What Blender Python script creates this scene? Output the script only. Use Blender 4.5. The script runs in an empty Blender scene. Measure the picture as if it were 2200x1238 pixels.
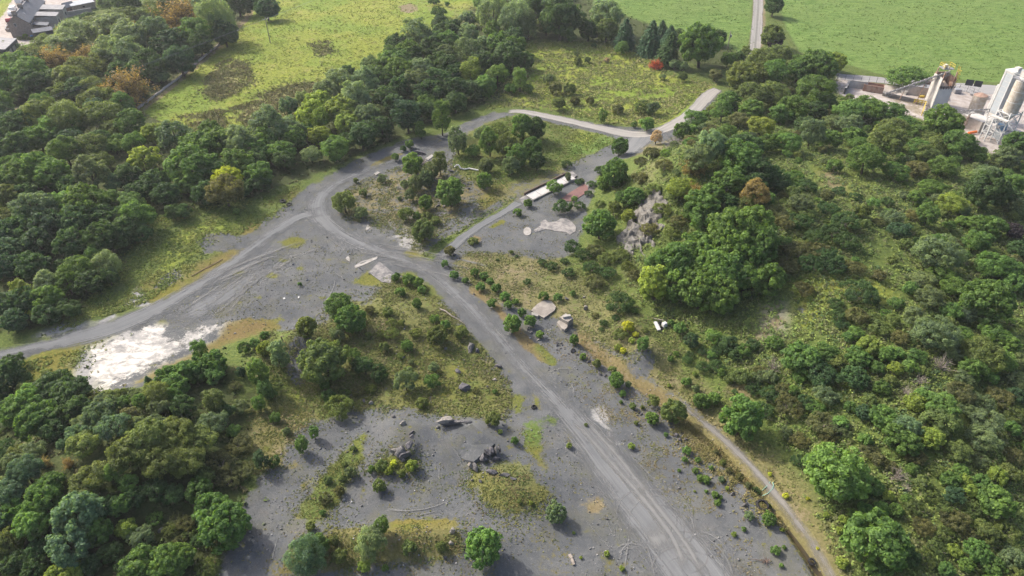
import bpy, math, random
import numpy as np
from mathutils import Vector, Matrix

random.seed(7)
RNG = np.random.default_rng(7)
scene = bpy.context.scene
COL = scene.collection

# ------------------------------------------------------------ camera, sky, sun, exposure
CAM_H, PITCH = 75.0, math.radians(37.0)
cam = bpy.data.cameras.new('camera')
cam.sensor_width = 36.0
cam.lens = 24.0
cam.clip_start = 0.5
cam.clip_end = 6000.0
camo = bpy.data.objects.new('camera', cam)
camo.location = (0, 0, CAM_H)
camo.rotation_euler = (math.pi / 2 - PITCH, 0, 0)
COL.objects.link(camo)
scene.camera = camo

SUN_EL, SUN_AZ = math.radians(40.0), math.radians(145.0)      # azimuth counted from +x towards +y
world = bpy.data.worlds.new('World')
scene.world = world
world.use_nodes = True
wn = world.node_tree
sky = wn.nodes.new('ShaderNodeTexSky')
sky.sky_type = 'NISHITA'
sky.sun_disc = False
sky.sun_elevation = SUN_EL
sky.sun_rotation = math.radians(305.0)
sky.air_density = 0.8
sky.dust_density = 5.0
sky.ozone_density = 0.6
bg = wn.nodes['Background']
bg.inputs['Strength'].default_value = 0.15
wn.links.new(sky.outputs[0], bg.inputs[0])
sun = bpy.data.lights.new('sun', 'SUN')
sun.energy = 2.4
sun.angle = math.radians(1.2)
sun.color = (1.0, 0.94, 0.84)
suno = bpy.data.objects.new('sun', sun)
sd = Vector((math.cos(SUN_EL) * math.cos(SUN_AZ), math.cos(SUN_EL) * math.sin(SUN_AZ), math.sin(SUN_EL)))
suno.rotation_euler = (-sd).to_track_quat('-Z', 'Y').to_euler()
suno.location = sd * 300
COL.objects.link(suno)
scene.view_settings.view_transform = 'Standard'
scene.view_settings.look = 'None'
scene.view_settings.gamma = 1.0
scene.view_settings.use_curve_mapping = False
scene.view_settings.exposure = 1.2
cy = scene.cycles
cy.max_bounces = 8
cy.diffuse_bounces = 5
cy.glossy_bounces = 1
cy.transmission_bounces = 4
cy.transparent_max_bounces = 32
cy.volume_bounces = 0
cy.use_denoising = True
cy.use_adaptive_sampling = True
cy.adaptive_threshold = 0.008
cy.denoising_prefilter = 'NONE'

# ------------------------------------------------------------ picture point -> place on the land
FPX = 2200 / 36 * 24
CF = np.array([0, math.cos(PITCH), -math.sin(PITCH)])
CU = np.array([0, math.sin(PITCH), math.cos(PITCH)])


def rays(px, py):
    px = np.atleast_1d(np.asarray(px, float)); py = np.atleast_1d(np.asarray(py, float))
    d = CF[None] * FPX + np.stack([px - 1100, 0 * px, 0 * px], 1) - CU[None] * (py - 619)[:, None]
    return d / np.linalg.norm(d, axis=1)[:, None]


def flat(px, py):
    d = rays(px, py)
    t = -CAM_H / np.minimum(d[:, 2], -0.05)
    return d[:, 0] * t, d[:, 1] * t


def vnoise(x, y, seed=0):
    xi = np.floor(x).astype(np.int64); yi = np.floor(y).astype(np.int64)
    fx = x - xi; fy = y - yi
    fx = fx * fx * (3 - 2 * fx); fy = fy * fy * (3 - 2 * fy)

    def h(a, b):
        n = (a * 374761393 + b * 668265263 + seed * 1442695041) & 0xffffffff
        n = ((n ^ (n >> 13)) * 1274126177) & 0xffffffff
        n = n ^ (n >> 16)
        return (n & 0xffff) / 65535.0
    return (h(xi, yi) * (1 - fx) + h(xi + 1, yi) * fx) * (1 - fy) + (h(xi, yi + 1) * (1 - fx) + h(xi + 1, yi + 1) * fx) * fy


def seg_dist(x, y, pts):
    """distance to a polyline and the parameter along it"""
    best = np.full(x.shape, 1e9); par = np.zeros(x.shape)
    for i in range(len(pts) - 1):
        ax, ay = pts[i]; bx, by = pts[i + 1]
        dx, dy = bx - ax, by - ay
        t = np.clip(((x - ax) * dx + (y - ay) * dy) / max(dx * dx + dy * dy, 1e-9), 0, 1)
        d = np.hypot(x - ax - t * dx, y - ay - t * dy)
        m = d < best
        best = np.where(m, d, best); par = np.where(m, (i + t) / (len(pts) - 1), par)
    return best, par


# hills, mounds and spoil heaps: picture x, y, radius in metres along x and y, height
BUMPS = [(1450, 440, 11, 16, 8), (1570, 540, 20, 22, 5), (1660, 390, 26, 26, 5), (1800, 620, 26, 24, 6),
         (1960, 860, 20, 18, 5), (2080, 470, 28, 26, 4), (1950, 1100, 16, 14, 3),
         (120, 420, 40, 34, 3), (700, 90, 60, 40, 2.5), (1300, 20, 60, 40, 2),
         (300, 900, 9, 7, 2.5), (330, 1010, 9, 8, 3.5), (120, 1060, 12, 10, 3), (640, 745, 4, 3.5, 2.6),
         (850, 700, 10, 8, 1.6), (560, 800, 6, 5, 1.8), (1385, 770, 3.2, 2.6, 1.9), (1350, 715, 5, 4, 1.3),
         (900, 1160, 11, 2.0, 1.5), (1100, 1055, 5, 4, 1.4), (865, 945, 4.5, 5, 1.6), (1010, 945, 5, 4, 1.6),
         (660, 1180, 5, 4, 1.2), (1090, 300, 12, 10, 1.2), (920, 390, 7, 7, 1.0)]
_bx, _by = flat([b[0] for b in BUMPS], [b[1] for b in BUMPS])
DITCH = [(1235, 722), (1330, 800), (1440, 880), (1560, 990), (1640, 1072), (1700, 1150), (1745, 1215), (1790, 1290), (1880, 1450), (2030, 1750)]
DITCH_W = list(zip(*flat([p[0] for p in DITCH], [p[1] for p in DITCH])))


def ground(x, y):
    x = np.asarray(x, float); y = np.asarray(y, float)
    z = np.zeros(x.shape)
    for (px, py, rx, ry, a), cx, cyy in zip(BUMPS, _bx, _by):
        z = z + a * np.exp(-((x - cx) / rx) ** 2 - ((y - cyy) / ry) ** 2)
    z = z + (vnoise(x / 9, y / 9, 1) - .5) * .35 + (vnoise(x / 2.6, y / 2.6, 2) - .5) * .12
    d, t = seg_dist(x, y, DITCH_W)
    z = z - (0.35 + 0.75 * np.clip(t * 2.0, 0, 1)) * np.exp(-(d / 0.95) ** 4)
    return z


def at(px, py, h=0.0):
    """place(s) where the sight line through a picture point meets the land raised by h"""
    d = rays(px, py)
    d[:, 2] = np.minimum(d[:, 2], -0.05)
    z = np.zeros(len(d)) + h
    for _ in range(16):
        t = (z - CAM_H) / d[:, 2]
        z = z * .3 + .7 * (ground(d[:, 0] * t, d[:, 1] * t) + h)
    t = (z - CAM_H) / d[:, 2]
    return np.stack([d[:, 0] * t, d[:, 1] * t, CAM_H + d[:, 2] * t], 1)


def at1(px, py, h=0.0):
    return Vector(at(px, py, h)[0])


def onland(x, y, dz=0.0):
    return Vector((x, y, float(ground(np.array([x]), np.array([y]))[0]) + dz))


def mpp(P):
    """metres per picture pixel at a place"""
    return float((np.array(P) - np.array([0, 0, CAM_H])) @ CF) / FPX


# ------------------------------------------------------------ helpers for objects
def link(o, parent=None):
    COL.objects.link(o)
    if parent is not None:
        o.parent = parent
    return o


def tag(o, label=None, cat=None, group=None, kind=None):
    if label: o['label'] = label
    if cat: o['category'] = cat
    if group: o['group'] = group
    if kind: o['kind'] = kind
    return o


def thing(name, label, cat, loc=(0, 0, 0), rz=0.0, group=None):
    o = bpy.data.objects.new(name, None)
    o.location = loc
    o.rotation_euler = (0, 0, rz)
    o.empty_display_size = 0.3
    return tag(link(o), label, cat, group)


def mesh_np(name, V, Fc, mat=None, smooth=False):
    """mesh from numpy: V (n,3), Fc (m,k) with one face size k"""
    V = np.asarray(V, np.float32); Fc = np.asarray(Fc, np.int32)
    me = bpy.data.meshes.new(name)
    me.vertices.add(len(V)); me.vertices.foreach_set('co', V.ravel())
    k = Fc.shape[1]
    me.loops.add(Fc.size); me.loops.foreach_set('vertex_index', Fc.ravel())
    me.polygons.add(len(Fc))
    me.polygons.foreach_set('loop_start', np.arange(0, Fc.size, k, dtype=np.int32))
    me.polygons.foreach_set('loop_total', np.full(len(Fc), k, np.int32))
    if smooth:
        me.polygons.foreach_set('use_smooth', np.ones(len(Fc), bool))
    me.update(calc_edges=True)
    if mat: me.materials.append(mat)
    return me


def fattr(me, name, vals):
    a = me.attributes.new(name, 'FLOAT', 'POINT')
    a.data.foreach_set('value', np.asarray(vals, np.float32))


def cattr(me, name, vals):
    a = me.attributes.new(name, 'FLOAT_COLOR', 'POINT')
    a.data.foreach_set('color', np.asarray(vals, np.float32).ravel())


class MB:
    """collects boxes, prisms and tubes into one mesh"""
    def __init__(s): s.v = []; s.f = []

    def add(s, vs, fs):
        n = len(s.v)
        s.v += [tuple(v) for v in vs]; s.f += [tuple(i + n for i in f) for f in fs]
        return s

    def box(s, c, size, rz=0.0, M=None):
        hx, hy, hz = size[0] / 2, size[1] / 2, size[2] / 2
        R = Matrix.Rotation(rz, 3, 'Z') if M is None else M
        vs = [Vector(c) + R @ Vector((x * hx, y * hy, z * hz)) for z in (-1, 1) for x, y in ((-1, -1), (1, -1), (1, 1), (-1, 1))]
        return s.add(vs, [(3, 2, 1, 0), (4, 5, 6, 7), (0, 1, 5, 4), (1, 2, 6, 5), (2, 3, 7, 6), (3, 0, 4, 7)])

    def beam(s, a, b, w, h=None, up=(0, 0, 1)):
        a, b = Vector(a), Vector(b)
        d = (b - a); L = d.length
        if L < 1e-6: return s
        d /= L
        u = Vector(up)
        if abs(d.dot(u)) > .98: u = Vector((0, 1, 0))
        sx = d.cross(u).normalized(); uz = sx.cross(d)
        M = Matrix((d, sx, uz)).transposed()
        return s.box((a + b) / 2, (L, w, h or w), M=M)

    def tube(s, pts, rad, n=8, cap=True):
        pts = [Vector(p) for p in pts]
        rr = rad if isinstance(rad, (list, tuple)) else [rad] * len(pts)
        base = len(s.v); ref = Vector((0.3, 0.2, 1)).normalized()
        for i, p in enumerate(pts):
            d = (pts[min(i + 1, len(pts) - 1)] - pts[max(i - 1, 0)]).normalized()
            r0 = ref if abs(d.dot(ref)) < .95 else Vector((1, 0, 0))
            u = d.cross(r0).normalized(); w = d.cross(u)
            for k in range(n):
                a = 2 * math.pi * k / n
                s.v.append(tuple(p + (u * math.cos(a) + w * math.sin(a)) * rr[i]))
        for i in range(len(pts) - 1):
            for k in range(n):
                a, b = base + i * n + k, base + i * n + (k + 1) % n
                s.f.append((a, b, b + n, a + n))
        if cap:
            s.f.append(tuple(base + k for k in reversed(range(n))))
            s.f.append(tuple(base + (len(pts) - 1) * n + k for k in range(n)))
        return s

    def prism(s, poly, z0, z1):
        """vertical prism; poly is a list of (x, y) counter-clockwise; z1 may be a list"""
        n = len(poly)
        zz = z1 if isinstance(z1, (list, tuple)) else [z1] * n
        vs = [(x, y, z0) for x, y in poly] + [(x, y, z) for (x, y), z in zip(poly, zz)]
        fs = [tuple(reversed(range(n))), tuple(range(n, 2 * n))] + [(i, (i + 1) % n, n + (i + 1) % n, n + i) for i in range(n)]
        return s.add(vs, fs)

    def build(s, name, mat, parent=None, loc=None, bevel=0.0, smooth=False):
        me = bpy.data.meshes.new(name)
        me.from_pydata([tuple(v) for v in s.v], [], s.f)
        if smooth: me.polygons.foreach_set('use_smooth', [True] * len(me.polygons))
        me.update()
        me.materials.append(mat)
        o = bpy.data.objects.new(name, me)
        if loc is not None: o.location = loc
        link(o, parent)
        if bevel:
            b = o.modifiers.new('edge', 'BEVEL'); b.width = bevel; b.segments = 1; b.limit_method = 'ANGLE'
        return o


# ------------------------------------------------------------ materials
def nodes(name):
    m = bpy.data.materials.new(name); m.use_nodes = True
    nt = m.node_tree
    return m, nt, nt.nodes['Principled BSDF'], nt.nodes['Material Output']


def N(nt, kind, **kw):
    n = nt.nodes.new(kind)
    for k, v in kw.items():
        if k.startswith('i_'):
            key = k[2:]
            n.inputs[int(key) if key.isdigit() else key].default_value = v
        else:
            setattr(n, k, v)
    return n


def L(nt, a, b): nt.links.new(a, b)


def math_n(nt, op, a, b=None, c=None, clamp=False):
    n = nt.nodes.new('ShaderNodeMath'); n.operation = op; n.use_clamp = clamp
    for i, v in enumerate((a, b, c)):
        if v is None: continue
        if isinstance(v, (int, float)): n.inputs[i].default_value = v
        else: nt.links.new(v, n.inputs[i])
    return n.outputs[0]


def sstep(nt, v, lo, hi):
    n = nt.nodes.new('ShaderNodeMapRange'); n.interpolation_type = 'SMOOTHSTEP'
    n.inputs['From Min'].default_value = lo; n.inputs['From Max'].default_value = hi
    nt.links.new(v, n.inputs['Value'])
    return n.outputs['Result']


def mixc(nt, f, a, b, mode='MIX'):
    n = nt.nodes.new('ShaderNodeMix'); n.data_type = 'RGBA'; n.blend_type = mode
    for sock, v in ((n.inputs[0], f), (n.inputs[6], a), (n.inputs[7], b)):
        if isinstance(v, (int, float)): sock.default_value = v
        elif isinstance(v, tuple): sock.default_value = (*v, 1) if len(v) == 3 else v
        else: nt.links.new(v, sock)
    return n.outputs[2]


def noise(nt, vec, scale, detail=4, rough=.55, dist=0.0, dim='3D'):
    n = nt.nodes.new('ShaderNodeTexNoise'); n.noise_dimensions = dim
    n.inputs['Scale'].default_value = scale; n.inputs['Detail'].default_value = detail
    n.inputs['Roughness'].default_value = rough; n.inputs['Distortion'].default_value = dist
    if vec is not None: nt.links.new(vec, n.inputs['Vector'])
    return n.outputs['Fac']


def mapping(nt, vec, scale=(1, 1, 1), rot=(0, 0, 0), loc=(0, 0, 0)):
    n = nt.nodes.new('ShaderNodeMapping')
    n.inputs['Scale'].default_value = scale; n.inputs['Rotation'].default_value = rot; n.inputs['Location'].default_value = loc
    nt.links.new(vec, n.inputs['Vector'])
    return n.outputs[0]


def solid(name, col, rough=.8, var=.25, scale=1.5, col2=None, metal=0.0, bump=0.0):
    """a plain surface with uneven tone"""
    m, nt, b, out = nodes(name)
    tc = nt.nodes.new('ShaderNodeTexCoord').outputs['Object']
    n1 = noise(nt, tc, scale, 6, .65)
    c2 = col2 or tuple(c * (1 - var) for c in col)
    L(nt, mixc(nt, sstep(nt, n1, .35, .65), col, c2), b.inputs['Base Color'])
    b.inputs['Roughness'].default_value = rough; b.inputs['Metallic'].default_value = metal
    b.inputs['Specular IOR Level'].default_value = .25
    if bump:
        bp = N(nt, 'ShaderNodeBump', i_Strength=bump, i_Distance=.1)
        L(nt, noise(nt, tc, scale * 6, 5, .6), bp.inputs['Height']); L(nt, bp.outputs[0], b.inputs['Normal'])
    return m


# classes of ground cover kept as twelve weights per ground vertex
GRAVEL, PASTURE, MEADOW, ROUGH, MOSS, TAN, PALE, WHITE, WOOD, RUST, YARD, RUSH = range(12)


def ground_material():
    m, nt, b, out = nodes('land')
    tc = nt.nodes.new('ShaderNodeTexCoord').outputs['Object']
    big = noise(nt, tc, .045, 3, .5)
    mid = noise(nt, tc, .33, 8, .62)
    mid2 = noise(nt, mapping(nt, tc, loc=(37, 11, 5)), .55, 8, .66)
    fine = noise(nt, tc, 2.6, 6, .7)
    grit = noise(nt, tc, 9.0, 3, .7)
    tuss = noise(nt, mapping(nt, tc, scale=(.8, 1.2, 1), rot=(0, 0, .5)), 1.25, 4, .7, .4)
    windy = noise(nt, mapping(nt, tc, scale=(.6, .9, 1), rot=(0, 0, .45)), .8, 10, .74, .35)
    W = []
    for k in range(3):
        a = nt.nodes.new('ShaderNodeAttribute'); a.attribute_name = 'cover%d' % k
        s = nt.nodes.new('ShaderNodeSeparateColor'); L(nt, a.outputs['Color'], s.inputs[0])
        W += [s.outputs[0], s.outputs[1], s.outputs[2], a.outputs['Alpha']]

    def ramp(f, *cs, lo=.3, hi=.7):
        c = mixc(nt, sstep(nt, f, lo, hi), cs[0], cs[1])
        return c
    peb = noise(nt, tc, 3.2, 5, .75)
    dirt = noise(nt, mapping(nt, tc, loc=(3, 71, 0)), .16, 7, .7)
    gcol = mixc(nt, sstep(nt, mid, .32, .68), (.062, .067, .072), (.088, .093, .096))
    gcol = mixc(nt, math_n(nt, 'MULTIPLY', sstep(nt, noise(nt, mapping(nt, tc, scale=(1, 1.4, 1), rot=(0, 0, .7)), .09, 8, .68, .6), .46, .62), .75), gcol, (.108, .111, .110))
    gcol = mixc(nt, math_n(nt, 'MULTIPLY', sstep(nt, dirt, .48, .66), .6), gcol, (.090, .090, .066))
    gcol = mixc(nt, math_n(nt, 'MULTIPLY', sstep(nt, mid2, .52, .75), .6), gcol, (.100, .092, .080))
    gcol = mixc(nt, math_n(nt, 'MULTIPLY', sstep(nt, peb, .56, .68), .65), gcol, (.148, .150, .148))
    gcol = mixc(nt, math_n(nt, 'MULTIPLY', sstep(nt, peb, .45, .33), .65), gcol, (.038, .040, .044))
    spot = math_n(nt, 'ADD', noise(nt, mapping(nt, tc, loc=(9, 2, 0)), .9, 5, .7), math_n(nt, 'MULTIPLY', dirt, .35))
    gcol = mixc(nt, math_n(nt, 'MULTIPLY', sstep(nt, spot, .79, .87), .8), gcol, (.115, .112, .030))
    gcol = mixc(nt, math_n(nt, 'MULTIPLY', sstep(nt, grit, .60, .72), .5), gcol, (.30, .29, .28))
    wj = noise(nt, mapping(nt, tc, scale=(.5, 1.5, 1), rot=(0, 0, .35)), 2.2, 6, .75)
    long_ = noise(nt, mapping(nt, tc, scale=(.22, .6, 1), rot=(0, 0, .12)), 1.0, 6, .72, .3)
    past = ramp(long_, (.070, .128, .026), (.130, .196, .048), lo=.36, hi=.62)
    past = mixc(nt, math_n(nt, 'MULTIPLY', sstep(nt, tuss, .50, .36), .6), past, (.040, .080, .018))
    past = mixc(nt, math_n(nt, 'MULTIPLY', sstep(nt, mid2, .52, .72), .5), past, (.125, .165, .050))
    past = mixc(nt, math_n(nt, 'MULTIPLY', sstep(nt, big, .4, .62), .4), past, (.110, .155, .042))
    mead = ramp(wj, (.115, .155, .020), (.225, .245, .042), lo=.32, hi=.64)
    mead = mixc(nt, math_n(nt, 'MULTIPLY', sstep(nt, mid, .5, .7), .6), mead, (.23, .20, .075))
    mead = mixc(nt, math_n(nt, 'MULTIPLY', sstep(nt, big, .42, .62), .6), mead, (.100, .175, .024))
    mead = mixc(nt, math_n(nt, 'MULTIPLY', sstep(nt, tuss, .50, .36), .7), mead, (.075, .105, .020))
    mead = mixc(nt, math_n(nt, 'MULTIPLY', sstep(nt, long_, .56, .70), .5), mead, (.21, .205, .05))
    rough = ramp(fine, (.044, .072, .018), (.105, .132, .034), lo=.34, hi=.66)
    rough = mixc(nt, math_n(nt, 'MULTIPLY', sstep(nt, mid, .5, .7), .35), rough, (.118, .116, .048))
    moss = ramp(fine, (.084, .084, .018), (.152, .136, .032))
    moss = mixc(nt, math_n(nt, 'MULTIPLY', sstep(nt, mid2, .45, .7), .55), moss, (.068, .096, .018))
    tan = ramp(fine, (.112, .090, .049), (.191, .161, .098))
    tan = mixc(nt, math_n(nt, 'MULTIPLY', sstep(nt, mid2, .5, .7), .5), tan, (.075, .079, .026))
    pale = ramp(fine, (.188, .188, .188), (.277, .270, .255))
    white = ramp(windy, (.20, .195, .185), (.50, .475, .43), lo=.36, hi=.60)
    wood = ramp(fine, (.026, .038, .013), (.060, .070, .026))
    rust = ramp(fine, (.090, .070, .028), (.150, .112, .048))
    yard = ramp(mid2, (.360, .330, .307), (.247, .214, .191))
    rush = ramp(wj, (.115, .105, .050), (.19, .175, .08))
    seq = [(PALE, pale, mid), (MOSS, moss, mid2), (TAN, tan, mid), (RUST, rust, mid2), (ROUGH, rough, mid), (WOOD, wood, mid),
           (MEADOW, mead, mid2), (PASTURE, past, mid), (RUSH, rush, mid2), (YARD, yard, mid), (WHITE, white, windy)]
    acc = None          # ground without bare gravel: the mean of its covers, over which each cover shows in patches of its own
    for k, c, nz in seq:
        v = nt.nodes.new('ShaderNodeVectorMath'); v.operation = 'SCALE'
        L(nt, c, v.inputs[0]); L(nt, W[k], v.inputs['Scale'])
        if acc is not None:
            a_ = nt.nodes.new('ShaderNodeVectorMath'); a_.operation = 'ADD'
            L(nt, acc, a_.inputs[0]); L(nt, v.outputs[0], a_.inputs[1]); acc = a_.outputs[0]
        else:
            acc = v.outputs[0]
    dv = nt.nodes.new('ShaderNodeVectorMath'); dv.operation = 'SCALE'
    L(nt, acc, dv.inputs[0]); L(nt, math_n(nt, 'DIVIDE', 1.0, math_n(nt, 'MAXIMUM', math_n(nt, 'SUBTRACT', 1.0, W[GRAVEL]), .02)), dv.inputs['Scale'])
    g0 = math_n(nt, 'ADD', W[GRAVEL], math_n(nt, 'MULTIPLY', math_n(nt, 'SUBTRACT', math_n(nt, 'ADD', math_n(nt, 'MULTIPLY', mid2, .8), math_n(nt, 'MULTIPLY', fine, .5)), .65), 1.5))
    col = mixc(nt, sstep(nt, g0, .40, .60), dv.outputs[0], gcol)
    for k, c, nz in seq:
        nn = math_n(nt, 'ADD', math_n(nt, 'MULTIPLY', nz, 1.7), math_n(nt, 'MULTIPLY', fine, .9))
        v = math_n(nt, 'ADD', W[k], math_n(nt, 'SUBTRACT', nn, 1.30))
        col = mixc(nt, sstep(nt, v, .40, .62), col, c)
    L(nt, col, b.inputs['Base Color'])
    b.inputs['Roughness'].default_value = .95
    b.inputs['Specular IOR Level'].default_value = .1
    veg = math_n(nt, 'MAXIMUM', math_n(nt, 'MAXIMUM', W[PASTURE], W[MEADOW]), math_n(nt, 'MAXIMUM', W[ROUGH], W[RUSH]))
    hgt = math_n(nt, 'ADD', math_n(nt, 'MULTIPLY', grit, .12), math_n(nt, 'MULTIPLY', math_n(nt, 'MULTIPLY', tuss, veg), 1.6))
    bp = N(nt, 'ShaderNodeBump', i_Strength=.85, i_Distance=.35)
    L(nt, hgt, bp.inputs['Height']); L(nt, bp.outputs[0], b.inputs['Normal'])
    return m


def leaf_material(name, trans=.28, gloss=.25):
    """leaves take the tint of their plant (object colour) and a tone of their own"""
    m, nt, b, out = nodes(name)
    oi = nt.nodes.new('ShaderNodeObjectInfo')
    at_ = nt.nodes.new('ShaderNodeAttribute'); at_.attribute_name = 'tone'
    f = at_.outputs['Fac']
    c = mixc(nt, sstep(nt, f, .55, 1.45), mixc(nt, 1.0, oi.outputs['Color'], (.62, .66, .72), 'MULTIPLY'),
             mixc(nt, 1.0, oi.outputs['Color'], (1.45, 1.36, 1.12), 'MULTIPLY'))
    L(nt, c, b.inputs['Base Color'])
    b.inputs['Roughness'].default_value = .62
    b.inputs['Specular IOR Level'].default_value = gloss
    tr = nt.nodes.new('ShaderNodeBsdfTranslucent')
    L(nt, mixc(nt, 1.0, c, (1.25, 1.2, .55), 'MULTIPLY'), tr.inputs['Color'])
    mx = nt.nodes.new('ShaderNodeMixShader'); mx.inputs[0].default_value = trans
    L(nt, b.outputs[0], mx.inputs[1]); L(nt, tr.outputs[0], mx.inputs[2]); L(nt, mx.outputs[0], out.inputs[0])
    return m


def tint_material(name):
    """ground plants: tint stored on the leaves"""
    m, nt, b, out = nodes(name)
    a = nt.nodes.new('ShaderNodeAttribute'); a.attribute_name = 'tint'
    L(nt, a.outputs['Color'], b.inputs['Base Color'])
    b.inputs['Roughness'].default_value = .8
    b.inputs['Specular IOR Level'].default_value = .1
    return m


def track_material(name, c1, c2, c3, soft=.5):
    """draped gravel track: streaks run along it, its edges fray into the ground"""
    m, nt, b, out = nodes(name)
    uv = nt.nodes.new('ShaderNodeUVMap').outputs[0]
    tc = nt.nodes.new('ShaderNodeTexCoord').outputs['Object']
    st = noise(nt, mapping(nt, uv, scale=(1.6, .035, 1)), 1.0, 6, .65, .3)
    st2 = noise(nt, mapping(nt, uv, scale=(5.5, .09, 1), loc=(4, 9, 0)), 1.0, 4, .6, .4)
    md = noise(nt, tc, .4, 7, .65)
    gr = noise(nt, tc, 7.0, 4, .7)
    c = mixc(nt, sstep(nt, st, .36, .66), c1, c2)
    c = mixc(nt, math_n(nt, 'MULTIPLY', sstep(nt, st2, .50, .68), .55), c, c3)
    c = mixc(nt, math_n(nt, 'MULTIPLY', sstep(nt, md, .5, .75), .4), c, tuple(x * .72 for x in c1))
    c = mixc(nt, math_n(nt, 'MULTIPLY', sstep(nt, gr, .55, .75), .35), c, (.34, .33, .32))
    c = mixc(nt, math_n(nt, 'MULTIPLY', sstep(nt, gr, .45, .25), .35), c, (.09, .09, .095))
    L(nt, c, b.inputs['Base Color']); b.inputs['Roughness'].default_value = .92; b.inputs['Specular IOR Level'].default_value = .15
    e = nt.nodes.new('ShaderNodeAttribute'); e.attribute_name = 'edge'
    v = math_n(nt, 'ADD', e.outputs['Fac'], math_n(nt, 'MULTIPLY', math_n(nt, 'SUBTRACT', math_n(nt, 'ADD', math_n(nt, 'MULTIPLY', md, .5), math_n(nt, 'MULTIPLY', st2, .5)), .5), 2.0))
    al = sstep(nt, v, .5 - soft / 2, .62 + soft / 2)
    tr = nt.nodes.new('ShaderNodeBsdfTransparent'); mx = nt.nodes.new('ShaderNodeMixShader')
    L(nt, al, mx.inputs[0]); L(nt, tr.outputs[0], mx.inputs[1]); L(nt, b.outputs[0], mx.inputs[2]); L(nt, mx.outputs[0], out.inputs[0])
    return m


def rock_material(name, c1, c2, c3):
    m, nt, b, out = nodes(name)
    tc = nt.nodes.new('ShaderNodeTexCoord').outputs['Object']
    n1 = noise(nt, tc, 1.1, 8, .7, .3); n2 = noise(nt, mapping(nt, tc, scale=(1, 1, 3.5), rot=(.3, .2, 0)), 2.2, 6, .7)
    c = mixc(nt, sstep(nt, n1, .35, .65), c1, c2)
    c = mixc(nt, math_n(nt, 'MULTIPLY', sstep(nt, n2, .52, .72), .7), c, c3)
    L(nt, c, b.inputs['Base Color']); b.inputs['Roughness'].default_value = .9; b.inputs['Specular IOR Level'].default_value = .2
    bp = N(nt, 'ShaderNodeBump', i_Strength=.8, i_Distance=.25)
    L(nt, n2, bp.inputs['Height']); L(nt, bp.outputs[0], b.inputs['Normal'])
    return m


MT = dict(
    land=ground_material(), leaf=leaf_material('leaf', .50), needle=leaf_material('needle', .2, .1), tuft=tint_material('ground_plants'),
    bark=solid('bark', (.085, .07, .05), .95, .5, 3, bump=.5), twig=solid('dead_twig', (.30, .26, .22), .9, .4, 3),
    track=track_material('gravel_track', (.104, .110, .114), (.138, .143, .146), (.176, .177, .174)),
    pale_track=track_material('pale_track', (.200, .192, .178), (.266, .255, .237), (.148, .141, .133)),
    path=track_material('stony_path', (.141, .137, .130), (.189, .181, .167), (.115, .111, .100), .6),
    dust=track_material('dust_mark', (.145, .148, .146), (.178, .178, .172), (.125, .127, .126), .9),
    tarmac=track_material('old_tarmac', (.215, .211, .207), (.259, .252, .248), (.185, .185, .185), .3),
    rock=rock_material('grey_rock', (.108, .104, .104), (.158, .151, .144), (.061, .058, .065)),
    slate=rock_material('dark_rock', (.072, .068, .076), (.122, .119, .122), (.040, .040, .043)),
    pale_rock=rock_material('pale_rock', (.17, .155, .14), (.27, .25, .22), (.085, .075, .065)), crag=rock_material('crag_rock', (.105, .098, .086), (.17, .162, .148), (.052, .060, .028)),
    concrete=solid('concrete', (.281, .270, .253), .9, .3, .8, (.202, .191, .174), bump=.2),
    old_concrete=solid('weathered_concrete', (.259, .238, .209), .95, .3, .9, (.173, .155, .137), bump=.3),
    pink_concrete=solid('worn_concrete', (.235, .222, .21), .95, .3, .9, (.098, .098, .10), bump=.3),
    slab_white=solid('pale_deck', (.36, .352, .34), .7, .1, .8, bump=.1),
    red_slab=solid('red_paving', (.144, .076, .068), .9, .35, .8, (.104, .061, .061), bump=.2),
    white=solid('white_paint', (.52, .52, .51), .55, .18, .6), offwhite=solid('dusty_white', (.45, .43, .40), .7, .2, .7),
    grey_panel=solid('grey_panel', (.33, .365, .39), .6, .1, .4), metal=solid('galvanised_steel', (.30, .30, .31), .5, .3, 2, metal=.3),
    dark=solid('dark_steel', (.07, .07, .075), .6, .3, 2), rubber=solid('tyre_rubber', (.022, .022, .024), .75, .3, 3),
    rusty=solid('rusty_steel', (.24, .135, .095), .85, .4, 1.2, (.33, .24, .19)), yellow=solid('yellow_paint', (.50, .38, .06), .55, .15, 2),
    sandheap=solid('sand', (.50, .40, .31), .95, .2, 1, bump=.4), tanmetal=solid('dusty_tank', (.32, .275, .22), .8, .3, 1.4, (.40, .37, .33)),
    blue=solid('blue_paint', (.17, .28, .42), .5, .3, 1.5), slates=solid('roof_slate', (.115, .125, .145), .7, .3, 1.2),
    felt=solid('pale_roof_felt', (.23, .23, .24), .8, .25, .8), stone=solid('house_stone', (.19, .15, .125), .9, .35, 1.5, (.27, .225, .19)),
    harl=solid('grey_render', (.35, .32, .29), .9, .2, 1.2), wood=solid('weathered_wood', (.25, .22, .19), .85, .35, 3),
    greenhouse=solid('polythene', (.46, .47, .48), .4, .15, .8), brownwood=solid('brown_timber', (.14, .10, .08), .9, .3, 2),
    pane=solid('window_pane', (.03, .035, .045), .15, .2, 1), carred=solid('red_car_paint', (.22, .02, .03), .3, .1, 1),
    carwhite=solid('white_car_paint', (.6, .6, .6), .3, .05, 1), water=solid('ditch_water', (.035, .03, .018), .12, .3, 1, (.06, .045, .02)),
    pipe=solid('white_pipe', (.5, .5, .49), .5, .12, 2), hose=solid('green_hose', (.20, .36, .30), .5, .1, 2), orange=solid('orange_plastic', (.65, .16, .04), .6, .1, 2))


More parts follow.
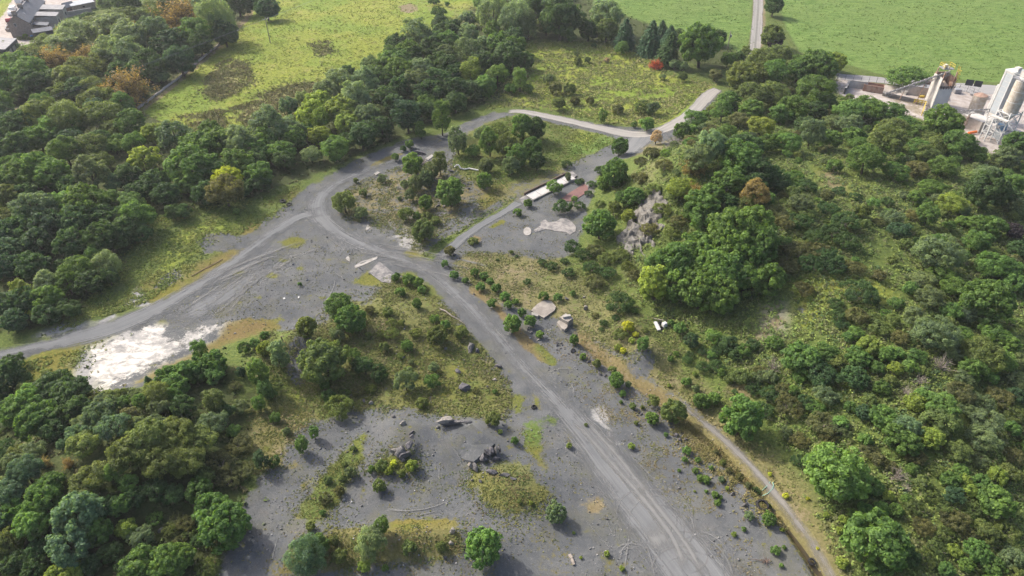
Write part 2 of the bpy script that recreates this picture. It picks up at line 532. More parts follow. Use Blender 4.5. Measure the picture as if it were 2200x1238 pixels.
# ------------------------------------------------------------ the land: one sheet out to the horizon, cut where its cover changes
def poly_sd(x, y, P):
    """signed distance in metres (inside positive) to a polygon"""
    P = np.asarray(P)
    d = np.full(x.shape, 1e9); ins = np.zeros(x.shape, bool)
    for i in range(len(P)):
        ax, ay = P[i]; bx, by = P[(i + 1) % len(P)]
        dx, dy = bx - ax, by - ay
        t = np.clip(((x - ax) * dx + (y - ay) * dy) / max(dx * dx + dy * dy, 1e-9), 0, 1)
        d = np.minimum(d, (x - ax - t * dx) ** 2 + (y - ay - t * dy) ** 2)
        if dy != 0:
            c = ((ay > y) != (by > y)) & (x < dx * (y - ay) / dy + ax)
            ins ^= c
    return np.where(ins, 1, -1) * np.sqrt(d)


def wpoly(P):
    a = at([p[0] for p in P], [p[1] for p in P])
    return a[:, :2]


ys = [14.0]
while ys[-1] < 345:
    ys.append(ys[-1] + (.19 + .0037 * ys[-1] if ys[-1] > 38 else .6))
far = list(np.geomspace(360, 2600, 16)); near = list(np.linspace(-400, -5, 6)) + [4, 10]
ys = np.array(near + ys + far)
nu = 600
us = np.linspace(-1, 1, nu)
ue = np.array([1.03, 1.1, 1.25, 1.6, 2.4, 4.2, 9.0])
us = np.concatenate([-ue[::-1], us, ue])
HW = 46 + .64 * np.clip(ys, 10, None)
GX = us[None, :] * HW[:, None]
GY = np.repeat(ys[:, None], len(us), 1)
gx, gy = GX.ravel(), GY.ravel()
gz = ground(gx, gy)
W = np.zeros((len(gx), 12), np.float32)
W[:, ROUGH] = 1.0
REG = np.zeros(len(gx), np.int32)       # which named sheet a vertex belongs to


def paint(cls, P, s=1.0, feather=1.5, keep=None):
    P = wpoly(P) if not isinstance(P, np.ndarray) else P
    feather = feather * 1.5 + .5
    lo, hi = P.min(0) - feather - 1, P.max(0) + feather + 1
    idx = np.nonzero((gx > lo[0]) & (gx < hi[0]) & (gy > lo[1]) & (gy < hi[1]))[0]
    if not len(idx): return
    sdv = poly_sd(gx[idx], gy[idx], P)
    w = np.clip(sdv / (2 * feather) + .5, 0, 1); w = w * w * (3 - 2 * w)
    _mix(idx, w * s, cls)


def _mix(idx, w, cls):
    mixes = cls if isinstance(cls, dict) else {cls: 1.0}
    W[idx] *= (1 - w)[:, None]
    for k, v in mixes.items():
        W[idx, k] += w * v


def stroke(cls, P, width, s=1.0, feather=.6):
    feather = feather * 1.3 + .2
    a = wpoly(P)
    wid = width if isinstance(width, (list, tuple)) else [width] * len(P)
    wm = max(wid) + feather + 1
    lo, hi = a.min(0) - wm, a.max(0) + wm
    idx = np.nonzero((gx > lo[0]) & (gx < hi[0]) & (gy > lo[1]) & (gy < hi[1]))[0]
    if not len(idx): return
    d, t = seg_dist(gx[idx], gy[idx], [tuple(p) for p in a])
    ww = np.interp(t, np.linspace(0, 1, len(wid)), wid) / 2
    w = np.clip((ww - d) / (2 * feather) + .5, 0, 1)
    _mix(idx, w * s, cls)


def region(code, P):
    P = wpoly(P)
    lo, hi = P.min(0), P.max(0)
    idx = np.nonzero((gx > lo[0]) & (gx < hi[0]) & (gy > lo[1]) & (gy < hi[1]))[0]
    REG[idx[poly_sd(gx[idx], gy[idx], P) > 0]] = code


P_PAST1 = [(1080, -130), (1180, -20), (1260, 10), (1330, 40), (1440, 62), (1545, 92), (1600, 118), (1612, 60), (1617, -130)]
P_PAST2 = [(1655, -130), (1672, 0), (1690, 60), (1720, 112), (1800, 132), (1900, 162), (2000, 164), (2100, 174), (2500, 196), (2600, -130)]
P_MEADOW = [(300, 236), (345, 200), (410, 152), (470, 100), (520, 50), (580, -130), (1060, -130), (1060, 20), (1010, 70), (830, 130), (750, 160), (700, 210), (560, 250), (480, 290), (410, 296), (330, 266)]
P_MEAD2 = [(1120, 92), (1270, 90), (1400, 112), (1430, 160), (1540, 185), (1522, 205), (1478, 248), (1430, 268), (1340, 268), (1200, 238), (1110, 228), (1060, 232), (1040, 215), (1130, 150)]
P_FLOOR = [(-80, 775), (160, 715), (300, 625), (430, 510), (560, 445), (660, 400), (760, 345), (870, 300), (960, 285), (1000, 262), (1060, 240), (1200, 250), (1330, 272), (1432, 272), (1480, 245),
           (1520, 192), (1547, 197), (1505, 258), (1430, 322), (1330, 345), (1285, 385), (1260, 470), (1240, 540), (1130, 600), (1250, 690), (1420, 800), (1510, 880), (1610, 980), (1690, 1080), (1775, 1240),
           (1830, 1340), (2060, 1800), (150, 1800), (430, 1340), (490, 1180), (520, 1080), (600, 960), (640, 890), (700, 900), (760, 870), (690, 760), (640, 715), (560, 700), (440, 760), (330, 830), (230, 848), (175, 815), (60, 775)]
P_WOODS = [
    [(-300, 140), (100, 118), (170, 100), (240, 50), (420, -20), (560, -130), (575, -60), (525, 40), (405, 150), (300, 232), (100, 225), (-300, 270)],
    [(-900, 240), (-300, 200), (100, 205), (200, 230), (300, 240), (420, 292), (560, 285), (700, 230), (830, 130), (960, 60), (1060, -20), (1120, 100), (1125, 190), (1040, 225), (900, 280), (760, 340), (640, 390), (440, 450), (330, 470), (265, 570), (150, 690), (-300, 770), (-1200, 930)],
    [(1040, -130), (1260, -130), (1280, 10), (1420, 60), (1560, 100), (1600, 125), (1550, 150), (1440, 125), (1290, 85), (1120, 85), (1050, 60)],
    [(-900, 830), (150, 812), (230, 852), (330, 845), (470, 765), (540, 850), (530, 1000), (515, 1090), (430, 1340), (150, 1800), (-1500, 1800)],
    [(1420, 330), (1500, 250), (1560, 180), (1640, 110), (1790, 140), (1795, 205), (1980, 262), (2060, 340), (2400, 300), (3300, 330), (3600, 1800), (2080, 1800), (1860, 1340), (1770, 1080), (1660, 880), (1540, 740), (1430, 690), (1330, 560), (1340, 420)]]
paint(MEADOW, P_MEADOW, 1, 2.0); paint(PASTURE, P_PAST1, 1, 1.5); paint(PASTURE, P_PAST2, 1, 1.5)
paint({MEADOW: .72, PASTURE: .1, TAN: .18}, P_MEAD2, 1, 1.5)
for P in P_WOODS: paint(WOOD, P, .85, 2.0)
paint({ROUGH: .45, WOOD: .55}, P_WOODS[3], .8, 2)
paint({ROUGH: .62, PASTURE: .30, WOOD: .08}, P_WOODS[4], .95, 3)
paint(GRAVEL, P_FLOOR, 1, 1.5)
# meadow: rushes, tan sward, bare spots, sheep-worn hollow
for P, s in (([(455, 150), (490, 128), (530, 140), (540, 175), (515, 195), (470, 185), (440, 178)], .5), ([(500, 235), (560, 205), (640, 180), (690, 178), (690, 205), (620, 245), (560, 270), (520, 262)], .62),
             ([(670, 95), (700, 88), (712, 112), (690, 122)], .5), ([(420, 245), (470, 238), (480, 275), (430, 285)], .4), ([(960, 15), (1025, 0), (1030, 50), (970, 55)], .35)):
    paint(RUSH, P, s, 3.0)
paint({TAN: .6, RUSH: .4}, [(455, 172), (500, 165), (515, 185), (500, 210), (460, 215), (438, 200)], .7, 1.5)
paint(TAN, [(858, 14), (880, 8), (898, 18), (885, 28), (862, 26)], 1, .7)
paint({TAN: .8, MEADOW: .2}, [(820, 0), (930, -5), (1000, 15), (980, 40), (880, 30), (800, 15)], .5, 5)
paint(TAN, [(-200, 232), (40, 232), (60, 262), (30, 290), (-200, 310)], .95, 2)
paint(TAN, [(258, 240), (300, 225), (360, 190), (375, 180), (350, 205), (300, 240)], .9, 1)
stroke(TAN, [(300, 232), (400, 158), (470, 100), (530, 40), (560, -20)], 3.0, .85, .8)
# garden strips and street by the houses
paint(YARD, [(-140, -60), (20, -60), (110, -60), (190, 0), (180, 20), (60, 100), (0, 118), (-120, 130)], .9, .8)
paint(PASTURE, [(120, 42), (176, 33), (178, 40), (128, 52)], 1, .5); paint(PASTURE, [(40, 100), (70, 92), (72, 104), (44, 110)], 1, .5)
paint(MEADOW, [(-260, -60), (-10, -60), (25, -60), (27, -2), (8, 30), (-30, 70), (-260, 100)], 1, .6); paint(MEADOW, [(112, 62), (125, 58), (122, 76), (112, 74)], 1, .4)
paint(PASTURE, [(195, -5), (215, -10), (215, 0), (195, 3)], 1, .4)
# plant yard, its sandy floor, farm lane verges
paint(YARD, [(1785, 195), (1800, 168), (1960, 190), (2100, 193), (2500, 214), (2500, 345), (2140, 335), (2060, 290), (1985, 258), (1840, 215)], 1, 1)
paint({TAN: 1}, [(1893, 206), (1930, 206), (1990, 225), (1986, 256), (1960, 245)], .55, .8)
stroke(ROUGH, [(1800, 150), (1960, 172), (2100, 184), (2300, 200)], 2.6, .9)
stroke(TAN, [(1640, -40), (1640, 60), (1632, 120)], 2.0, .8)
# green verge beside the wood
paint({ROUGH: .8, MOSS: .2}, [(130, 700), (230, 620), (285, 560), (330, 470), (430, 446), (560, 436), (650, 398), (610, 445), (520, 500), (430, 590), (310, 660), (200, 702)], 1, 1.2)
paint({MEADOW: .7, ROUGH: .3}, [(360, 490), (430, 470), (500, 465), (520, 490), (440, 520), (400, 580), (340, 610), (320, 560)], .7, 2)
paint({MOSS: .6, TAN: .4}, [(300, 600), (380, 590), (430, 560), (540, 530), (470, 580), (400, 620), (330, 655), (290, 640)], .8, 1.2)
paint(GRAVEL, [(418, 520), (445, 502), (480, 496), (520, 515), (490, 535), (440, 545)], .9, .8); paint(GRAVEL, [(345, 595), (380, 575), (395, 595), (365, 615), (330, 620)], .85, .8)
for P in ([(505, 500), (525, 478), (555, 474), (560, 490), (530, 505)], [(420, 575), (455, 558), (495, 540), (520, 545), (470, 575), (430, 598)], [(555, 440), (600, 420), (640, 408), (630, 425), (580, 445)]):
    paint({RUST: .6, MOSS: .4}, P, .75, .8)
paint({MOSS: .75, MEADOW: .25}, [(30, 800), (70, 765), (150, 740), (215, 722), (252, 714), (205, 748), (178, 790), (165, 825), (80, 815)], 1, .8)
stroke(MOSS, [(230, 708), (290, 685), (345, 655)], 1.6, .6); stroke(MOSS, [(320, 648), (355, 633), (372, 625)], 2.0, .8)
paint(PALE, [(268, 652), (292, 622), (305, 630), (322, 655), (300, 658)], .9, .5); paint(PALE, [(205, 695), (250, 672), (248, 680), (215, 700)], .9, .4); paint(PALE, [(60, 725), (140, 690), (200, 690), (190, 705), (100, 730)], .7, .8)
# spill of pale powder
paint({WHITE: .36, PALE: .64}, [(172, 806), (186, 752), (205, 742), (245, 722), (275, 702), (330, 700), (372, 733), (430, 706), (470, 706), (420, 738), (380, 765), (300, 796), (250, 812), (215, 802), (200, 818)], .72, 3.2)
paint(WHITE, [(220, 748), (300, 745), (350, 748), (320, 768), (260, 785), (205, 795), (200, 765)], .9, 2.6)
paint(WHITE, [(190, 800), (240, 790), (300, 800), (290, 820), (240, 842), (205, 835)], .36, 2); paint(WHITE, [(315, 706), (350, 700), (345, 716), (325, 722)], .8, .8); paint(WHITE, [(380, 715), (470, 690), (490, 705), (430, 730)], .2, 3)
paint(PALE, [(168, 830), (165, 800), (180, 755), (192, 770), (195, 830), (240, 846), (195, 846)], .9, .5)
paint({RUST: .65, MOSS: .35}, [(465, 735), (490, 695), (530, 684), (585, 690), (600, 705), (560, 718), (500, 735), (440, 752)], .95, .8)
stroke({RUST: .5, MOSS: .5}, [(300, 820), (350, 795), (420, 762), (470, 740)], 2.2, .6)
for p in ((585, 592, 20, 7), (630, 520, 34, 14), (555, 640, 12, 5), (645, 575, 10, 6), (600, 685, 14, 7), (690, 640, 10, 5), (350, 690, 12, 5), (515, 585, 18, 6), (610, 560, 12, 6)):
    x, y, a, b_ = p
    paint({MOSS: .7, ROUGH: .3}, [(x - a, y), (x, y - b_), (x + a, y - b_ * .4), (x + a * .6, y + b_), (x - a * .6, y + b_)], .75, .7)
# inside of the loop road
paint({ROUGH: .55, MOSS: .3, TAN: .15}, [(975, 345), (985, 300), (1050, 262), (1110, 246), (1200, 268), (1300, 292), (1325, 303), (1270, 330), (1200, 362), (1100, 395), (1040, 400), (985, 375)], 1, 1.2)
paint(PASTURE, [(1215, 340), (1225, 300), (1245, 283), (1300, 292), (1322, 304), (1270, 330)], .65, 1); paint({MEADOW: .6, MOSS: .4}, [(1220, 300), (1240, 280), (1290, 292), (1260, 320)], .7, 1)
paint({TAN: .5, MOSS: .3, GRAVEL: .2}, [(700, 425), (760, 390), (830, 365), (900, 350), (960, 345), (985, 380), (1080, 405), (1040, 440), (1000, 465), (950, 500), (900, 540), (840, 490), (760, 480), (710, 470)], .62, 2.5)
paint({MOSS: .8, TAN: .2}, [(1030, 430), (1060, 400), (1090, 400), (1060, 440), (1035, 455)], .7, .8); paint({MOSS: .6, RUST: .4}, [(800, 350), (840, 332), (870, 328), (830, 352), (790, 368)], .8, .7)
paint(PALE, [(855, 510), (870, 490), (895, 500), (915, 528), (900, 545), (870, 535)], .5, 1.2); paint(PALE, [(750, 480), (800, 475), (860, 500), (890, 540), (830, 530), (770, 510)], .25, 2)
paint({ROUGH: .8, MOSS: .2}, [(905, 550), (950, 515), (1010, 485), (1070, 450), (1100, 432), (1108, 440), (1050, 470), (1000, 500), (955, 532), (930, 560)], .95, .6)
paint({MOSS: .9, ROUGH: .1}, [(865, 545), (890, 535), (905, 550), (880, 552)], .9, .5); paint({MOSS: .7, ROUGH: .3}, [(1045, 490), (1080, 470), (1090, 478), (1060, 492)], .85, .5); paint({RUST: .6, TAN: .4}, [(1005, 515), (1020, 506), (1038, 512), (1025, 522)], .9, .4)
paint({TAN: .45, ROUGH: .35, MOSS: .2}, [(1060, 420), (1130, 380), (1200, 360), (1240, 365), (1150, 410), (1080, 445)], .55, 1.2)
# vegetated spoil between tracks
paint({ROUGH: .45, TAN: .3, MOSS: .25}, [(640, 712), (700, 690), (740, 640), (790, 650), (830, 610), (880, 590), (930, 630), (985, 690), (1030, 740), (1075, 800), (1100, 870), (1060, 905), (960, 890), (860, 878), (760, 880), (700, 880), (640, 840), (590, 800), (540, 760), (560, 720)], .85, 1.5)
paint({MOSS: .6, ROUGH: .4}, [(860, 760), (930, 720), (1010, 740), (1050, 800), (1060, 860), (960, 880), (880, 860)], .6, 2.5)
paint({MEADOW: .5, MOSS: .5}, [(590, 850), (640, 830), (690, 835), (690, 860), (640, 880), (600, 880)], .7, 1)
paint(GRAVEL, [(620, 735), (650, 712), (665, 730), (650, 780), (660, 830), (630, 830), (612, 780)], .9, .7); paint(TAN, [(800, 680), (830, 690), (840, 730), (810, 720)], .7, .8); paint({TAN: .7, GRAVEL: .3}, [(810, 760), (830, 755), (840, 775), (825, 780)], .8, .5)
paint({GRAVEL: .6, TAN: .4}, [(1030, 770), (1060, 775), (1070, 810), (1040, 815), (1025, 800)], .8, .8)
paint({ROUGH: .6, MOSS: .4}, [(845, 590), (880, 585), (920, 610), (945, 640), (905, 640), (870, 620)], .9, 1); paint({MOSS: .7, ROUGH: .3}, [(745, 610), (790, 575), (810, 580), (830, 610), (790, 620)], .65, .8)
paint({TAN: .4, MOSS: .35, GRAVEL: .25}, [(540, 880), (600, 850), (680, 878), (690, 895), (640, 935), (600, 1000), (560, 1010), (520, 960)], .9, 1.2)
# right of the main track up to the hill foot
paint({TAN: .55, ROUGH: .25, MOSS: .2}, [(965, 560), (1010, 540), (1100, 545), (1210, 560), (1280, 600), (1400, 700), (1460, 760), (1570, 870), (1600, 930), (1520, 880), (1420, 810), (1320, 755), (1200, 690), (1080, 650), (1000, 610)], .8, 1.5)
stroke({RUST: .6, TAN: .4}, [(1020, 625), (1060, 655), (1090, 690), (1130, 735), (1165, 770)], [2.0, 1.6, 1.6, 2.6, 1.5], .8, .5)
stroke({MOSS: .5, ROUGH: .5}, [(1158, 748), (1172, 762), (1186, 778)], 1.7, .9, .4); stroke({MOSS: .7, ROUGH: .3}, [(1228, 805), (1250, 822), (1268, 840)], 1.8, .5, .6)
stroke({RUST: .55, TAN: .45}, [(1245, 730), (1330, 800), (1400, 850), (1440, 880)], 2.2, .85, .6)
stroke({RUSH: .5, MOSS: .3, RUST: .2}, [(1440, 880), (1560, 990), (1640, 1072), (1700, 1150), (1745, 1215), (1790, 1290)], [2.6, 3.0, 2.6, 2.2, 2.2, 2.2], .95, .5)
paint({TAN: .5, GRAVEL: .35, MOSS: .15}, [(1500, 860), (1590, 930), (1680, 990), (1740, 1050), (1800, 1150), (1840, 1300), (1780, 1300), (1700, 1130), (1560, 960), (1470, 880)], .8, 1.5)
paint({MOSS: .5, TAN: .5}, [(1580, 950), (1660, 970), (1720, 1050), (1790, 1140), (1830, 1250), (1790, 1250), (1740, 1160), (1650, 1050)], .35, 1.2)
paint({TAN: .6, MOSS: .4}, [(1300, 780), (1370, 760), (1440, 800), (1500, 850), (1450, 860), (1380, 830)], .5, 1.2)
paint(GRAVEL, [(1355, 760), (1385, 740), (1410, 765), (1400, 800), (1370, 810)], .8, .9)
# bottom floor: grass islands, moss, worn dust
for P, c, s in (([(1128, 930), (1135, 908), (1155, 905), (1168, 930), (1162, 958), (1145, 968), (1130, 955)], {ROUGH: .6, PASTURE: .4}, 1), ([(1130, 960), (1160, 962), (1172, 985), (1190, 1010), (1170, 1020), (1150, 1000)], {MOSS: .7, RUST: .3}, .7),
                ([(1172, 903), (1185, 893), (1200, 900), (1196, 912), (1178, 912)], ROUGH, .9), ([(1100, 850), (1118, 845), (1125, 880), (1115, 890), (1105, 885)], {ROUGH: .5, MOSS: .5}, .9), ([(1142, 845), (1160, 850), (1165, 880), (1145, 875)], {MOSS: .8, TAN: .2}, .75),
                ([(1210, 928), (1225, 918), (1235, 940), (1225, 965), (1215, 960)], {MOSS: .6, RUST: .4}, .7), ([(640, 1108), (650, 1085), (700, 1015), (740, 970), (770, 950), (778, 985), (745, 1040), (730, 1075), (700, 1110), (672, 1122)], {ROUGH: .65, MOSS: .35}, 1),
                ([(760, 950), (785, 925), (790, 935), (775, 960)], {ROUGH: .5, MOSS: .5}, .8), ([(640, 1050), (665, 1025), (672, 1032), (645, 1055)], {MOSS: .8, RUST: .2}, .8), ([(600, 1000), (640, 985), (650, 1000), (610, 1040)], {MOSS: .5, TAN: .5}, .5),
                ([(790, 1010), (830, 975), (880, 975), (898, 1000), (880, 1020), (830, 1025)], {MOSS: .5, ROUGH: .5}, .8), ([(1000, 1045), (1010, 1000), (1060, 1010), (1110, 1010), (1170, 1040), (1195, 1060), (1150, 1100), (1095, 1112), (1040, 1085)], {MOSS: .4, TAN: .25, ROUGH: .35}, .72),
                ([(1060, 990), (1120, 985), (1150, 1030), (1110, 1040), (1070, 1020)], {ROUGH: .6, TAN: .4}, .7), ([(640, 1240), (620, 1190), (680, 1140), (760, 1130), (850, 1135), (980, 1118), (1000, 1150), (1000, 1200), (900, 1215), (800, 1225)], {TAN: .4, MOSS: .4, ROUGH: .2}, .72),
                ([(830, 1120), (880, 1115), (960, 1115), (965, 1125), (900, 1135), (840, 1135)], {MOSS: .7, RUST: .3}, .85), ([(560, 1200), (600, 1180), (640, 1210), (620, 1260), (560, 1260)], {MOSS: .5, RUST: .5}, .5), ([(1100, 1110), (1160, 1110), (1230, 1180), (1270, 1300), (1130, 1300), (1120, 1180)], {TAN: .3, MOSS: .4, GRAVEL: .3}, .5),
                ([(1240, 1080), (1290, 1060), (1300, 1090), (1270, 1105)], TAN, .7), ([(930, 920), (950, 915), (948, 940), (935, 935)], {MOSS: .8, TAN: .2}, .7), ([(1290, 1195), (1310, 1185), (1318, 1205), (1300, 1220)], {MOSS: .8, RUST: .2}, .7), ([(1325, 1215), (1345, 1212), (1345, 1230), (1330, 1228)], {MOSS: .8, RUST: .2}, .7),
                ([(1380, 900), (1400, 895), (1410, 915), (1390, 920)], {MOSS: .8, TAN: .2}, .5), ([(1420, 960), (1450, 990), (1440, 1010), (1420, 990)], {TAN: .8, MOSS: .2}, .5), ([(760, 1050), (800, 1040), (820, 1060), (780, 1075)], {MOSS: .7, TAN: .3}, .4)):
    paint(c, P, s, .9)
paint(PALE, [(1255, 870), (1290, 870), (1320, 930), (1340, 960), (1310, 950)], .55, .9); paint({TAN: .6, PALE: .4}, [(1280, 865), (1330, 880), (1310, 910)], .5, .6)
# hillside clearings
paint({MEADOW: .25, ROUGH: .5, MOSS: .25}, [(1735, 360), (1800, 330), (1840, 345), (1900, 390), (1900, 425), (1840, 440), (1760, 425)], .95, 1.5); paint({TAN: .7, RUST: .3}, [(1760, 370), (1800, 365), (1820, 400), (1800, 420), (1770, 415)], .75, 1)
paint({ROUGH: .5, PASTURE: .3, MOSS: .2}, [(1850, 500), (1910, 500), (1950, 590), (1930, 640), (1860, 580)], .95, 1.2); paint({MEADOW: .6, MOSS: .4}, [(1715, 600), (1760, 588), (1830, 592), (1900, 600), (1930, 640), (1900, 660), (1800, 640), (1760, 700), (1710, 720), (1700, 660)], .8, 1.5)
paint({TAN: .6, PALE: .4}, [(1640, 660), (1680, 640), (1695, 680), (1685, 720), (1640, 735), (1625, 720)], .95, 1); paint(GRAVEL, [(1705, 665), (1722, 658), (1735, 680), (1725, 688)], .9, .6); paint({TAN: .8, MOSS: .2}, [(1610, 720), (1660, 745), (1600, 770), (1570, 760)], .7, 1)
paint({TAN: .5, MOSS: .5}, [(1880, 760), (1960, 780), (1960, 870), (1900, 860)], .5, 2); paint({RUST: .5, TAN: .5}, [(1955, 1110), (2000, 1100), (2010, 1150), (1975, 1180)], .7, 1.2); paint({MOSS: .5, MEADOW: .5}, [(2040, 990), (2200, 970), (2200, 1060), (2060, 1060)], .4, 3)
paint({TAN: .5, ROUGH: .5}, [(1240, 560), (1330, 540), (1400, 600), (1400, 690), (1330, 680), (1270, 620)], .6, 2); paint({TAN: .7, ROUGH: .3}, [(1370, 310), (1440, 300), (1420, 420), (1380, 430), (1350, 380)], .6, 2)
paint({TAN: .6, RUST: .4}, [(1560, 830), (1600, 820), (1620, 850), (1590, 870)], .9, .7)

# named sheets
for P in P_WOODS: region(4, P)
region(1, P_FLOOR); region(2, P_MEADOW); region(2, P_MEAD2); region(3, P_PAST1); region(5, P_PAST2)
region(6, [(1785, 195), (1800, 168), (1960, 190), (2100, 193), (2500, 214), (2500, 345), (2140, 335), (2060, 290), (1985, 258), (1840, 215)])
nr, nc = GX.shape
ii = (np.arange(nr - 1)[:, None] * nc + np.arange(nc - 1)[None, :]).ravel()
QUADS = np.stack([ii, ii + 1, ii + 1 + nc, ii + nc], 1)
VALL = np.stack([gx, gy, gz], 1)
SHEETS = {0: ('rough_ground', 'rough grassy ground between the tracks, gardens and woods'), 1: ('quarry_floor', 'grey gravel quarry floor with mossy patches'),
          2: ('meadow', 'yellow green meadow with rush patches beyond the tree belt'), 3: ('pasture', 'smooth green pasture beyond the conifer row'),
          4: ('woodland_floor', 'dark leafy ground under the woods and on the hillside'), 5: ('pasture', 'wide smooth green pasture behind the concrete plant'), 6: ('plant_yard', 'dusty pale concrete yard of the batching plant')}
QREG = REG[QUADS[:, 0]]
for code, (nm, lab) in SHEETS.items():
    q = QUADS[QREG == code]
    if not len(q): continue
    used, inv = np.unique(q, return_inverse=True)
    me = mesh_np(nm, VALL[used], inv.reshape(q.shape), MT['land'], True)
    for k in range(3):
        cattr(me, 'cover%d' % k, W[used][:, 4 * k:4 * k + 4])
    tag(link(bpy.data.objects.new(nm, me)), lab, kind='structure')


# ------------------------------------------------------------ tracks, draped strips a few centimetres above the ground sheet
def spline(P, step=.8):
    """smooth curve through rows of numbers, resampled evenly"""
    P = np.asarray(P, float)
    E = np.vstack([2 * P[0] - P[1], P, 2 * P[-1] - P[-2]])
    out = []
    for i in range(1, len(E) - 2):
        n = max(2, int(np.linalg.norm(E[i + 1, :2] - E[i, :2]) / step))
        t = np.linspace(0, 1, n, endpoint=False)[:, None]
        p0, p1, p2, p3 = E[i - 1], E[i], E[i + 1], E[i + 2]
        out.append(.5 * ((2 * p1) + (p2 - p0) * t + (2 * p0 - 5 * p1 + 4 * p2 - p3) * t ** 2 + (3 * p1 - p0 - 3 * p2 + p3) * t ** 3))
    return np.vstack(out + [P[-1:]])


def strip(name, pts, mat, label, lift=.06, nx=12, fade=(2, 2), edge=1.0, step=.8, kind='structure'):
    """pts: (picture x, picture y, width in metres)"""
    w = at([p[0] for p in pts], [p[1] for p in pts])
    S = spline(np.column_stack([w[:, 0], w[:, 1], [p[2] for p in pts]]), step)
    d = np.gradient(S[:, :2], axis=0); d /= np.maximum(np.linalg.norm(d, axis=1), 1e-6)[:, None]
    nrm = np.stack([-d[:, 1], d[:, 0]], 1)
    dist = np.concatenate([[0], np.cumsum(np.linalg.norm(np.diff(S[:, :2], axis=0), axis=1))])
    u = np.linspace(-.5, .5, nx + 1)
    X = S[:, None, 0] + nrm[:, None, 0] * u[None] * S[:, None, 2]
    Y = S[:, None, 1] + nrm[:, None, 1] * u[None] * S[:, None, 2]
    Z = ground(X, Y) + lift
    V = np.stack([X.ravel(), Y.ravel(), Z.ravel()], 1)
    n, m = X.shape
    i = (np.arange(n - 1)[:, None] * m + np.arange(m - 1)[None, :]).ravel()
    q = np.stack([i, i + m, i + m + 1, i + 1], 1)
    me = mesh_np(name, V, q, mat, True)
    em = (0.5 - np.abs(u))[None] * S[:, None, 2] / edge * .9
    en = np.minimum(dist / max(fade[0], .01), (dist[-1] - dist) / max(fade[1], .01))[:, None] + 0 * em
    fattr(me, 'edge', np.clip(np.minimum(em, en), 0, 1).ravel())
    uvl = me.uv_layers.new(name='UVMap')
    UV = np.stack([np.broadcast_to(u[None] * S[:, None, 2], X.shape).ravel(), np.broadcast_to(dist[:, None], X.shape).ravel()], 1)
    uvl.data.foreach_set('uv', UV[q.ravel()].astype(np.float32).ravel())
    return tag(link(bpy.data.objects.new(name, me)), label, kind=kind)


strip('main_track', [(1800, 1750, 15), (1660, 1500, 14), (1560, 1330, 13.5), (1450, 1180, 12), (1370, 1080, 10.5), (1290, 975, 9), (1215, 885, 7.2), (1130, 795, 6.6), (1060, 715, 6.4), (1000, 650, 6.4), (940, 597, 6.4), (880, 565, 6.6), (800, 535, 7), (735, 505, 7.5),
                     (690, 468, 8.5), (685, 432, 8), (715, 400, 6.6), (765, 375, 6), (830, 350, 5.6), (900, 325, 5.2), (970, 293, 5.2), (1010, 270, 5), (1060, 247, 5)], MT['track'],
      'grey gravel haul track curving from the quarry mouth round the loop', edge=3.8, nx=18, fade=(.01, 4))
strip('loop_road', [(1085, 241, 3.5), (1120, 240, 4.2), (1165, 248, 4.6), (1220, 260, 4.8), (1290, 276, 5), (1350, 288, 6), (1400, 287, 5.5), (1450, 266, 5.5), (1490, 238, 5), (1525, 203, 5.5), (1545, 190, 4)], MT['pale_track'],
      'pale stony road round the far side of the copse', edge=1.2, fade=(2, 2))
strip('loop_road', [(1385, 282, 11), (1370, 305, 9), (1350, 325, 8), (1320, 340, 9)], MT['track'], 'gravel apron where the loop road meets the weighbridge track', edge=2.5, fade=(4, 5), lift=.05)
strip('side_track', [(705, 452, 6), (650, 465, 6), (600, 492, 5.6), (540, 535, 5.4), (470, 585, 6), (400, 630, 6.5), (320, 672, 7), (240, 706, 7.5), (160, 727, 7), (80, 745, 5.5), (0, 762, 5), (-120, 795, 5), (-700, 930, 5)], MT['track'],
      'grey gravel track running beside the dark wood', lift=.075, edge=2.8, fade=(5, .01))
strip('side_track', [(640, 560, 7), (560, 590, 8), (470, 640, 9), (390, 680, 10), (300, 705, 8)], MT['track'], 'broad worn gravel swathe towards the powder spill', lift=.05, edge=4.5, fade=(14, 12))
strip('weighbridge_track', [(925, 562, 3), (960, 540, 3.2), (1000, 507, 3.2), (1040, 480, 3.0), (1080, 458, 3.0), (1118, 434, 3.4)], MT['track'], 'narrow gravel track leading to the weighbridge', lift=.07, edge=1.0, fade=(4, 1))
strip('farm_lane', [(1627, -130, 4.4), (1628, -40, 4.4), (1629, 0, 4.4), (1626, 60, 4.4), (1621, 112, 4.2), (1618, 125, 4)], MT['pale_track'], 'pale farm lane with a darker middle between the two pastures', edge=.5, fade=(1, 1))
strip('farm_lane', [(1629, -130, .7), (1629, 0, .7), (1626, 60, .7), (1621, 112, .7)], solid('lane_centre', (.17, .17, .15), .95, .3, 2), 'dark weedy strip along the middle of the farm lane', lift=.09, edge=.3, nx=3)
strip('plant_road', [(1740, 150, 5), (1800, 164, 6), (1880, 171, 6), (1960, 179, 6.5), (2050, 187, 8), (2130, 193, 9), (2250, 201, 9), (2500, 216, 9)], MT['tarmac'], 'pale tarmac road between pasture and concrete plant', edge=.5)
strip('ditch_path', [(1440, 852, 1.2), (1490, 892, 1.7), (1560, 950, 2.0), (1640, 1030, 2.0), (1700, 1105, 1.7), (1745, 1165, 1.6), (1785, 1235, 1.5), (1820, 1310, 1.5), (2040, 1720, 1.5)], MT['path'], 'stony footpath along the bank of the ditch', lift=.07, edge=1.0, fade=(5, .01))
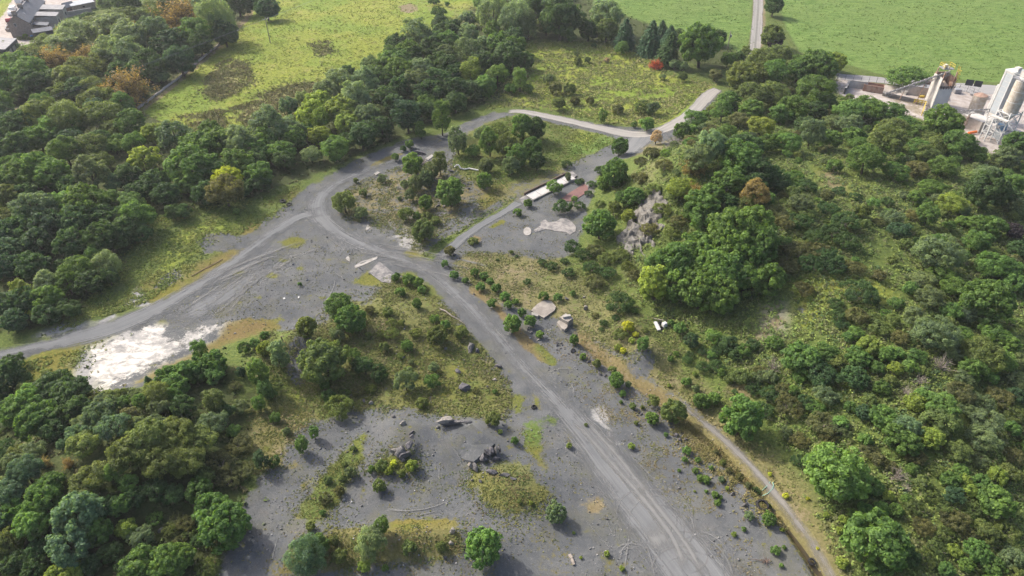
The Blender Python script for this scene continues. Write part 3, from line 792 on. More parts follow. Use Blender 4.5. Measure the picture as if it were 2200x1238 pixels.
strip('ditch_water', [(1655, 1092, .3), (1690, 1140, .55), (1720, 1180, .6), (1748, 1222, .6), (1790, 1290, .6), (2025, 1740, .6)], MT['water'], 'brown standing water in the ditch', lift=.10, nx=4, edge=.1)
# wheel marks scratched pale on the floor
MARKS = [[(1408, 1050), (1435, 1052), (1465, 1070), (1485, 1095), (1488, 1130), (1482, 1155)], [(1408, 1085), (1440, 1090), (1462, 1110), (1470, 1140), (1465, 1165)], [(1450, 1143), (1490, 1146), (1530, 1165), (1560, 1200), (1580, 1250)],
         [(1400, 1120), (1420, 1112), (1438, 1122), (1442, 1140), (1430, 1165)], [(1470, 1150), (1505, 1165), (1520, 1195), (1510, 1220), (1480, 1235)], [(1500, 1190), (1540, 1200), (1560, 1240), (1570, 1290)], [(1300, 1105), (1310, 1135), (1320, 1155)],
         [(1253, 1110), (1280, 1145), (1310, 1180), (1325, 1195)], [(1332, 1210), (1335, 1185), (1352, 1168), (1380, 1165)], [(1280, 1042), (1300, 1065), (1315, 1080)], [(1330, 950), (1370, 995), (1410, 1035), (1430, 1050)], [(1270, 870), (1290, 898), (1305, 918)], [(1280, 880), (1300, 905), (1312, 925)],
         [(1178, 805), (1190, 797), (1210, 793), (1235, 794)], [(1215, 815), (1228, 828), (1233, 845), (1228, 860)], [(1390, 1010), (1420, 1030), (1440, 1055)], [(945, 990), (943, 1025), (948, 1045)], [(820, 1095), (880, 1098), (930, 1090), (975, 1072)], [(700, 1115), (740, 1085), (780, 1060)],
         [(860, 1106), (910, 1105), (950, 1095)], [(690, 655), (705, 640), (716, 620), (722, 595)], [(684, 652), (700, 632), (708, 605)], [(600, 1150), (590, 1180), (580, 1220)], [(970, 960), (985, 980), (992, 1000)], [(890, 500), (940, 540)], [(1340, 1240), (1345, 1200), (1352, 1150)], [(1385, 1160), (1400, 1210), (1410, 1260)]]
rm = random.Random(4)
for cx_, cy_, rr in ((1425, 1128, (2.2, 2.9, 3.7, 4.2)), (1505, 1195, (2.6, 3.3, 4.0)), (1395, 1110, (3.4, 4.1)), (1470, 1240, (2.4, 3.0, 3.8)), (1360, 1215, (2.2, 2.8)), (700, 610, (3.2,))):
    c_ = at(cx_, cy_)[0]
    for r_ in rr:
        a0 = rm.uniform(-1.2, 1.4); sp = rm.uniform(1.2, 2.6); pp = []
        for q in np.linspace(0, 1, 9):
            wx, wy = c_[0] + r_ * math.cos(a0 + sp * q), c_[1] + r_ * math.sin(a0 + sp * q); v_ = np.array([wx, wy, float(ground(np.array([wx]), np.array([wy]))[0]) - CAM_H]); dp = v_ @ CF
            pp.append((1100 + FPX * v_[0] / dp, 619 - FPX * (v_ @ CU) / dp))
        MARKS.append(pp)
for k in range(22):
    o_ = rm.uniform(-75, 75); t0, t1 = sorted((rm.uniform(0, 1), rm.uniform(0, 1)))
    if t1 - t0 < .15: continue
    MARKS.append([(1215 + 330 * t + o_ * (.45 + .75 * t) + rm.uniform(-3, 3), 885 + 390 * t - o_ * .12) for t in np.linspace(t0, t1, 5)])
for k, P in enumerate(MARKS):
    strip('wheel_mark', [(x, y, .26 + .08 * (k % 3)) for x, y in P], MT['dust'], 'pale wheel mark scuffed into the gravel floor', lift=.075 + .0015 * (k % 9), nx=4, edge=.22, fade=(2.0, 2.0), step=.4)
FAN = []
for k in range(34):
    t_ = rm.uniform(0, 1); o1, o2 = rm.uniform(-1, 1), rm.uniform(-1, 1)
    a_ = (720 - 160 * t_ * rm.random() + 30 * o1, 490 + 60 * rm.random()); b_ = (330 + 160 * rm.random(), 640 + 65 * rm.random()); f_ = sorted((rm.random(), rm.random()))
    if f_[1] - f_[0] < .25: continue
    FAN.append([(a_[0] + (b_[0] - a_[0]) * f, a_[1] + (b_[1] - a_[1]) * f - 12 * math.sin(3.1 * f)) for f in np.linspace(f_[0], f_[1], 5)])
for k in range(10):
    a_ = (760 + 60 * rm.random(), 520 + 60 * rm.random()); FAN.append([(a_[0] + d * (60 + 20 * k), a_[1] + d * (12 + 3 * k) + 10 * d * d) for d in (0, .35, .7, 1)])
for k, P in enumerate(FAN):
    strip('dust_streak', [(x, y, .5 + .9 * rm.random()) for x, y in P], MT['dust'], 'faint wheel streak across the worn gravel fan', lift=.085 + .0015 * (k % 12), nx=4, edge=.8, fade=(5, 5))
for k, (P, wd) in enumerate((([(1235, 905), (1300, 980), (1370, 1060), (1440, 1150), (1480, 1240)], 1.6), ([(1255, 900), (1330, 985), (1400, 1075), (1470, 1165), (1520, 1250)], 1.5), ([(1190, 850), (1215, 880)], .8), ([(1360, 1068), (1385, 1050), (1395, 1035)], 1.3), ([(1345, 1075), (1372, 1085)], 1.0), ([(1305, 980), (1312, 985)], 1.8),
                             ([(1100, 760), (1180, 850)], .9), ([(1010, 650), (1090, 740)], .8), ([(880, 558), (960, 610)], 1.0), ([(1390, 1120), (1440, 1200)], 3.0))):
    strip('dust_streak', [(x, y, wd) for x, y in P], MT['dust'], 'pale dusty streak worn along the haul track', lift=.10 + .003 * k, nx=6, edge=.75, fade=(3, 3))


# ------------------------------------------------------------ plants: one crown mesh per kind and form, shared by all copies
def unit(v): return v / np.maximum(np.linalg.norm(v, axis=1), 1e-6)[:, None]


def leaves(C, Nn, T, size, asp):
    """pointed leaf quads: centre, facing, lengthwise direction"""
    T = unit(T - Nn * (T * Nn).sum(1)[:, None]); B = np.cross(Nn, T)
    s = size[:, None]
    V = np.stack([C - T * s, C + B * s * asp + Nn * s * .12, C + T * s, C - B * s * asp + Nn * s * .12], 1).reshape(-1, 3)
    F = np.arange(len(V)).reshape(-1, 4)
    return V, F


def crown_mesh(name, seed, Wd, H, z0, boughs, per_b, rc, per_c, leaf, asp=.6, up=.35, streak=0.0, spread=.5, squash=.85, low=-.55, drop=0.0, mat='leaf'):
    r = np.random.default_rng(seed)
    R = np.array([Wd / 2, Wd / 2, (H - z0) / 2]); cz = z0 + (H - z0) / 2
    k = np.arange(boughs) + .5
    zz = 1 - (1 - low) * k / boughs; ph = k * 2.39996 + r.uniform(0, 6.28)
    bd = unit(np.stack([np.sqrt(np.maximum(1 - zz ** 2, 0)) * np.cos(ph), np.sqrt(np.maximum(1 - zz ** 2, 0)) * np.sin(ph), zz], 1) + r.normal(0, .16, (boughs, 3)))
    br = (1 - spread) * r.uniform(.85, 1.25, boughs)
    bc = bd * (spread * r.uniform(.74, 1.14, boughs))[:, None]
    n = boughs * per_b
    bi = np.repeat(np.arange(boughs), per_b)
    d = unit(r.normal(0, 1, (n, 3)) + bd[bi] * 1.0)
    cc = (bc[bi] + d * (br[bi] * r.uniform(.72, 1.0, n))[:, None])
    lo = cc[:, 2] < -.95
    cc[lo, 2] = -.95
    cc = cc * (R - np.array([rc, rc, rc]) * .6) + np.array([0, 0, cz])
    cr = rc * r.uniform(.65, 1.3, n)
    od = unit(cc - np.array([0, 0, cz - R[2] * .3]))
    m = n * per_c
    ci = np.repeat(np.arange(n), per_c)
    ld = unit(r.normal(0, 1, (m, 3)) + od[ci] * .75 + np.array([0, 0, up]))
    P = cc[ci] + ld * (cr[ci] * r.uniform(.6, 1.06, m))[:, None] * np.array([1, 1, squash])
    if drop: P[:, 2] -= drop * r.uniform(0, 1, m) ** 2 * cr[ci] * 2
    Nn = unit(ld + r.normal(0, .42, (m, 3)))
    T = r.normal(0, 1, (m, 3)) * (1 - streak) + (ld + np.array([0, 0, .5 - drop])) * streak * 1.6
    sz = leaf * r.uniform(.62, 1.3, m)
    P[:, 2] = np.maximum(P[:, 2], .06 + leaf * .3)
    V, F = leaves(P, Nn, T, sz, asp)
    tone = 1 + r.normal(0, .10, boughs)[bi][ci] + r.normal(0, .10, n)[ci] + r.normal(0, .16, m)
    me = mesh_np(name, V, F, MT[mat]); fattr(me, 'tone', np.repeat(tone, 4))
    return me


def conifer_mesh(name, seed, Wd, H, leaf=.3):
    r = np.random.default_rng(seed); P = []; Nn = []; T = []; tone = []
    for lvl in np.linspace(.04, .99, 30):
        rad = Wd / 2 * (1 - lvl) ** .62 * r.uniform(.85, 1.1); nbr = max(5, int(15 * (1 - lvl) + 4))
        for a in np.linspace(0, 6.283, nbr, endpoint=False) + r.uniform(0, 6):
            ln = rad * r.uniform(.75, 1.15) + .12; cnt = int(9 + 13 * (1 - lvl)); t = r.uniform(.25, 1, cnt); tn = r.normal(1, .12)
            dirv = np.array([math.cos(a), math.sin(a), 0]); side = np.array([-dirv[1], dirv[0], 0])
            off = r.normal(0, .17, cnt) * ln * .9 * (1.1 - t)
            for q in range(cnt):
                P.append(dirv * ln * t[q] + side * off[q] + np.array([0, 0, H * lvl - .5 * t[q] ** 2 * ln * .45 + r.normal(0, .08)]))
                T.append(dirv + side * r.normal(0, .5) + np.array([0, 0, -.25 + r.normal(0, .2)])); Nn.append(dirv * .5 + np.array([0, 0, 1]) + r.normal(0, .35, 3)); tone.append(tn + r.normal(0, .14))
    P = np.array(P); V, F = leaves(P, unit(np.array(Nn)), np.array(T), leaf * r.uniform(.7, 1.3, len(P)), .36)
    me = mesh_np(name, V, F, MT['needle']); fattr(me, 'tone', np.repeat(tone, 4))
    return me


def twig_paths(seed, Wd, H, n, jit=.35):
    """branches fanning from the foot, each with side twigs: list of (points, radii)"""
    r = np.random.default_rng(seed); out = []
    for i in range(n):
        a = r.uniform(0, 6.283); el = r.uniform(.35, 1.4)
        d = np.array([math.cos(a) * math.cos(el) * Wd / 2 * 1.2, math.sin(a) * math.cos(el) * Wd / 2 * 1.2, math.sin(el) * H])
        p0 = np.array([d[0] * .04, d[1] * .04, -.1]); pts = [p0]
        for t in (.33, .66, 1.0):
            pts.append(p0 + d * t + r.normal(0, .05 * Wd, 3) * t + np.array([0, 0, -.1 * H * t * t]))
        out.append((pts, [.022 * Wd * .6, .015 * Wd * .6, .01 * Wd * .6, .004 * Wd]))
        for j in range(4):
            b = pts[1 + j % 3] * r.uniform(.8, 1.0); e = b + (d * .28 + r.normal(0, .13 * Wd, 3)); e[2] = max(e[2], .05)
            out.append(([b, (b + e) / 2 + r.normal(0, .03 * Wd, 3), e], [.008 * Wd, .006 * Wd, .003 * Wd]))
    return out


def twig_mesh(name, seed, Wd, H, n, mat='twig'):
    mb = MB()
    for pts, rad in twig_paths(seed, Wd, H, n):
        mb.tube([Vector(p) for p in pts], [float(x) for x in rad], 3, False)
    me = bpy.data.meshes.new(name); me.from_pydata(mb.v, [], mb.f); me.update(); me.materials.append(MT[mat])
    return me


def sparse_mesh(name, seed, Wd, H, n, leaf=.16, per=26):
    """thin autumn foliage strung along the twigs"""
    r = np.random.default_rng(seed); C = []
    for pts, _ in twig_paths(seed, Wd, H, n):
        pts = np.array(pts)
        for _k in range(per):
            t = r.uniform(.35, 1) * (len(pts) - 1); i = min(int(t), len(pts) - 2)
            C.append(pts[i] + (pts[i + 1] - pts[i]) * (t - i) + r.normal(0, .045 * Wd, 3))
    C = np.array(C); C[:, 2] = np.maximum(C[:, 2], .1)
    V, F = leaves(C, unit(r.normal(0, 1, C.shape) + np.array([0, 0, .8])), r.normal(0, 1, C.shape), leaf * r.uniform(.6, 1.3, len(C)), .5)
    me = mesh_np(name, V, F, MT['leaf']); fattr(me, 'tone', np.repeat(1 + r.normal(0, .2, len(C)), 4))
    return me


def trunk_mesh(name, seed, H, rad, limbs, reach):
    r = random.Random(seed); mb = MB(); lean = (r.uniform(-.04, .04) * H, r.uniform(-.04, .04) * H)
    top = Vector((lean[0], lean[1], H * .72))
    mb.tube([(0, 0, -.4), (lean[0] * .2, lean[1] * .2, H * .18), (lean[0] * .6, lean[1] * .6, H * .45), top], [rad * 1.25, rad, rad * .7, rad * .25], 7)
    for i in range(limbs):
        a = i * 2.4 + r.uniform(0, .8); t = r.uniform(.2, .5); b = Vector((lean[0] * t, lean[1] * t, H * t))
        e = b + Vector((math.cos(a) * reach, math.sin(a) * reach, H * r.uniform(.18, .36)))
        mb.tube([b, b.lerp(e, .5) + Vector((0, 0, -.04 * H)), e], [rad * .5, rad * .34, rad * .1], 5)
    me = bpy.data.meshes.new(name); me.from_pydata(mb.v, [], mb.f); me.update(); me.materials.append(MT['bark'])
    return me


PROTO = {}


def proto(key, Wd, H, crown, trunk, cn, tn): PROTO.setdefault(key, []).append((Wd, H, crown, trunk, cn, tn))


for s in range(5):
    proto('o', 9.5, 9.0, crown_mesh('crown', 110 + s, 9.5, 9.0, .4, 17, 12, .76, 62, .25, .62, .35, 0, .46, .85, -.75), trunk_mesh('trunk', s, 9, .32, 5, 2.4), 'crown', 'trunk')
    proto('o', 5.6, 5.4, crown_mesh('crown', 120 + s, 5.6, 5.4, .2, 14, 11, .47, 50, .185, .62, .35, 0, .46, .85, -.75), trunk_mesh('trunk', s + 3, 5.4, .17, 4, 1.4), 'crown', 'trunk')
    proto('a', 7.5, 8.6, crown_mesh('crown', 130 + s, 7.5, 8.6, .5, 15, 9, .8, 60, .24, .42, .6, .3, .56), trunk_mesh('trunk', 9 + s, 8.6, .24, 5, 1.8), 'crown', 'trunk')
    proto('f', 6.4, 5.4, crown_mesh('crown', 140 + s, 6.4, 5.4, .2, 16, 10, .62, 54, .20, .34, .75, .55, .56), trunk_mesh('trunk', 14 + s, 5, .18, 5, 1.6), 'crown', 'trunk')
    proto('f', 3.4, 2.9, crown_mesh('crown', 150 + s, 3.4, 2.9, .1, 11, 8, .38, 46, .145, .34, .75, .55, .56), trunk_mesh('trunk', 18 + s, 2.7, .09, 4, .8), 'crown', 'trunk')
    proto('g', 3.6, 1.9, crown_mesh('foliage', 50 + s, 3.6, 1.9, .05, 14, 9, .27, 46, .105, .3, .5, .7, .62, .95, -.3), twig_mesh('stems', 50 + s, 2.4, 1.3, 7), 'foliage', 'stems')
    proto('s', 2.0, 1.7, crown_mesh('foliage', 60 + s, 2.0, 1.7, .05, 9, 7, .27, 40, .115, .5, .6, .35, .56), twig_mesh('stems', 60 + s, 1.2, 1.2, 6), 'foliage', 'stems')
    proto('p', 1.4, 1.2, crown_mesh('foliage', 70 + s, 1.4, 1.2, .05, 7, 5, .22, 26, .13, .55, .7, .4, .55), twig_mesh('stems', 70 + s, .8, .9, 5), 'foliage', 'stems')
for s in range(2):
    proto('b', 4.2, 6.6, crown_mesh('crown', 80 + s, 4.2, 6.6, .3, 13, 8, .5, 52, .17, .45, .4, .45, .52, 1.1, -.7, .3), trunk_mesh('trunk', 24 + s, 6.6, .13, 4, 1.0), 'crown', 'trunk')
    proto('w', 6.4, 7.4, crown_mesh('crown', 84 + s, 6.4, 7.4, .2, 14, 9, .72, 66, .25, .2, .45, .75, .54, 1.3, -.8, .45), trunk_mesh('trunk', 27 + s, 7.4, .24, 5, 1.6), 'crown', 'trunk')
    proto('c', 5.4, 8.6, conifer_mesh('crown', 90 + s, 5.6, 8.6), trunk_mesh('trunk', 30 + s, 9.2, .17, 2, .8), 'crown', 'trunk')
    proto('d', 2.6, 2.0, twig_mesh('twigs', 94 + s, 2.6, 2.0, 34), None, 'twigs', None)
    proto('r', 5.0, 5.2, sparse_mesh('crown', 97 + s, 5.0, 5.2, 44), twig_mesh('branches', 97 + s, 5.0, 5.2, 44, 'bark'), 'crown', 'branches')

TINT = {'G': (0.109, 0.198, 0.053), 'B': (0.132, 0.233, 0.062), 'Y': (0.223, 0.296, 0.063), 'D': (0.065, 0.124, 0.047), 'E': (0.057, 0.114, 0.059), 'P': (0.187, 0.266, 0.138),
        'A': (0.119, 0.198, 0.108), 'O': (0.134, 0.182, 0.059), 'N': (0.130, 0.145, 0.064), 'R': (0.204, 0.154, 0.070), 'T': (0.259, 0.209, 0.088), 'V': (0.436, 0.490, 0.058),
        'X': (0.399, 0.332, 0.253), 'U': (0.061, 0.050, 0.063), 'C': (0.411, 0.101, 0.061), 'M': (0.133, 0.190, 0.095)}
TWORD = {'G': 'mid green', 'B': 'bright green', 'Y': 'yellow green', 'D': 'dark green', 'E': 'dark bluish green', 'P': 'pale greyish green', 'A': 'pale bluish green', 'O': 'olive green',
         'N': 'brownish olive', 'R': 'rust orange', 'T': 'golden tan', 'V': 'bright yellow', 'X': 'bleached grey', 'U': 'dark purple', 'C': 'red', 'M': 'dull green'}
KINDS = {'o': ('broadleaf_tree', 'tree', 'rounded tree', .95), 'a': ('feathery_tree', 'tree', 'feathery tree', 1.12), 'b': ('slender_tree', 'tree', 'slender upright tree', 1.5), 'w': ('willowy_tree', 'tree', 'soft drooping tree', 1.15),
         'f': ('bushy_tree', 'tree', 'dense bushy tree', .84), 'g': ('gorse_bush', 'bush', 'prickly gorse bush', .52), 's': ('shrub', 'shrub', 'leafy shrub', .85), 'p': ('seedling_bush', 'shrub', 'low young bush', .85),
         'c': ('conifer_tree', 'conifer', 'conifer', 1.15), 'd': ('dead_shrub', 'shrub', 'leafless dead shrub', .78), 'r': ('thin_leaved_tree', 'tree', 'thinly leaved tree', 1.0)}

ZX = 600 / 2185
OFF = dict(A=(0, 0), B=(550, 0), C=(1100, 0), D=(1600, 0), E=(0, 300), F=(550, 300), G=(1100, 300), H=(1600, 300), I=(0, 600), J=(550, 600), K=(1100, 600), L=(1600, 600), M=(0, 898), N=(550, 898), O=(1100, 898), Q=(1600, 898))
TREES = {
 'A': "980 690 250 rR|1410 130 260 rR|690 440 160 rR|560 470 120 rR|1090 260 140 rR|1540 200 160 rR|420 470 170 rT|850 30 180 aP.7|1000 30 200 aD|960 120 230 fO.7|1290 40 260 wO|1110 110 120 aP|1600 40 260 aP|1700 150 300 wP|1860 30 200 oD|2010 20 170 oD|690 140 150 oD.6|740 180 220 fO.6|600 280 330 wP.62|900 230 280 aP.85|1010 290 260 aP|1200 240 230 aA|1330 330 250 oE|1530 270 230 aG|360 340 240 fO.6|480 370 250 aP.7|60 500 200 aP|150 520 220 aG|250 540 230 aG|680 530 260 fO|880 400 260 aP|860 490 200 fO|1000 440 250 aP|950 560 200 oD|1150 520 260 oD|1400 460 280 oE|1560 350 200 oD|60 640 240 oG|250 650 250 oD|430 620 230 fD|560 620 250 fO|740 600 150 oD|1250 600 130 fP|720 690 180 wO|760 800 260 fO|335 810 160 aB|500 850 150 fP|330 900 280 fO|520 920 260 wO|800 900 280 fO|160 960 220 oD|400 1010 200 oB|560 990 180 oG|300 1080 220 oG|1030 960 200 aG|1190 1050 190 oY|1370 1050 240 aA|900 1000 180 fO|1050 1120 160 aG|930 1100 120 aG|700 1140 240 fO|510 1180 220 aG|100 1150 240 oD|1120 1240 220 oY|1560 1150 300 oG|1720 1110 260 oG|1880 1130 240 aP|2100 1000 260 aP|1980 1190 220 oG|900 560 180 aE|1480 110 200 aO|1750 260 220 oE|2080 60 200 oE|30 360 150 fO.5|230 430 200 fO.6|620 690 200 oD|300 760 200 oE",
 'B': "1430 100 150 gD|1390 10 110 gD|1495 30 50 sG|1850 110 230 wP|2020 140 250 wP|2150 60 160 oD|1840 240 130 aG|1250 270 230 aP|1100 340 180 oD|1320 290 120 aM|1490 240 200 oD|1660 270 160 aP|1400 380 200 oD|1500 320 180 oG|1200 420 200 oG|1100 470 220 oG|1000 520 180 oG|890 500 150 fP|720 580 140 oD|640 640 220 aP|850 650 200 aP|960 620 200 oD|1120 560 220 oG|1300 540 180 aP|1480 440 150 aM|1430 510 180 oD|1650 400 200 wM|1760 380 160 aP|1900 360 230 oG|2030 350 180 oG|1960 440 260 oD|1680 560 150 bY|1560 580 160 oD|1780 490 200 oD|1890 590 170 aG|1800 650 130 sG|2065 620 130 bB|1250 650 220 aM|1420 640 220 oD|1150 680 200 oD|1560 700 200 oD|1680 700 200 fD|1350 730 200 oD|1000 760 200 oD|780 760 220 aP|480 790 200 oY|560 730 180 aP|250 830 170 aA|650 850 240 oY|430 920 240 oY|500 1060 170 oY|700 970 180 oY|880 900 180 aM|1180 900 200 bE|1290 870 160 oD|1370 870 120 aD|1450 930 180 bG|1290 1020 100 bG|1200 1130 80 sG|970 880 120 aM|860 1030 200 oD|980 1000 180 oD|120 960 260 aP|250 1010 220 aP|60 1100 220 oG|300 1080 180 oG|620 1170 220 fG|430 1210 160 fP|200 1180 200 oG|690 1110 150 fD|1580 1090 170 bM|1650 150 130 sP|1560 800 200 fD|1080 830 180 oD|360 780 150 aP|2100 470 160 oD|2130 690 100 sG|1990 690 100 sG",
 'C': "380 130 370 oD|270 200 160 oM|740 130 240 aP|600 230 180 oD|740 230 200 oO|890 260 200 cE|1080 290 230 cE|1180 230 120 cE|1240 270 130 cE|1220 380 220 cD|860 370 130 fG|460 290 90 sG|1490 340 390 oG|1130 505 95 rC.7|1340 520 80 sP|1270 500 100 sP|1590 590 120 sN|1330 600 90 sO|640 355 50 sD|505 420 50 sM|510 480 70 sO|290 610 110 sM|340 690 110 sN|450 690 110 sO|370 810 130 fO|490 790 90 sN|610 790 80 sN|830 850 100 sN|1010 830 130 fO|1105 845 130 fM|705 905 80 bB|1060 970 140 sB|960 975 60 sG|1770 460 120 fD|1830 400 100 fO|2050 50 160 oD|2050 280 210 oO|2060 345 130 sU|1960 480 240 fO|2100 430 200 fO|1800 620 230 oO|1900 590 200 oO|2060 560 250 fG|1700 770 190 oG|1880 740 260 fO|2050 720 240 fO|1650 870 160 aG|1780 930 190 fN|1950 970 220 fY|2100 870 200 oG|1560 1010 120 fN|1430 910 180 fG|1330 1020 160 oG|1390 1110 120 fG|1690 1020 180 fG|1560 1150 240 aP|1800 1130 260 oD|2010 1110 180 oG|2120 1060 150 oG|1130 1070 110 aX|1270 1100 140 dX|840 1150 150 oG|200 60 200 oD|130 190 200 wM|1690 470 140 fG|740 470 50 sX|1180 600 60 sP|590 470 60 sM",
 'D': "340 470 280 fO|580 500 300 oG|700 470 190 oY|250 560 230 oO|420 550 200 oG|60 600 200 oG|560 690 300 fG|200 760 300 fG|380 830 250 oG|560 850 180 oD|640 770 180 fG|60 850 200 oG|130 970 200 fY|830 875 260 fG.62|960 845 290 fG.62|1130 875 260 fG.62|1250 955 200 fG.62|830 960 200 oM|860 1040 180 oG|700 940 150 fM|1070 930 200 fG|1180 980 200 fO|1290 960 150 aO|1540 960 300 oG.75|1620 1010 180 oG|1430 1060 150 fO|1100 1110 260 aO|520 1050 200 aM|350 1100 220 fG|170 1130 200 oY|60 1130 200 oD|680 1100 160 sG|1250 1130 200 fO|1420 1180 200 fO|1680 1130 260 fG|1800 1180 200 fG|2110 1110 230 oG|1280 615 330 fG0.45|2060 1220 200 oM|1580 1120 180 oG|900 1110 180 fG|110 470 200 fO|1010 900 220 oG.7|480 960 200 oD|300 930 220 oG|1350 1020 180 fG",
 'E': "130 280 270 oG|290 230 260 oG|410 270 250 oG|500 130 220 aG|330 40 200 oG|700 80 250 fO|900 60 150 fG|780 170 170 fO|720 270 260 aM|1090 210 330 oY|1210 330 200 oD|890 350 130 aA|1480 190 340 oG|1640 70 280 oG|1620 230 250 oG|1480 330 200 oG|1840 180 280 oG|1780 300 220 oV|1760 410 300 fN|2040 260 220 oG|2030 350 150 fD|50 430 220 oO|30 600 160 fO|270 540 300 oA|500 490 220 oB|690 510 300 oG|850 470 150 aG|940 470 130 aP|1030 490 180 aB|1080 600 230 aG|800 620 250 oD|600 640 260 oD|380 680 250 oE|150 700 230 oD|60 730 200 oE|300 800 220 oE|560 820 250 oD|800 760 260 oD|960 720 240 oD|1100 720 180 fD|60 860 220 oE|740 890 150 aB|830 970 190 wP|260 1000 250 oD|600 1000 240 aG|470 1000 150 oD|60 1000 200 oE|380 1130 200 aP|180 1200 150 bY|520 1120 200 aG|680 1120 220 oD|850 1080 180 fD|1340 570 150 fD|1430 560 150 fD|1850 560 60 sG|1300 440 200 oD|1600 420 200 oD|180 420 200 oD|560 370 200 oD|1890 380 150 oD|1000 290 200 oD",
 'F': "1225 190 200 oB|1350 240 170 oM|1440 190 130 bO|1330 310 150 oM|1250 340 120 wM|1160 350 90 sM|1200 430 100 aM|1515 410 250 oB|1325 490 130 oG|1780 320 140 oB|985 305 90 fM|690 490 220 fO|820 570 130 fM|1170 580 150 fO|1120 460 40 sM|1310 700 210 oO|1330 610 100 sO|1260 600 80 sG|1400 630 90 sO|840 410 80 sO|780 320 50 sO|2050 565 80 sG|2130 500 80 sG|1475 970 65 sB|1550 1060 85 sB|1640 1100 60 sG|1715 1040 80 sB|1785 1060 85 sG|1760 1150 90 sB|1885 1160 90 sB|1830 1110 70 sG|1950 1220 90 sB|1890 940 35 gD|2040 910 40 gD|1700 790 100 sO.5|1515 870 100 sN|1100 1070 80 sG|1130 1190 90 sG|680 1220 60 sG|1200 1090 120 sG|1270 1120 100 sB|1300 1170 80 sB|340 1130 40 sG|2000 880 40 sO|1090 140 70 sG|1950 60 200 aO|2040 130 200 oG|2150 60 180 oG|1830 30 200 aG|2000 200 160 oM|1800 190 140 oM|1700 90 130 fG|1900 -60 180 fO|2090 -100 200 oG|2190 -80 180 oD|1780 -40 160 fM|2200 170 160 oD|1150 70 60 sD|1290 150 110 dX",
 'G': "330 372 140 fB|440 290 60 bM|520 330 85 gD|710 340 130 oB|800 260 250 oG|700 240 120 gD|620 350 90 gD|600 420 80 gD|880 440 160 oG|960 430 180 oG|400 530 180 gD|530 520 110 gD|490 460 60 sB|120 490 80 sG|45 565 75 sG|690 660 280 oB|910 590 130 oY|800 540 120 aO|690 500 90 gO|1100 110 180 gN|1190 200 160 gN|1010 170 130 gN|1000 300 150 gN|1110 390 150 gO|1170 550 160 gO|1080 700 160 gN|1300 640 160 gN|1250 720 150 gO|470 840 160 gD|560 900 150 gD|650 870 160 gN|740 930 160 gO|850 900 150 gO|620 1000 160 gD|750 1040 160 gD|900 1000 140 gO|240 960 90 gD|310 990 110 gD|410 950 80 gD|440 1040 120 gD|960 1060 120 gN|640 1110 190 gN|120 1110 80 gD|840 100 150 oG|1480 140 230 aP|1420 200 150 rT|1800 130 340 oG|1930 230 300 oD|1700 290 250 oG|1330 370 230 fY|1280 440 130 fO|1420 410 130 rT|1490 480 280 oG|1560 420 200 oG|1400 570 130 oG|1470 610 200 oG|1700 460 150 oD|1900 430 220 aT|1850 500 150 aO|1740 560 140 oG|1880 670 280 oG|1700 720 300 oB|1950 820 230 oG|1460 840 240 oB|1720 880 260 oB|1870 930 240 oG|1160 1000 240 aG|1130 1130 220 oY|1310 1000 260 oG|1430 1060 230 oG|1570 1010 260 oB|1720 1070 250 oG|1830 1090 220 oB|1480 1180 250 oB|1650 1200 250 oB|1300 1120 220 oG|1300 890 160 oB|540 320 60 gO|1900 320 200 oD|2080 300 200 oD|430 190 110 gD",
 'H': "450 480 210 fM|130 440 200 aT|250 560 180 gN|330 650 180 gN|430 640 200 gD|560 760 200 gD|310 800 150 fG|400 860 220 gN|560 860 200 gN|650 910 220 gD|700 720 200 gD|790 640 230 gD|800 800 200 gD|860 700 140 gN|700 980 200 gD|860 1010 170 gN|510 970 200 gD|350 990 200 gN|260 1010 150 gD|330 1080 120 gD|650 540 170 gD|480 360 170 gD|400 290 150 gG|870 450 110 gD|1110 490 120 gD|920 560 140 sO|1010 500 100 sB|950 160 280 fG|1180 230 200 fG|1350 220 180 fN|1570 190 250 fG|1750 70 300 fG|1790 140 180 fG|1460 360 180 fG|1250 430 90 sM|1340 450 140 sB|1640 480 240 fY|1700 530 160 fM|1900 400 330 oD|2100 330 200 oG|2080 170 250 oG|1910 250 200 fM|2060 430 200 oD|1440 590 170 aG|1220 700 170 fE|1170 600 180 fM|1500 880 350 fM|1650 870 200 fG|1800 800 160 aB|1710 630 110 oB|1830 650 180 oG|1950 660 220 oG|2100 700 150 oU|1870 770 180 oG|1950 960 280 fG|2060 1000 250 fG|2110 1110 200 oG|1400 1100 200 fM|1550 1040 200 fG|1660 1150 230 fG|1300 1170 120 sB|870 940 60 sG|1160 940 80 sO|1060 1060 100 sN|900 1190 300 gD|460 1170 160 gN|200 1110 200 oG|1400 480 120 fG|1330 600 150 gN|1050 640 100 gN|2150 520 180 fM|2150 850 180 oD|1720 950 60 dX|740 400 110 gD|640 170 110 gM|700 200 130 sG|1500 30 220 fO|1350 60 200 fG|1050 60 200 fO|180 260 220 oD|1300 690 160 gO",
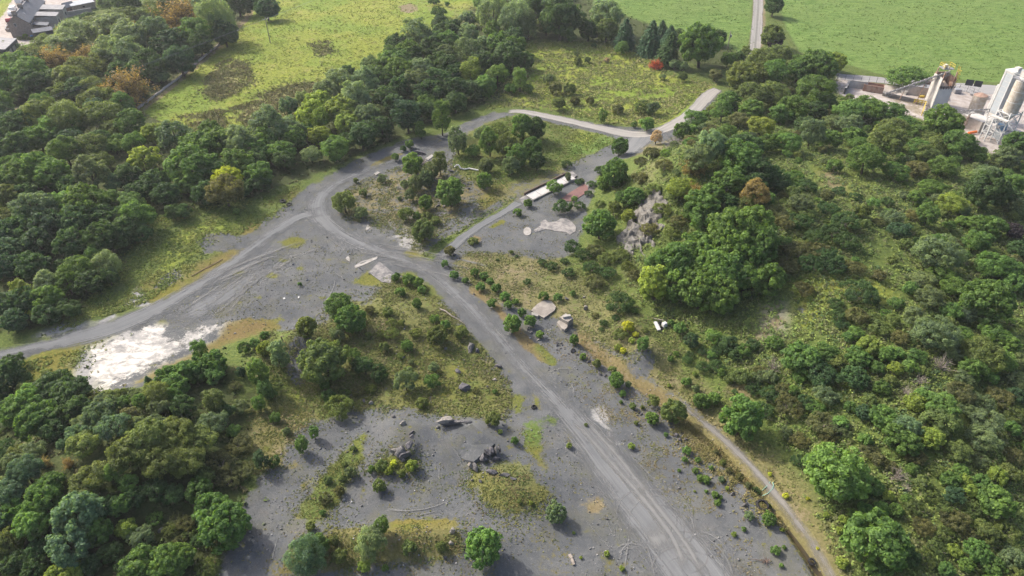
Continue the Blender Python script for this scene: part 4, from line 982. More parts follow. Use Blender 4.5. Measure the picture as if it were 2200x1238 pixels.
 'I': "60 200 200 oE|190 180 230 oD|380 150 230 oG|500 90 250 fD|235 250 120 sV|110 320 200 oE|350 280 200 fD|520 230 200 fD|100 640 170 fD|60 760 280 oD|400 850 300 oD|560 880 300 oD|250 950 280 oB|130 1030 260 oG|290 1120 300 oG|450 1080 250 oD|600 1000 200 oD|780 1060 230 fA|650 1150 200 fM|880 1160 240 fA|960 960 120 sG|1000 1050 140 sN|1100 960 120 aB|1160 800 100 cD|1300 760 200 oG|1230 900 200 wO|1370 820 200 oG|1450 740 220 oG|1560 580 150 bG|1680 640 200 oG|1540 700 200 oG|1430 1000 200 oD|1880 725 100 oE|2030 730 180 bG|2070 860 140 bG|1660 960 160 bO|1760 1040 140 fD|2150 570 110 bO|1910 540 120 fG|2060 540 130 oY|1990 500 100 sG|2130 900 90 sG|2020 970 110 bG|2070 430 80 sG|840 930 140 sO|930 900 120 sO|2150 1080 100 sG|1830 830 100 gN|1480 970 160 fM|1350 930 170 oG|160 800 160 oD|420 1180 200 oD|20 900 160 oD",
 'J': "650 220 240 aG|730 310 280 oG|640 430 140 fM|390 370 190 oO|190 590 180 bP|540 620 420 oO|750 600 160 fG|850 680 210 fD|960 740 170 fD|1170 800 220 fM|1385 690 100 fP|1380 800 150 fG|1265 190 95 oG|1130 110 90 sG|1030 250 100 sO|890 240 90 sN|1400 310 90 sG|1480 360 90 sB|1410 430 180 oO|1250 420 120 gO|1060 420 150 gO|1185 520 110 oG|1210 650 60 sM|60 740 170 bG|60 890 120 bG|120 900 110 sG|660 1000 270 gO|540 830 90 sG|240 1190 80 sM|450 1200 90 bB|1850 1090 140 sO|1755 60 80 sB|1850 185 90 sB|1950 130 80 sB|1980 200 80 sB|2010 350 160 oB|2150 330 110 sB|2080 260 80 sG|1190 720 90 sO|1130 600 80 gO|800 870 120 gN|900 860 110 gO|1600 410 130 sO|1060 340 110 gO|980 430 100 gO|1000 530 90 sO|1140 340 70 sO|1910 1190 45 sY|880 440 70 sO|700 900 120 gO|560 910 120 sG|2030 170 60 sB|1300 960 110 sO|1720 870 70 gN|1870 880 50 sG",
 'K': "155 330 115 sB|485 470 90 oB|220 430 75 sB|555 600 65 sB|820 790 140 oG|905 820 60 sM|865 890 65 sB|855 960 35 sB|945 990 65 sO|1100 1085 130 oB|1270 1030 215 oO|1110 950 125 fO|1480 940 150 oG|1580 930 120 oB|1790 1090 380 oB|1745 880 55 sD|1370 800 85 sG|1440 860 75 sM|1370 630 100 gD|1390 590 80 gD|1285 580 55 gG|1490 690 130 gD|1600 680 150 gD|1640 730 80 sB|1800 770 160 fO|910 370 110 sV|850 430 150 gO|1030 500 110 bG|810 300 75 gD|720 340 90 gD|840 190 250 gD|960 250 60 sG|650 280 70 gN|2060 480 140 oB|1560 600 90 sB|1400 470 150 fE|1580 460 150 fB|1320 380 120 fG|1250 340 70 sG|1600 560 120 gD|1700 500 170 fD|1750 590 120 fD|1820 550 140 fG|1500 560 100 gD|1040 400 70 gO|1700 780 90 sO|1240 620 60 sG|700 390 50 gD|790 710 80 sO|670 660 80 sO|480 110 60 sG|250 130 90 sG|360 140 80 sG|580 1140 35 sO|1020 1000 40 sO|1890 500 120 fD|1430 740 45 sY|970 430 60 sV|940 480 60 sY|830 530 70 sY|870 560 60 sV|1230 830 40 sY|1880 860 130 gD|1950 760 150 gM|2020 900 160 gD",
 'L': "900 140 360 gD|720 200 130 gD|740 280 150 gD|870 290 190 gN|760 350 130 gD|1200 180 130 fG|1290 90 130 sB|1450 130 230 fM|1640 110 260 fG|1900 180 390 oG|1740 250 210 fM|1340 300 230 fM|1500 410 340 fM|1060 370 160 fO|1000 300 110 fO|1220 450 150 fN|970 510 200 oY|870 420 130 sG|820 460 110 sG|900 590 210 oG|450 600 310 oG|640 560 210 oG|720 650 160 oO|620 740 240 fD|860 750 220 oD|1210 580 100 sB|1120 570 160 oG|1340 590 160 fG|1850 560 310 fO|2000 620 260 fG|1800 700 210 oG|2060 500 200 oG|1290 690 130 sB|1400 720 110 sO|1080 840 150 oG|1400 900 150 oB|1260 870 110 dX|1380 790 100 dX|1550 660 150 dX|1100 1060 240 oG|1560 980 270 oG|1550 1090 270 fO|940 1040 150 oE|1260 1150 260 oA|1460 1220 210 oY|640 900 200 fM|350 1000 240 gN|560 1010 170 gG|750 1120 130 sB|600 1130 260 gN|300 860 140 gN|380 870 90 sB|230 670 130 dX|240 470 140 oB|1700 880 210 gN|1910 1100 250 fM|2100 1050 200 gO|1850 960 200 gM|2000 920 220 gN|2130 760 200 fM|1720 750 150 fM|1180 700 120 sY|1150 790 110 sO|1330 960 160 sY|200 770 120 sM|430 760 120 fB|480 960 150 gD|120 720 120 gN|70 800 140 gD|1750 1020 150 gM|1040 690 120 sG|980 940 120 sO|60 900 130 sD|1700 430 200 fG|1960 420 230 fG|1650 560 200 fM|1620 240 180 fG|160 1020 180 gD|250 930 140 gD|830 1000 110 sG|2150 640 180 fM|2130 900 150 fE",
 'M': "620 130 200 fA|480 210 85 aA|1150 150 310 fO|1350 130 290 fO|1550 180 260 fO|1000 280 280 fO|1250 330 310 fO|1450 330 290 fO|700 470 270 fO|650 580 250 fO|880 430 160 aB|1000 500 150 aB|950 680 170 oG|340 350 90 rT|530 350 80 rT|200 430 240 aA|90 560 240 aA|330 600 260 oB|400 520 200 oG|250 820 260 oB|600 760 360 oA|560 1000 360 oA|760 900 240 oG|60 980 210 oO|300 1030 160 oD|450 1220 170 oY|560 1225 200 oY|1100 1140 300 oG|1300 1120 320 oB|1420 1090 230 oG|970 1150 150 oD|980 870 160 sY|1550 560 210 oG|1750 830 390 oG|1660 690 250 oG|1480 900 110 gO|1880 200 200 gN|1720 350 220 gN|1900 410 180 gN|1780 470 180 gN|2040 330 130 bE|2150 340 110 fD|1600 450 160 fO|1330 870 120 gO|1450 820 150 gN|1560 960 140 gD|1600 800 140 gD|1380 780 120 gN|850 1050 180 oD|850 700 180 oD|120 720 200 oG|1700 980 150 gN|1200 560 200 fD|1350 600 180 fD|40 760 180 oA|120 1130 200 oD|250 1180 180 oD|1050 620 160 oD|1620 620 120 oG|1400 960 110 gN|700 1150 180 oD|1820 100 110 sG",
 'N': "240 130 110 sM|355 210 115 bG|740 430 115 sM|960 530 125 oO|545 630 130 gN|650 570 95 sN|400 1060 330 wA|490 980 190 oG|890 980 260 wP|980 840 140 bG|1790 1020 340 oB|1010 1175 65 sB|980 370 120 sO|1220 370 110 sY|850 1150 120 sY|1910 100 45 sY|2030 175 75 sG|1200 1010 140 sO|1450 1010 90 sO|420 850 90 sO|2060 650 50 sO|760 240 60 sO|1080 350 60 sV|1140 430 80 sO|560 480 80 sO|680 480 70 sO|650 1080 140 sO|600 960 90 sO|520 740 60 sG|690 360 60 sO|1040 410 90 sY|900 400 70 sG",
 'O': "345 735 195 oM|1365 250 85 sB|1350 325 55 sB|1455 330 55 sB|1435 410 60 sB|1470 470 70 sB|1520 485 80 sG|1520 575 35 sB|1590 600 70 sB|1630 620 50 sB|1610 660 65 sB|1685 550 40 sY|935 220 65 sY|1205 130 45 sG|975 40 45 sO|1310 410 35 sB|1860 770 90 sP|2010 790 125 oB|2000 690 60 sO|1910 570 90 gD|445 215 55 sY|1735 910 50 sY|1815 870 45 sB|2060 1035 90 sB|2130 1010 40 sG|2110 1155 45 sB|2115 875 45 sY|1640 480 60 sM|745 1060 55 sY|860 1175 50 sY|485 900 30 sY|2140 610 55 sV|2020 440 40 sV|1560 390 45 sB|1700 410 60 sN|1780 460 70 sN|1650 350 60 sO|1850 530 60 sN|1590 270 60 sN|540 1090 30 sY|150 665 40 sY|1430 575 25 sY",
 'Q': "720 430 490 oB|1000 520 160 oG|940 180 120 sB|1230 150 290 oG|1450 200 230 oY|1560 70 260 fO|1880 150 250 fM|1200 430 140 dX|1260 540 90 dX|1640 600 160 fE|2000 640 280 oG|1700 400 130 oB|1970 450 150 sY|1270 630 90 oB|1080 700 120 oB|1190 720 120 oG|940 710 110 sG|845 740 85 sG|1040 960 500 oB|1400 850 170 gN|1820 1040 210 oG|1730 1140 130 oB|1640 1040 120 sY|1650 800 220 gN|1580 1180 130 oG|1900 900 200 fO|1450 600 160 gO|1400 500 130 sO|1500 1000 160 gO|1850 500 160 oG|2120 300 180 gN|2050 880 220 gO|2100 1080 200 oM|1550 900 160 gO|1760 900 160 gN|1420 1100 160 gO|1780 700 150 gO|1560 700 140 gO|1000 800 90 sM|1120 600 90 sY|1140 380 120 gN|1330 700 160 gO|1760 560 120 sY|2080 430 160 sO|1950 1150 200 oG|2120 1200 180 oO|320 620 45 sV|495 630 35 sV|570 1020 30 sV|780 800 80 sY|740 880 60 sY|760 1130 100 sY|640 760 60 sY|1300 400 100 sG|1050 1190 180 oG|1280 1060 200 oD|850 330 130 gD|420 330 130 gD|430 170 160 gN|320 120 120 sM|550 90 170 gD|650 140 150 gN|760 90 160 gM|1680 250 200 fO|1850 330 160 gM|1620 480 140 sG|1720 480 120 sY|1500 400 130 gO|1340 300 180 gN|980 260 150 gN|1050 330 120 sN|1700 1180 140 oG",
}
# plants: (px, py, wpx, kind, colour, base x, base y, base z, width m)
RAW = []
for crop, txt in TREES.items():
    ox, oy = OFF[crop]
    for item in txt.split('|'):
        X, Y, Wp, kc = item.split()
        px, py, w = ox + float(X) * ZX, oy + float(Y) * ZX, float(Wp) * ZX
        if any(abs(px - q[0]) < .32 * min(w, q[2]) and abs(py - q[1]) < .32 * min(w, q[2]) for q in RAW):
            continue
        RAW.append((px, py, w, kc[0], kc[1], float(kc[2:]) if len(kc) > 2 else KINDS[kc[0]][3]))
_px, _py, _w = (np.array([q[i] for q in RAW]) for i in range(3))
_ra = np.array([q[5] for q in RAW])
_mass = np.array([q[3] == 'o' and 1400 < q[0] < 1660 and 470 < q[1] < 650 for q in RAW])
_w = np.where(_mass, _w * 1.28, _w); _ra = np.where(_mass, 1.08, _ra)      # the great leafy mass under the gorse
_P = at(_px, _py, 2)
for _ in range(3):
    _wm = _w * ((_P - np.array([0, 0, CAM_H])) @ CF) / FPX
    _P = at(_px, _py, _wm * _ra * .52)
_z = ground(_P[:, 0], _P[:, 1])
PLANTS = [(q[0], q[1], q[2], q[3], q[4], float(p[0]), float(p[1]), float(z), float(w), float(ra)) for q, p, z, w, ra in zip(RAW, _P, _z, _wm, _ra)]

# undergrowth and lesser trees that close the gaps of the woods
FILL = [(P_WOODS[0], 'fof', 'DOM', 4.6, 40), (P_WOODS[1], 'oaf', 'DGE', 5.0, 60), (P_WOODS[2], 'fs', 'DG', 4.5, 10), (P_WOODS[3], 'ffg', 'GODM', 2.8, 80), (P_WOODS[4], 'fgsgs', 'GMOGNBOG', 2.2, 330)]
CLEAR = [wpoly(p) for p in ([(1735, 360), (1800, 330), (1840, 345), (1900, 390), (1900, 425), (1840, 440), (1760, 425)], [(1850, 500), (1910, 500), (1950, 590), (1930, 640), (1715, 720), (1620, 735), (1640, 655), (1720, 600)], [(1785, 185), (1800, 150), (2500, 150), (2500, 345), (2140, 335), (2060, 300), (1985, 265), (1840, 222)],
                          [(1340, 440), (1400, 400), (1430, 480), (1420, 580), (1330, 540)], [(-300, -80), (190, -40), (190, 30), (70, 112), (-300, 140)], [(1250, 560), (1340, 520), (1420, 640), (1400, 720), (1300, 690)], [(1590, 930), (1760, 1080), (1850, 1300), (1700, 1300)], [(1590, -60), (1680, -60), (1640, 130), (1600, 130)])]
rf = random.Random(5)
for P, kk, cc, gap, cap in FILL:
    wp = wpoly(P); lo, hi = wp.min(0), wp.max(0); n0 = 0
    xs = RNG.uniform(lo[0], hi[0], 5000); yy = RNG.uniform(lo[1], hi[1], 5000)
    ok = (np.abs(xs) < 44 + .67 * yy) & (yy < 300) & (yy > 40) & (poly_sd(xs, yy, wp) > .8)
    for c in CLEAR: ok &= poly_sd(xs, yy, c) < -1
    zs = ground(xs, yy)
    for x, y, z in zip(xs[ok], yy[ok], zs[ok]):
        if n0 >= cap: break
        if any((x - q[5]) ** 2 + (y - q[6]) ** 2 < max(gap * .75, .40 * q[8] + 1.0) ** 2 for q in PLANTS): continue
        k = rf.choice(kk); wm = rf.uniform(.75, 1.25) * gap * (1.1 if k != 'g' else .8)
        v = np.array([x, y, z + wm * .4]) - np.array([0, 0, CAM_H]); dep = v @ CF
        PLANTS.append((1100 + FPX * v[0] / dep, 619 - FPX * (v @ CU) / dep, wm * FPX / dep, k, rf.choice(cc), float(x), float(y), float(z), wm, KINDS[k][3])); n0 += 1
print('plants', len(PLANTS), {k: sum(q[3] == k for q in PLANTS) for k in KINDS})


# ------------------------------------------------------------ telling the plants apart in words
MARKS_AT = [(75, 50, 'the stone houses'), (18, 92, 'the low garage roof'), (575, 70, 'the utility pole'), (270, 195, 'the rust orange tree by the wall'), (480, 190, 'the dark rush patch'), (600, 215, 'the long rush bank'), (878, 20, 'the bare earth scrape'),
            (1075, 40, 'the two pale willowy trees'), (1205, 35, 'the big dark tree above the meadow'), (1375, 75, 'the conifer row'), (1409, 138, 'the red shrub'), (1625, 60, 'the farm lane'), (1510, 95, 'the big tree beside the lane'), (1845, 200, 'the rusty skip'), (1960, 165, 'the round bush at the plant road'), (2010, 205, 'the white hopper'),
            (2150, 230, 'the silos'), (1180, 400, 'the weighbridge'), (1240, 408, 'the red slab'), (1190, 488, 'the concrete patch'), (1000, 360, 'the white pipe'), (1085, 300, 'the copse'), (1440, 270, 'the loop road bend'), (1390, 490, 'the rock face'), (1570, 600, 'the great leafy mass'), (1170, 665, 'the foundation slab'), (1215, 690, 'the concrete block'),
            (1417, 698, 'the dumped junk'), (1345, 705, 'the yellow flowered shrub'), (1385, 775, 'the grey rubble heap'), (1595, 905, 'the round tree by the path'), (1790, 1020, 'the big round hillside tree'), (1865, 740, 'the yellow tree on the hill'), (1800, 400, 'the brown grass clearing'), (1890, 560, 'the green clearing'), (1665, 680, 'the stony scree'),
            (1640, 1085, 'the big tyre'), (1740, 1210, 'the tyre in the ditch'), (290, 760, 'the powder spill'), (650, 450, 'the track fork'), (300, 370, 'the dome shaped tree'), (480, 400, 'the golden flecked bush'), (615, 437, 'the pair of tyres'), (720, 240, 'the yellow green tree group'), (750, 680, 'the twin trees on the spoil'), (700, 770, 'the big round tree on the spoil'),
            (870, 965, 'the dark boulder outcrop'), (1040, 960, 'the spoil cliff'), (960, 902, 'the overhanging slab'), (160, 1150, 'the pale bluish tree'), (480, 1120, 'the tree beside the dark gravel'), (1040, 1180, 'the lone round tree'), (1195, 1100, 'the dull green bush on the floor'), (800, 1170, 'the pale drooping tree'), (660, 1185, 'the greyish drooping tree'), (250, 1010, 'the lime green crown'),
            (1000, 838, 'the black rock'), (940, 620, 'the haul track'), (970, 400, 'the bright round bush in the loop'), (885, 352, 'the bright tree in the loop'), (740, 435, 'the olive bush at the bend'), (1300, 480, 'the bright round tree under the cliff'), (300, 200, 'the meadow wall'), (200, 40, 'the garden sheds')]
ZONES = [(0, 'house wood'), (1, 'dark wood'), (2, 'meadow edge row'), (3, 'lower thicket'), (4, 'wooded hillside')]
WPOLY = [wpoly(P) for P in P_WOODS]
FLOORW = wpoly(P_FLOOR)


def size_word(k, wm):
    if k in 'oafbwcr': return 'tall' if wm > 8.5 else ('medium' if wm > 5 else 'small')
    return 'broad' if wm > 4.2 else ('middling' if wm > 2.2 else 'small')


ZC = {}


def zone_of(x, y):
    if (x, y) not in ZC: ZC[(x, y)] = zone_at(x, y)
    return ZC[(x, y)]


def zone_at(x, y):
    X1, Y1 = np.array([x]), np.array([y])
    for i, nm in ZONES:
        if poly_sd(X1, Y1, WPOLY[i])[0] > 0: return nm
    if poly_sd(X1, Y1, FLOORW)[0] > 0: return 'quarry floor'
    return 'rough ground'


HAND = {}        # filled below: labels written by hand for plants at known places
for px, py, lab in [(269, 189, 'rust orange thinly leaved tree alone beside the meadow wall'), (1410, 139, 'red leaved dead shrub with pale branches on the rough meadow'), (1058, 30, 'pale willowy tree by the meadow top, on the houses side of its twin'), (1105, 38, 'pale willowy tree by the meadow top, on the plant side of its twin'),
                    (1204, 36, 'very big dark green round tree standing above the rough meadow'), (1509, 93, 'big rounded tree at the end of the conifer row beside the farm lane'), (1666, 95, 'dark purple leaved shrub beside the farm lane'), (1951, 167, 'broad round bush between plant road and long conveyor'), (1592, 899, 'round bright green tree standing by the ditch path'),
                    (1798, 1016, 'biggest round leafy tree at the foot of the hillside'), (1886, 1162, 'large round tree below the biggest hillside tree, by the weedy path bank'), (1866, 740, 'bright yellow green round tree in the middle of the hillside scrub'), (1350, 702, 'shrub covered in bright yellow flower near the dumped junk'), (1042, 1178, 'bright green round tree alone on the grey floor near the rubble bank'),
                    (1195, 1100, 'dull green round bush alone beside the haul track'), (794, 1167, 'pale drooping tree on the bank of the grey floor'), (660, 1189, 'greyish drooping tree at the end of the grassy bank'), (480, 1126, 'big tree overhanging the dark gravel edge of the lower thicket'), (698, 770, 'big rounded olive tree in the middle of the spoil ground'),
                    (750, 685, 'dense rounded green tree, front one of the pair on the spoil'), (728, 660, 'greener rear tree of the pair on the spoil'), (1289, 481, 'bright green round tree under the rock face'), (299, 358, 'dome shaped yellow green tree at the edge of the dark wood'), (484, 412, 'brownish bush flecked with gold beside the dark wood'),
                    (740, 435, 'olive bush inside the bend of the haul track'), (966, 413, 'bright green round bush in the middle of the loop'), (886, 352, 'bright green round tree beside the far track of the loop'), (1190, 402, 'bright green bush growing over the weighbridge'), (1040, 388, 'bright green bush at the end of the white pipe'),
                    (165, 1107, 'upper half of the tall pale bluish tree in the lower thicket'), (154, 1172, 'pale bluish tree with a broad crown low in the lower thicket'), (1454, 885, 'olive round bush beside the ditch below the junk'), (1402, 898, 'bright green round bush on gravel beside the ditch path'), (1652, 1115, 'bright green round bush beside the big tyre'), (1290, 138, 'yellowish lower crown in the meadow edge row')]:
    HAND[(px, py)] = lab
taken = {}
labels = [None] * len(PLANTS)
for (hx, hy), lab in HAND.items():
    c = [(abs(q[0] - hx) + abs(q[1] - hy), i) for i, q in enumerate(PLANTS) if labels[i] is None]
    dd, i = min(c)
    if dd < 22 and lab not in taken: labels[i] = lab; taken[lab] = i


def rel(px, py, mx, my):
    dx, dy = px - mx, (py - my) * 1.6
    d = math.hypot(dx, dy)
    how = 'just ' if d < 70 else ('' if d < 150 else ('well ' if d < 260 else 'far '))
    if abs(dx) > abs(dy): return how + ('to the plant side of' if dx > 0 else 'to the houses side of')
    return how + ('in front of' if dy > 0 else 'beyond')


order = sorted(range(len(PLANTS)), key=lambda i: -PLANTS[i][2])
for i in order:
    if labels[i]: continue
    q = PLANTS[i]
    zone = zone_of(q[5], q[6])
    base = '%s %s %s' % (size_word(q[3], q[8]), TWORD[q[4]], KINDS[q[3]][2])
    if q[3] == 'd': base = '%s %s' % (size_word(q[3], q[8]), KINDS[q[3]][2])
    near = sorted(MARKS_AT, key=lambda m: (m[0] - q[0]) ** 2 + ((m[1] - q[1]) * 1.6) ** 2)
    done = False
    for m in near[:7]:
        lab = '%s %s %s' % (base, rel(q[0], q[1], m[0], m[1]), m[2])
        if lab not in taken and len(lab.split()) <= 16: taken[lab] = i; labels[i] = lab; done = True; break
    if not done:
        for a in range(5):
            for b in range(a + 1, 7):
                lab = '%s %s between %s and %s' % (size_word(q[3], q[8]), TWORD[q[4]] + ' ' + KINDS[q[3]][1], near[a][2], near[b][2])
                if lab not in taken and len(lab.split()) <= 16: taken[lab] = i; labels[i] = lab; done = True; break
            if done: break
    if not done: labels[i] = '%s in the %s' % (base, zone)

GROUPS = {'house wood': 'trees and bushes of the wood beside the houses', 'dark wood': 'trees and bushes of the dark wood along the track', 'meadow edge row': 'trees and bushes between meadow and pasture', 'lower thicket': 'trees and bushes of the lower thicket',
          'wooded hillside': 'trees and bushes of the hillside', 'quarry floor': 'bushes growing on the quarry floor', 'rough ground': 'trees and bushes on the rough ground'}
first = {}
rt = random.Random(3)
for i, q in enumerate(PLANTS):
    px, py, wpx, k, c, x, y, z, wm, ratio = q
    name, cat, word, _ = KINDS[k]
    cand = PROTO[k]
    fits = sorted(cand, key=lambda p: abs(math.log(p[0] / wm)))
    fits = [p for p in fits if p[0] == fits[0][0]]
    Wd, H, cm, tm, cn, tn = rt.choice(fits)
    zn = zone_of(x, y); grow = {'wooded hillside': 1.04, 'quarry floor': .92, 'rough ground': .95, 'lower thicket': 1.08}.get(zn, 1.14)
    if zn == 'wooded hillside' and k in 'of' and wm < 7.5 and ratio < 1.05: ratio *= .84
    sx = wm / Wd * grow; sz = wm * ratio / H * rt.uniform(.92, 1.1)
    rz = rt.uniform(0, 6.283)
    t = TINT[c]; br = rt.uniform(.86, 1.16); hu = rt.uniform(-.07, .07)
    tint = (t[0] * br * (1 + hu), t[1] * br, t[2] * br * (1 - hu), 1)
    small = wpx < 17 or tm is None
    if small:
        o = bpy.data.objects.new(name, cm)
        o.color = tint
        tag(link(o), labels[i], cat, GROUPS[zone_of(x, y)])
        root = o
    else:
        root = thing(name, labels[i], cat, group=GROUPS[zone_of(x, y)])
        o = bpy.data.objects.new(cn, cm); o.color = tint; link(o, root)
        link(bpy.data.objects.new(tn, tm), root)
    root.location = (x, y, z - .05)
    root.rotation_euler = (rt.uniform(-.09, .09), rt.uniform(-.09, .09), rz)
    root.scale = (sx, sx * rt.uniform(.92, 1.08), sz)

# ------------------------------------------------------------ low plants nobody could count: weeds, brambles, rushes, tussocks
def scatter(name, label, n, P, keep, tints, size, per=5, hgt=.5, seed=1, spread=.5, grass=False):
    r = np.random.default_rng(seed)
    wp = [wpoly(p) for p in P]; lo = np.min([w.min(0) for w in wp], 0); hi = np.max([w.max(0) for w in wp], 0)
    xs, ysr = [], []
    while sum(len(a) for a in xs) < n:
        x = r.uniform(lo[0], hi[0], 60000); y = r.uniform(lo[1], hi[1], 60000)
        m = (np.abs(x) < 48 + .66 * y) & (y > 30) & (r.uniform(0, 1, len(x)) < np.clip(95 / np.maximum(y, 1), .12, 1) ** 1.2)
        x, y = x[m], y[m]
        ins = np.zeros(len(x), bool)
        rag = -r.exponential(.9, len(x))
        for w in wp: ins |= poly_sd(x, y, w) > rag
        x, y = x[ins], y[ins]
        m = vnoise(x / 3.1, y / 3.1, seed) * .6 + vnoise(x / .9, y / .9, seed + 9) * .4 + r.uniform(-.22, .22, len(x)) > keep
        xs.append(x[m]); ysr.append(y[m])
    x = np.concatenate(xs)[:n]; y = np.concatenate(ysr)[:n]
    # keep off the tracks and slabs
    for line, wd in OFFTRACK:
        d, _ = seg_dist(x, y, line); k = d > wd
        x, y = x[k], y[k]
    z = ground(x, y); n = len(x)
    ci = np.repeat(np.arange(n), per); m = len(ci)
    s = size * r.uniform(.6, 1.5, n)
    if grass:
        d = unit(np.stack([r.normal(0, .55, m), r.normal(0, .55, m), np.ones(m)], 1))
        C = np.stack([x, y, z], 1)[ci] + np.stack([r.normal(0, spread, m), r.normal(0, spread, m), np.zeros(m)], 1) * s[ci][:, None] + d * s[ci][:, None] * .8
        Nn = unit(unit(np.cross(d, r.normal(0, 1, (m, 3)))) + np.array([-.35, .2, .75])); T = d; asp = .3
    else:
        d = unit(r.normal(0, 1, (m, 3)) + np.array([0, 0, .5]))
        C = np.stack([x, y, z], 1)[ci] + d * np.array([1, 1, hgt]) * (s[ci] * r.uniform(.5, 1.3, m))[:, None] * spread * 2.4
        C[:, 2] = np.maximum(C[:, 2], z[ci] + .04)
        Nn = unit(d + np.array([0, 0, .5]) + r.normal(0, .4, (m, 3))); T = r.normal(0, 1, (m, 3)); asp = .55
    T = unit(T - Nn * (T * Nn).sum(1)[:, None]); B = np.cross(Nn, T); sz = (s[ci] * r.uniform(.7, 1.2, m))[:, None]
    V = np.stack([C - T * sz - B * sz * asp, C - T * sz + B * sz * asp, C + T * sz], 1).reshape(-1, 3); F = np.arange(len(V)).reshape(-1, 3)
    tc = np.array(tints); pick = (vnoise(x / 2.2, y / 2.2, seed + 4) * .7 + r.uniform(0, .45, n)) * len(tc)
    col = tc[np.clip(pick.astype(int), 0, len(tc) - 1)] * r.uniform(.75, 1.25, n)[:, None]
    col = col[ci] * r.uniform(.75, 1.25, m)[:, None]
    me = mesh_np(name, V, F, MT['tuft']); cattr(me, 'tint', np.repeat(np.column_stack([col, np.ones(m)]), 3, 0))
    tag(link(bpy.data.objects.new(name, me)), label, kind='stuff')


OFFTRACK = [([tuple(a) for a in wpoly(p)], w) for p, w in (([(1560, 1330), (1450, 1180), (1290, 975), (1130, 795), (1000, 650), (940, 597), (880, 565), (735, 505), (690, 468), (685, 432), (715, 400), (765, 375), (900, 325), (970, 293), (1060, 247)], 3.2),
            ([(1085, 241), (1220, 260), (1350, 288), (1450, 266), (1545, 190)], 2.6), ([(705, 452), (600, 492), (470, 585), (320, 672), (160, 727), (-120, 795)], 3.0), ([(925, 562), (1000, 507), (1118, 434)], 1.7), ([(1115, 440), (1250, 375)], 2.2), ([(1440, 852), (1560, 950), (1640, 1030), (1745, 1165), (1820, 1310)], 1.0))]
G_ = TINT
VEG_MID = [(640, 712), (700, 690), (740, 640), (790, 650), (830, 610), (880, 590), (930, 630), (985, 690), (1030, 740), (1075, 800), (1100, 870), (1060, 905), (960, 890), (860, 878), (760, 880), (700, 880), (640, 840), (590, 800), (540, 760), (560, 720)]
VEG_R = [(965, 560), (1010, 540), (1100, 545), (1210, 560), (1280, 560), (1400, 640), (1500, 740), (1570, 850), (1600, 930), (1520, 880), (1420, 810), (1320, 755), (1200, 690), (1080, 650), (1000, 610)]
scatter('undergrowth', 'mixed green and brown brambles covering the hillside between the trees', 62000, [P_WOODS[4]], .43, [(.085, .135, .040), (.115, .175, .046), (.135, .18, .048), (.115, .125, .056), (.16, .205, .050), (.075, .12, .045)], .135, 9, 1.5, 11, .85)
scatter('undergrowth', 'dark low growth on the floor of the woods and thicket', 12000, [P_WOODS[0], P_WOODS[1], P_WOODS[2], P_WOODS[3]], .44, [(.049, .070, .025), (.070, .098, .031), (.098, .091, .042)], .24, 5, .8, 12)
scatter('weeds', 'low olive weeds and dry stalks over the spoil ground', 16000, [VEG_MID], .46, [(0.082, 0.100, 0.030), (0.120, 0.141, 0.036), (0.142, 0.135, 0.060), (0.098, 0.129, 0.036)], .085, 8, 1.0, 13, .75)
scatter('weeds', 'thin dry weeds between the haul track and hillside', 11000, [VEG_R, [(1580, 950), (1660, 970), (1720, 1050), (1790, 1140), (1830, 1250), (1790, 1250), (1740, 1160), (1650, 1050)]], .50, [(0.153, 0.135, 0.065), (0.109, 0.123, 0.042), (0.142, 0.165, 0.048), (0.186, 0.176, 0.095)], .075, 7, .9, 14, .75)
scatter('weeds', 'grassy weeds filling the inside of the loop', 9000, [[(975, 345), (985, 300), (1050, 262), (1110, 246), (1200, 268), (1300, 292), (1325, 303), (1270, 330), (1200, 362), (1100, 395), (1040, 400), (985, 375)], [(905, 550), (950, 515), (1010, 485), (1070, 450), (1100, 432), (1108, 440), (1050, 470), (955, 532), (930, 560)]], .46, [(0.087, 0.129, 0.030), (0.120, 0.176, 0.036), (0.131, 0.141, 0.048)], .10, 7, .9, 15, .7)
scatter('weeds', 'mossy weeds on the bank and ledges of the grey floor', 9000, [[(790, 1010), (830, 975), (880, 975), (898, 1000), (880, 1020), (830, 1025)], [(1000, 1045), (1010, 1000), (1060, 1010), (1110, 1010), (1170, 1040), (1195, 1060), (1150, 1100), (1095, 1112), (1040, 1085)], [(640, 1240), (620, 1190), (680, 1140), (760, 1130), (850, 1135), (980, 1118), (1000, 1150), (1000, 1200), (900, 1215), (800, 1225)],
        [(640, 1108), (650, 1085), (700, 1015), (740, 970), (770, 950), (778, 985), (745, 1040), (730, 1075), (700, 1110), (672, 1122)], [(540, 880), (600, 850), (680, 878), (690, 895), (640, 935), (600, 1000), (560, 1010), (520, 960)]], .47, [(0.109, 0.118, 0.036), (0.142, 0.147, 0.042), (0.087, 0.118, 0.036), (0.153, 0.129, 0.060)], .06, 8, .9, 16, .7)
scatter('weeds', 'low weeds and dry grass on the gravel island inside the track loop', 7000, [[(700, 425), (760, 390), (830, 365), (900, 350), (960, 345), (985, 380), (1080, 405), (1040, 440), (1000, 465), (950, 500), (900, 540), (840, 490), (760, 480), (710, 470)]], .52, [(.12, .14, .04), (.15, .15, .055), (.10, .13, .035), (.17, .155, .075)], .10, 6, .9, 25, .8)
scatter('tall_grass', 'tussocky yellow grass of the rough meadow inside the loop road', 18000, [P_MEAD2], .42, [(.20, .235, .06), (.17, .215, .05), (.23, .22, .09), (.13, .165, .05)], .17, 6, .9, 17, .7)
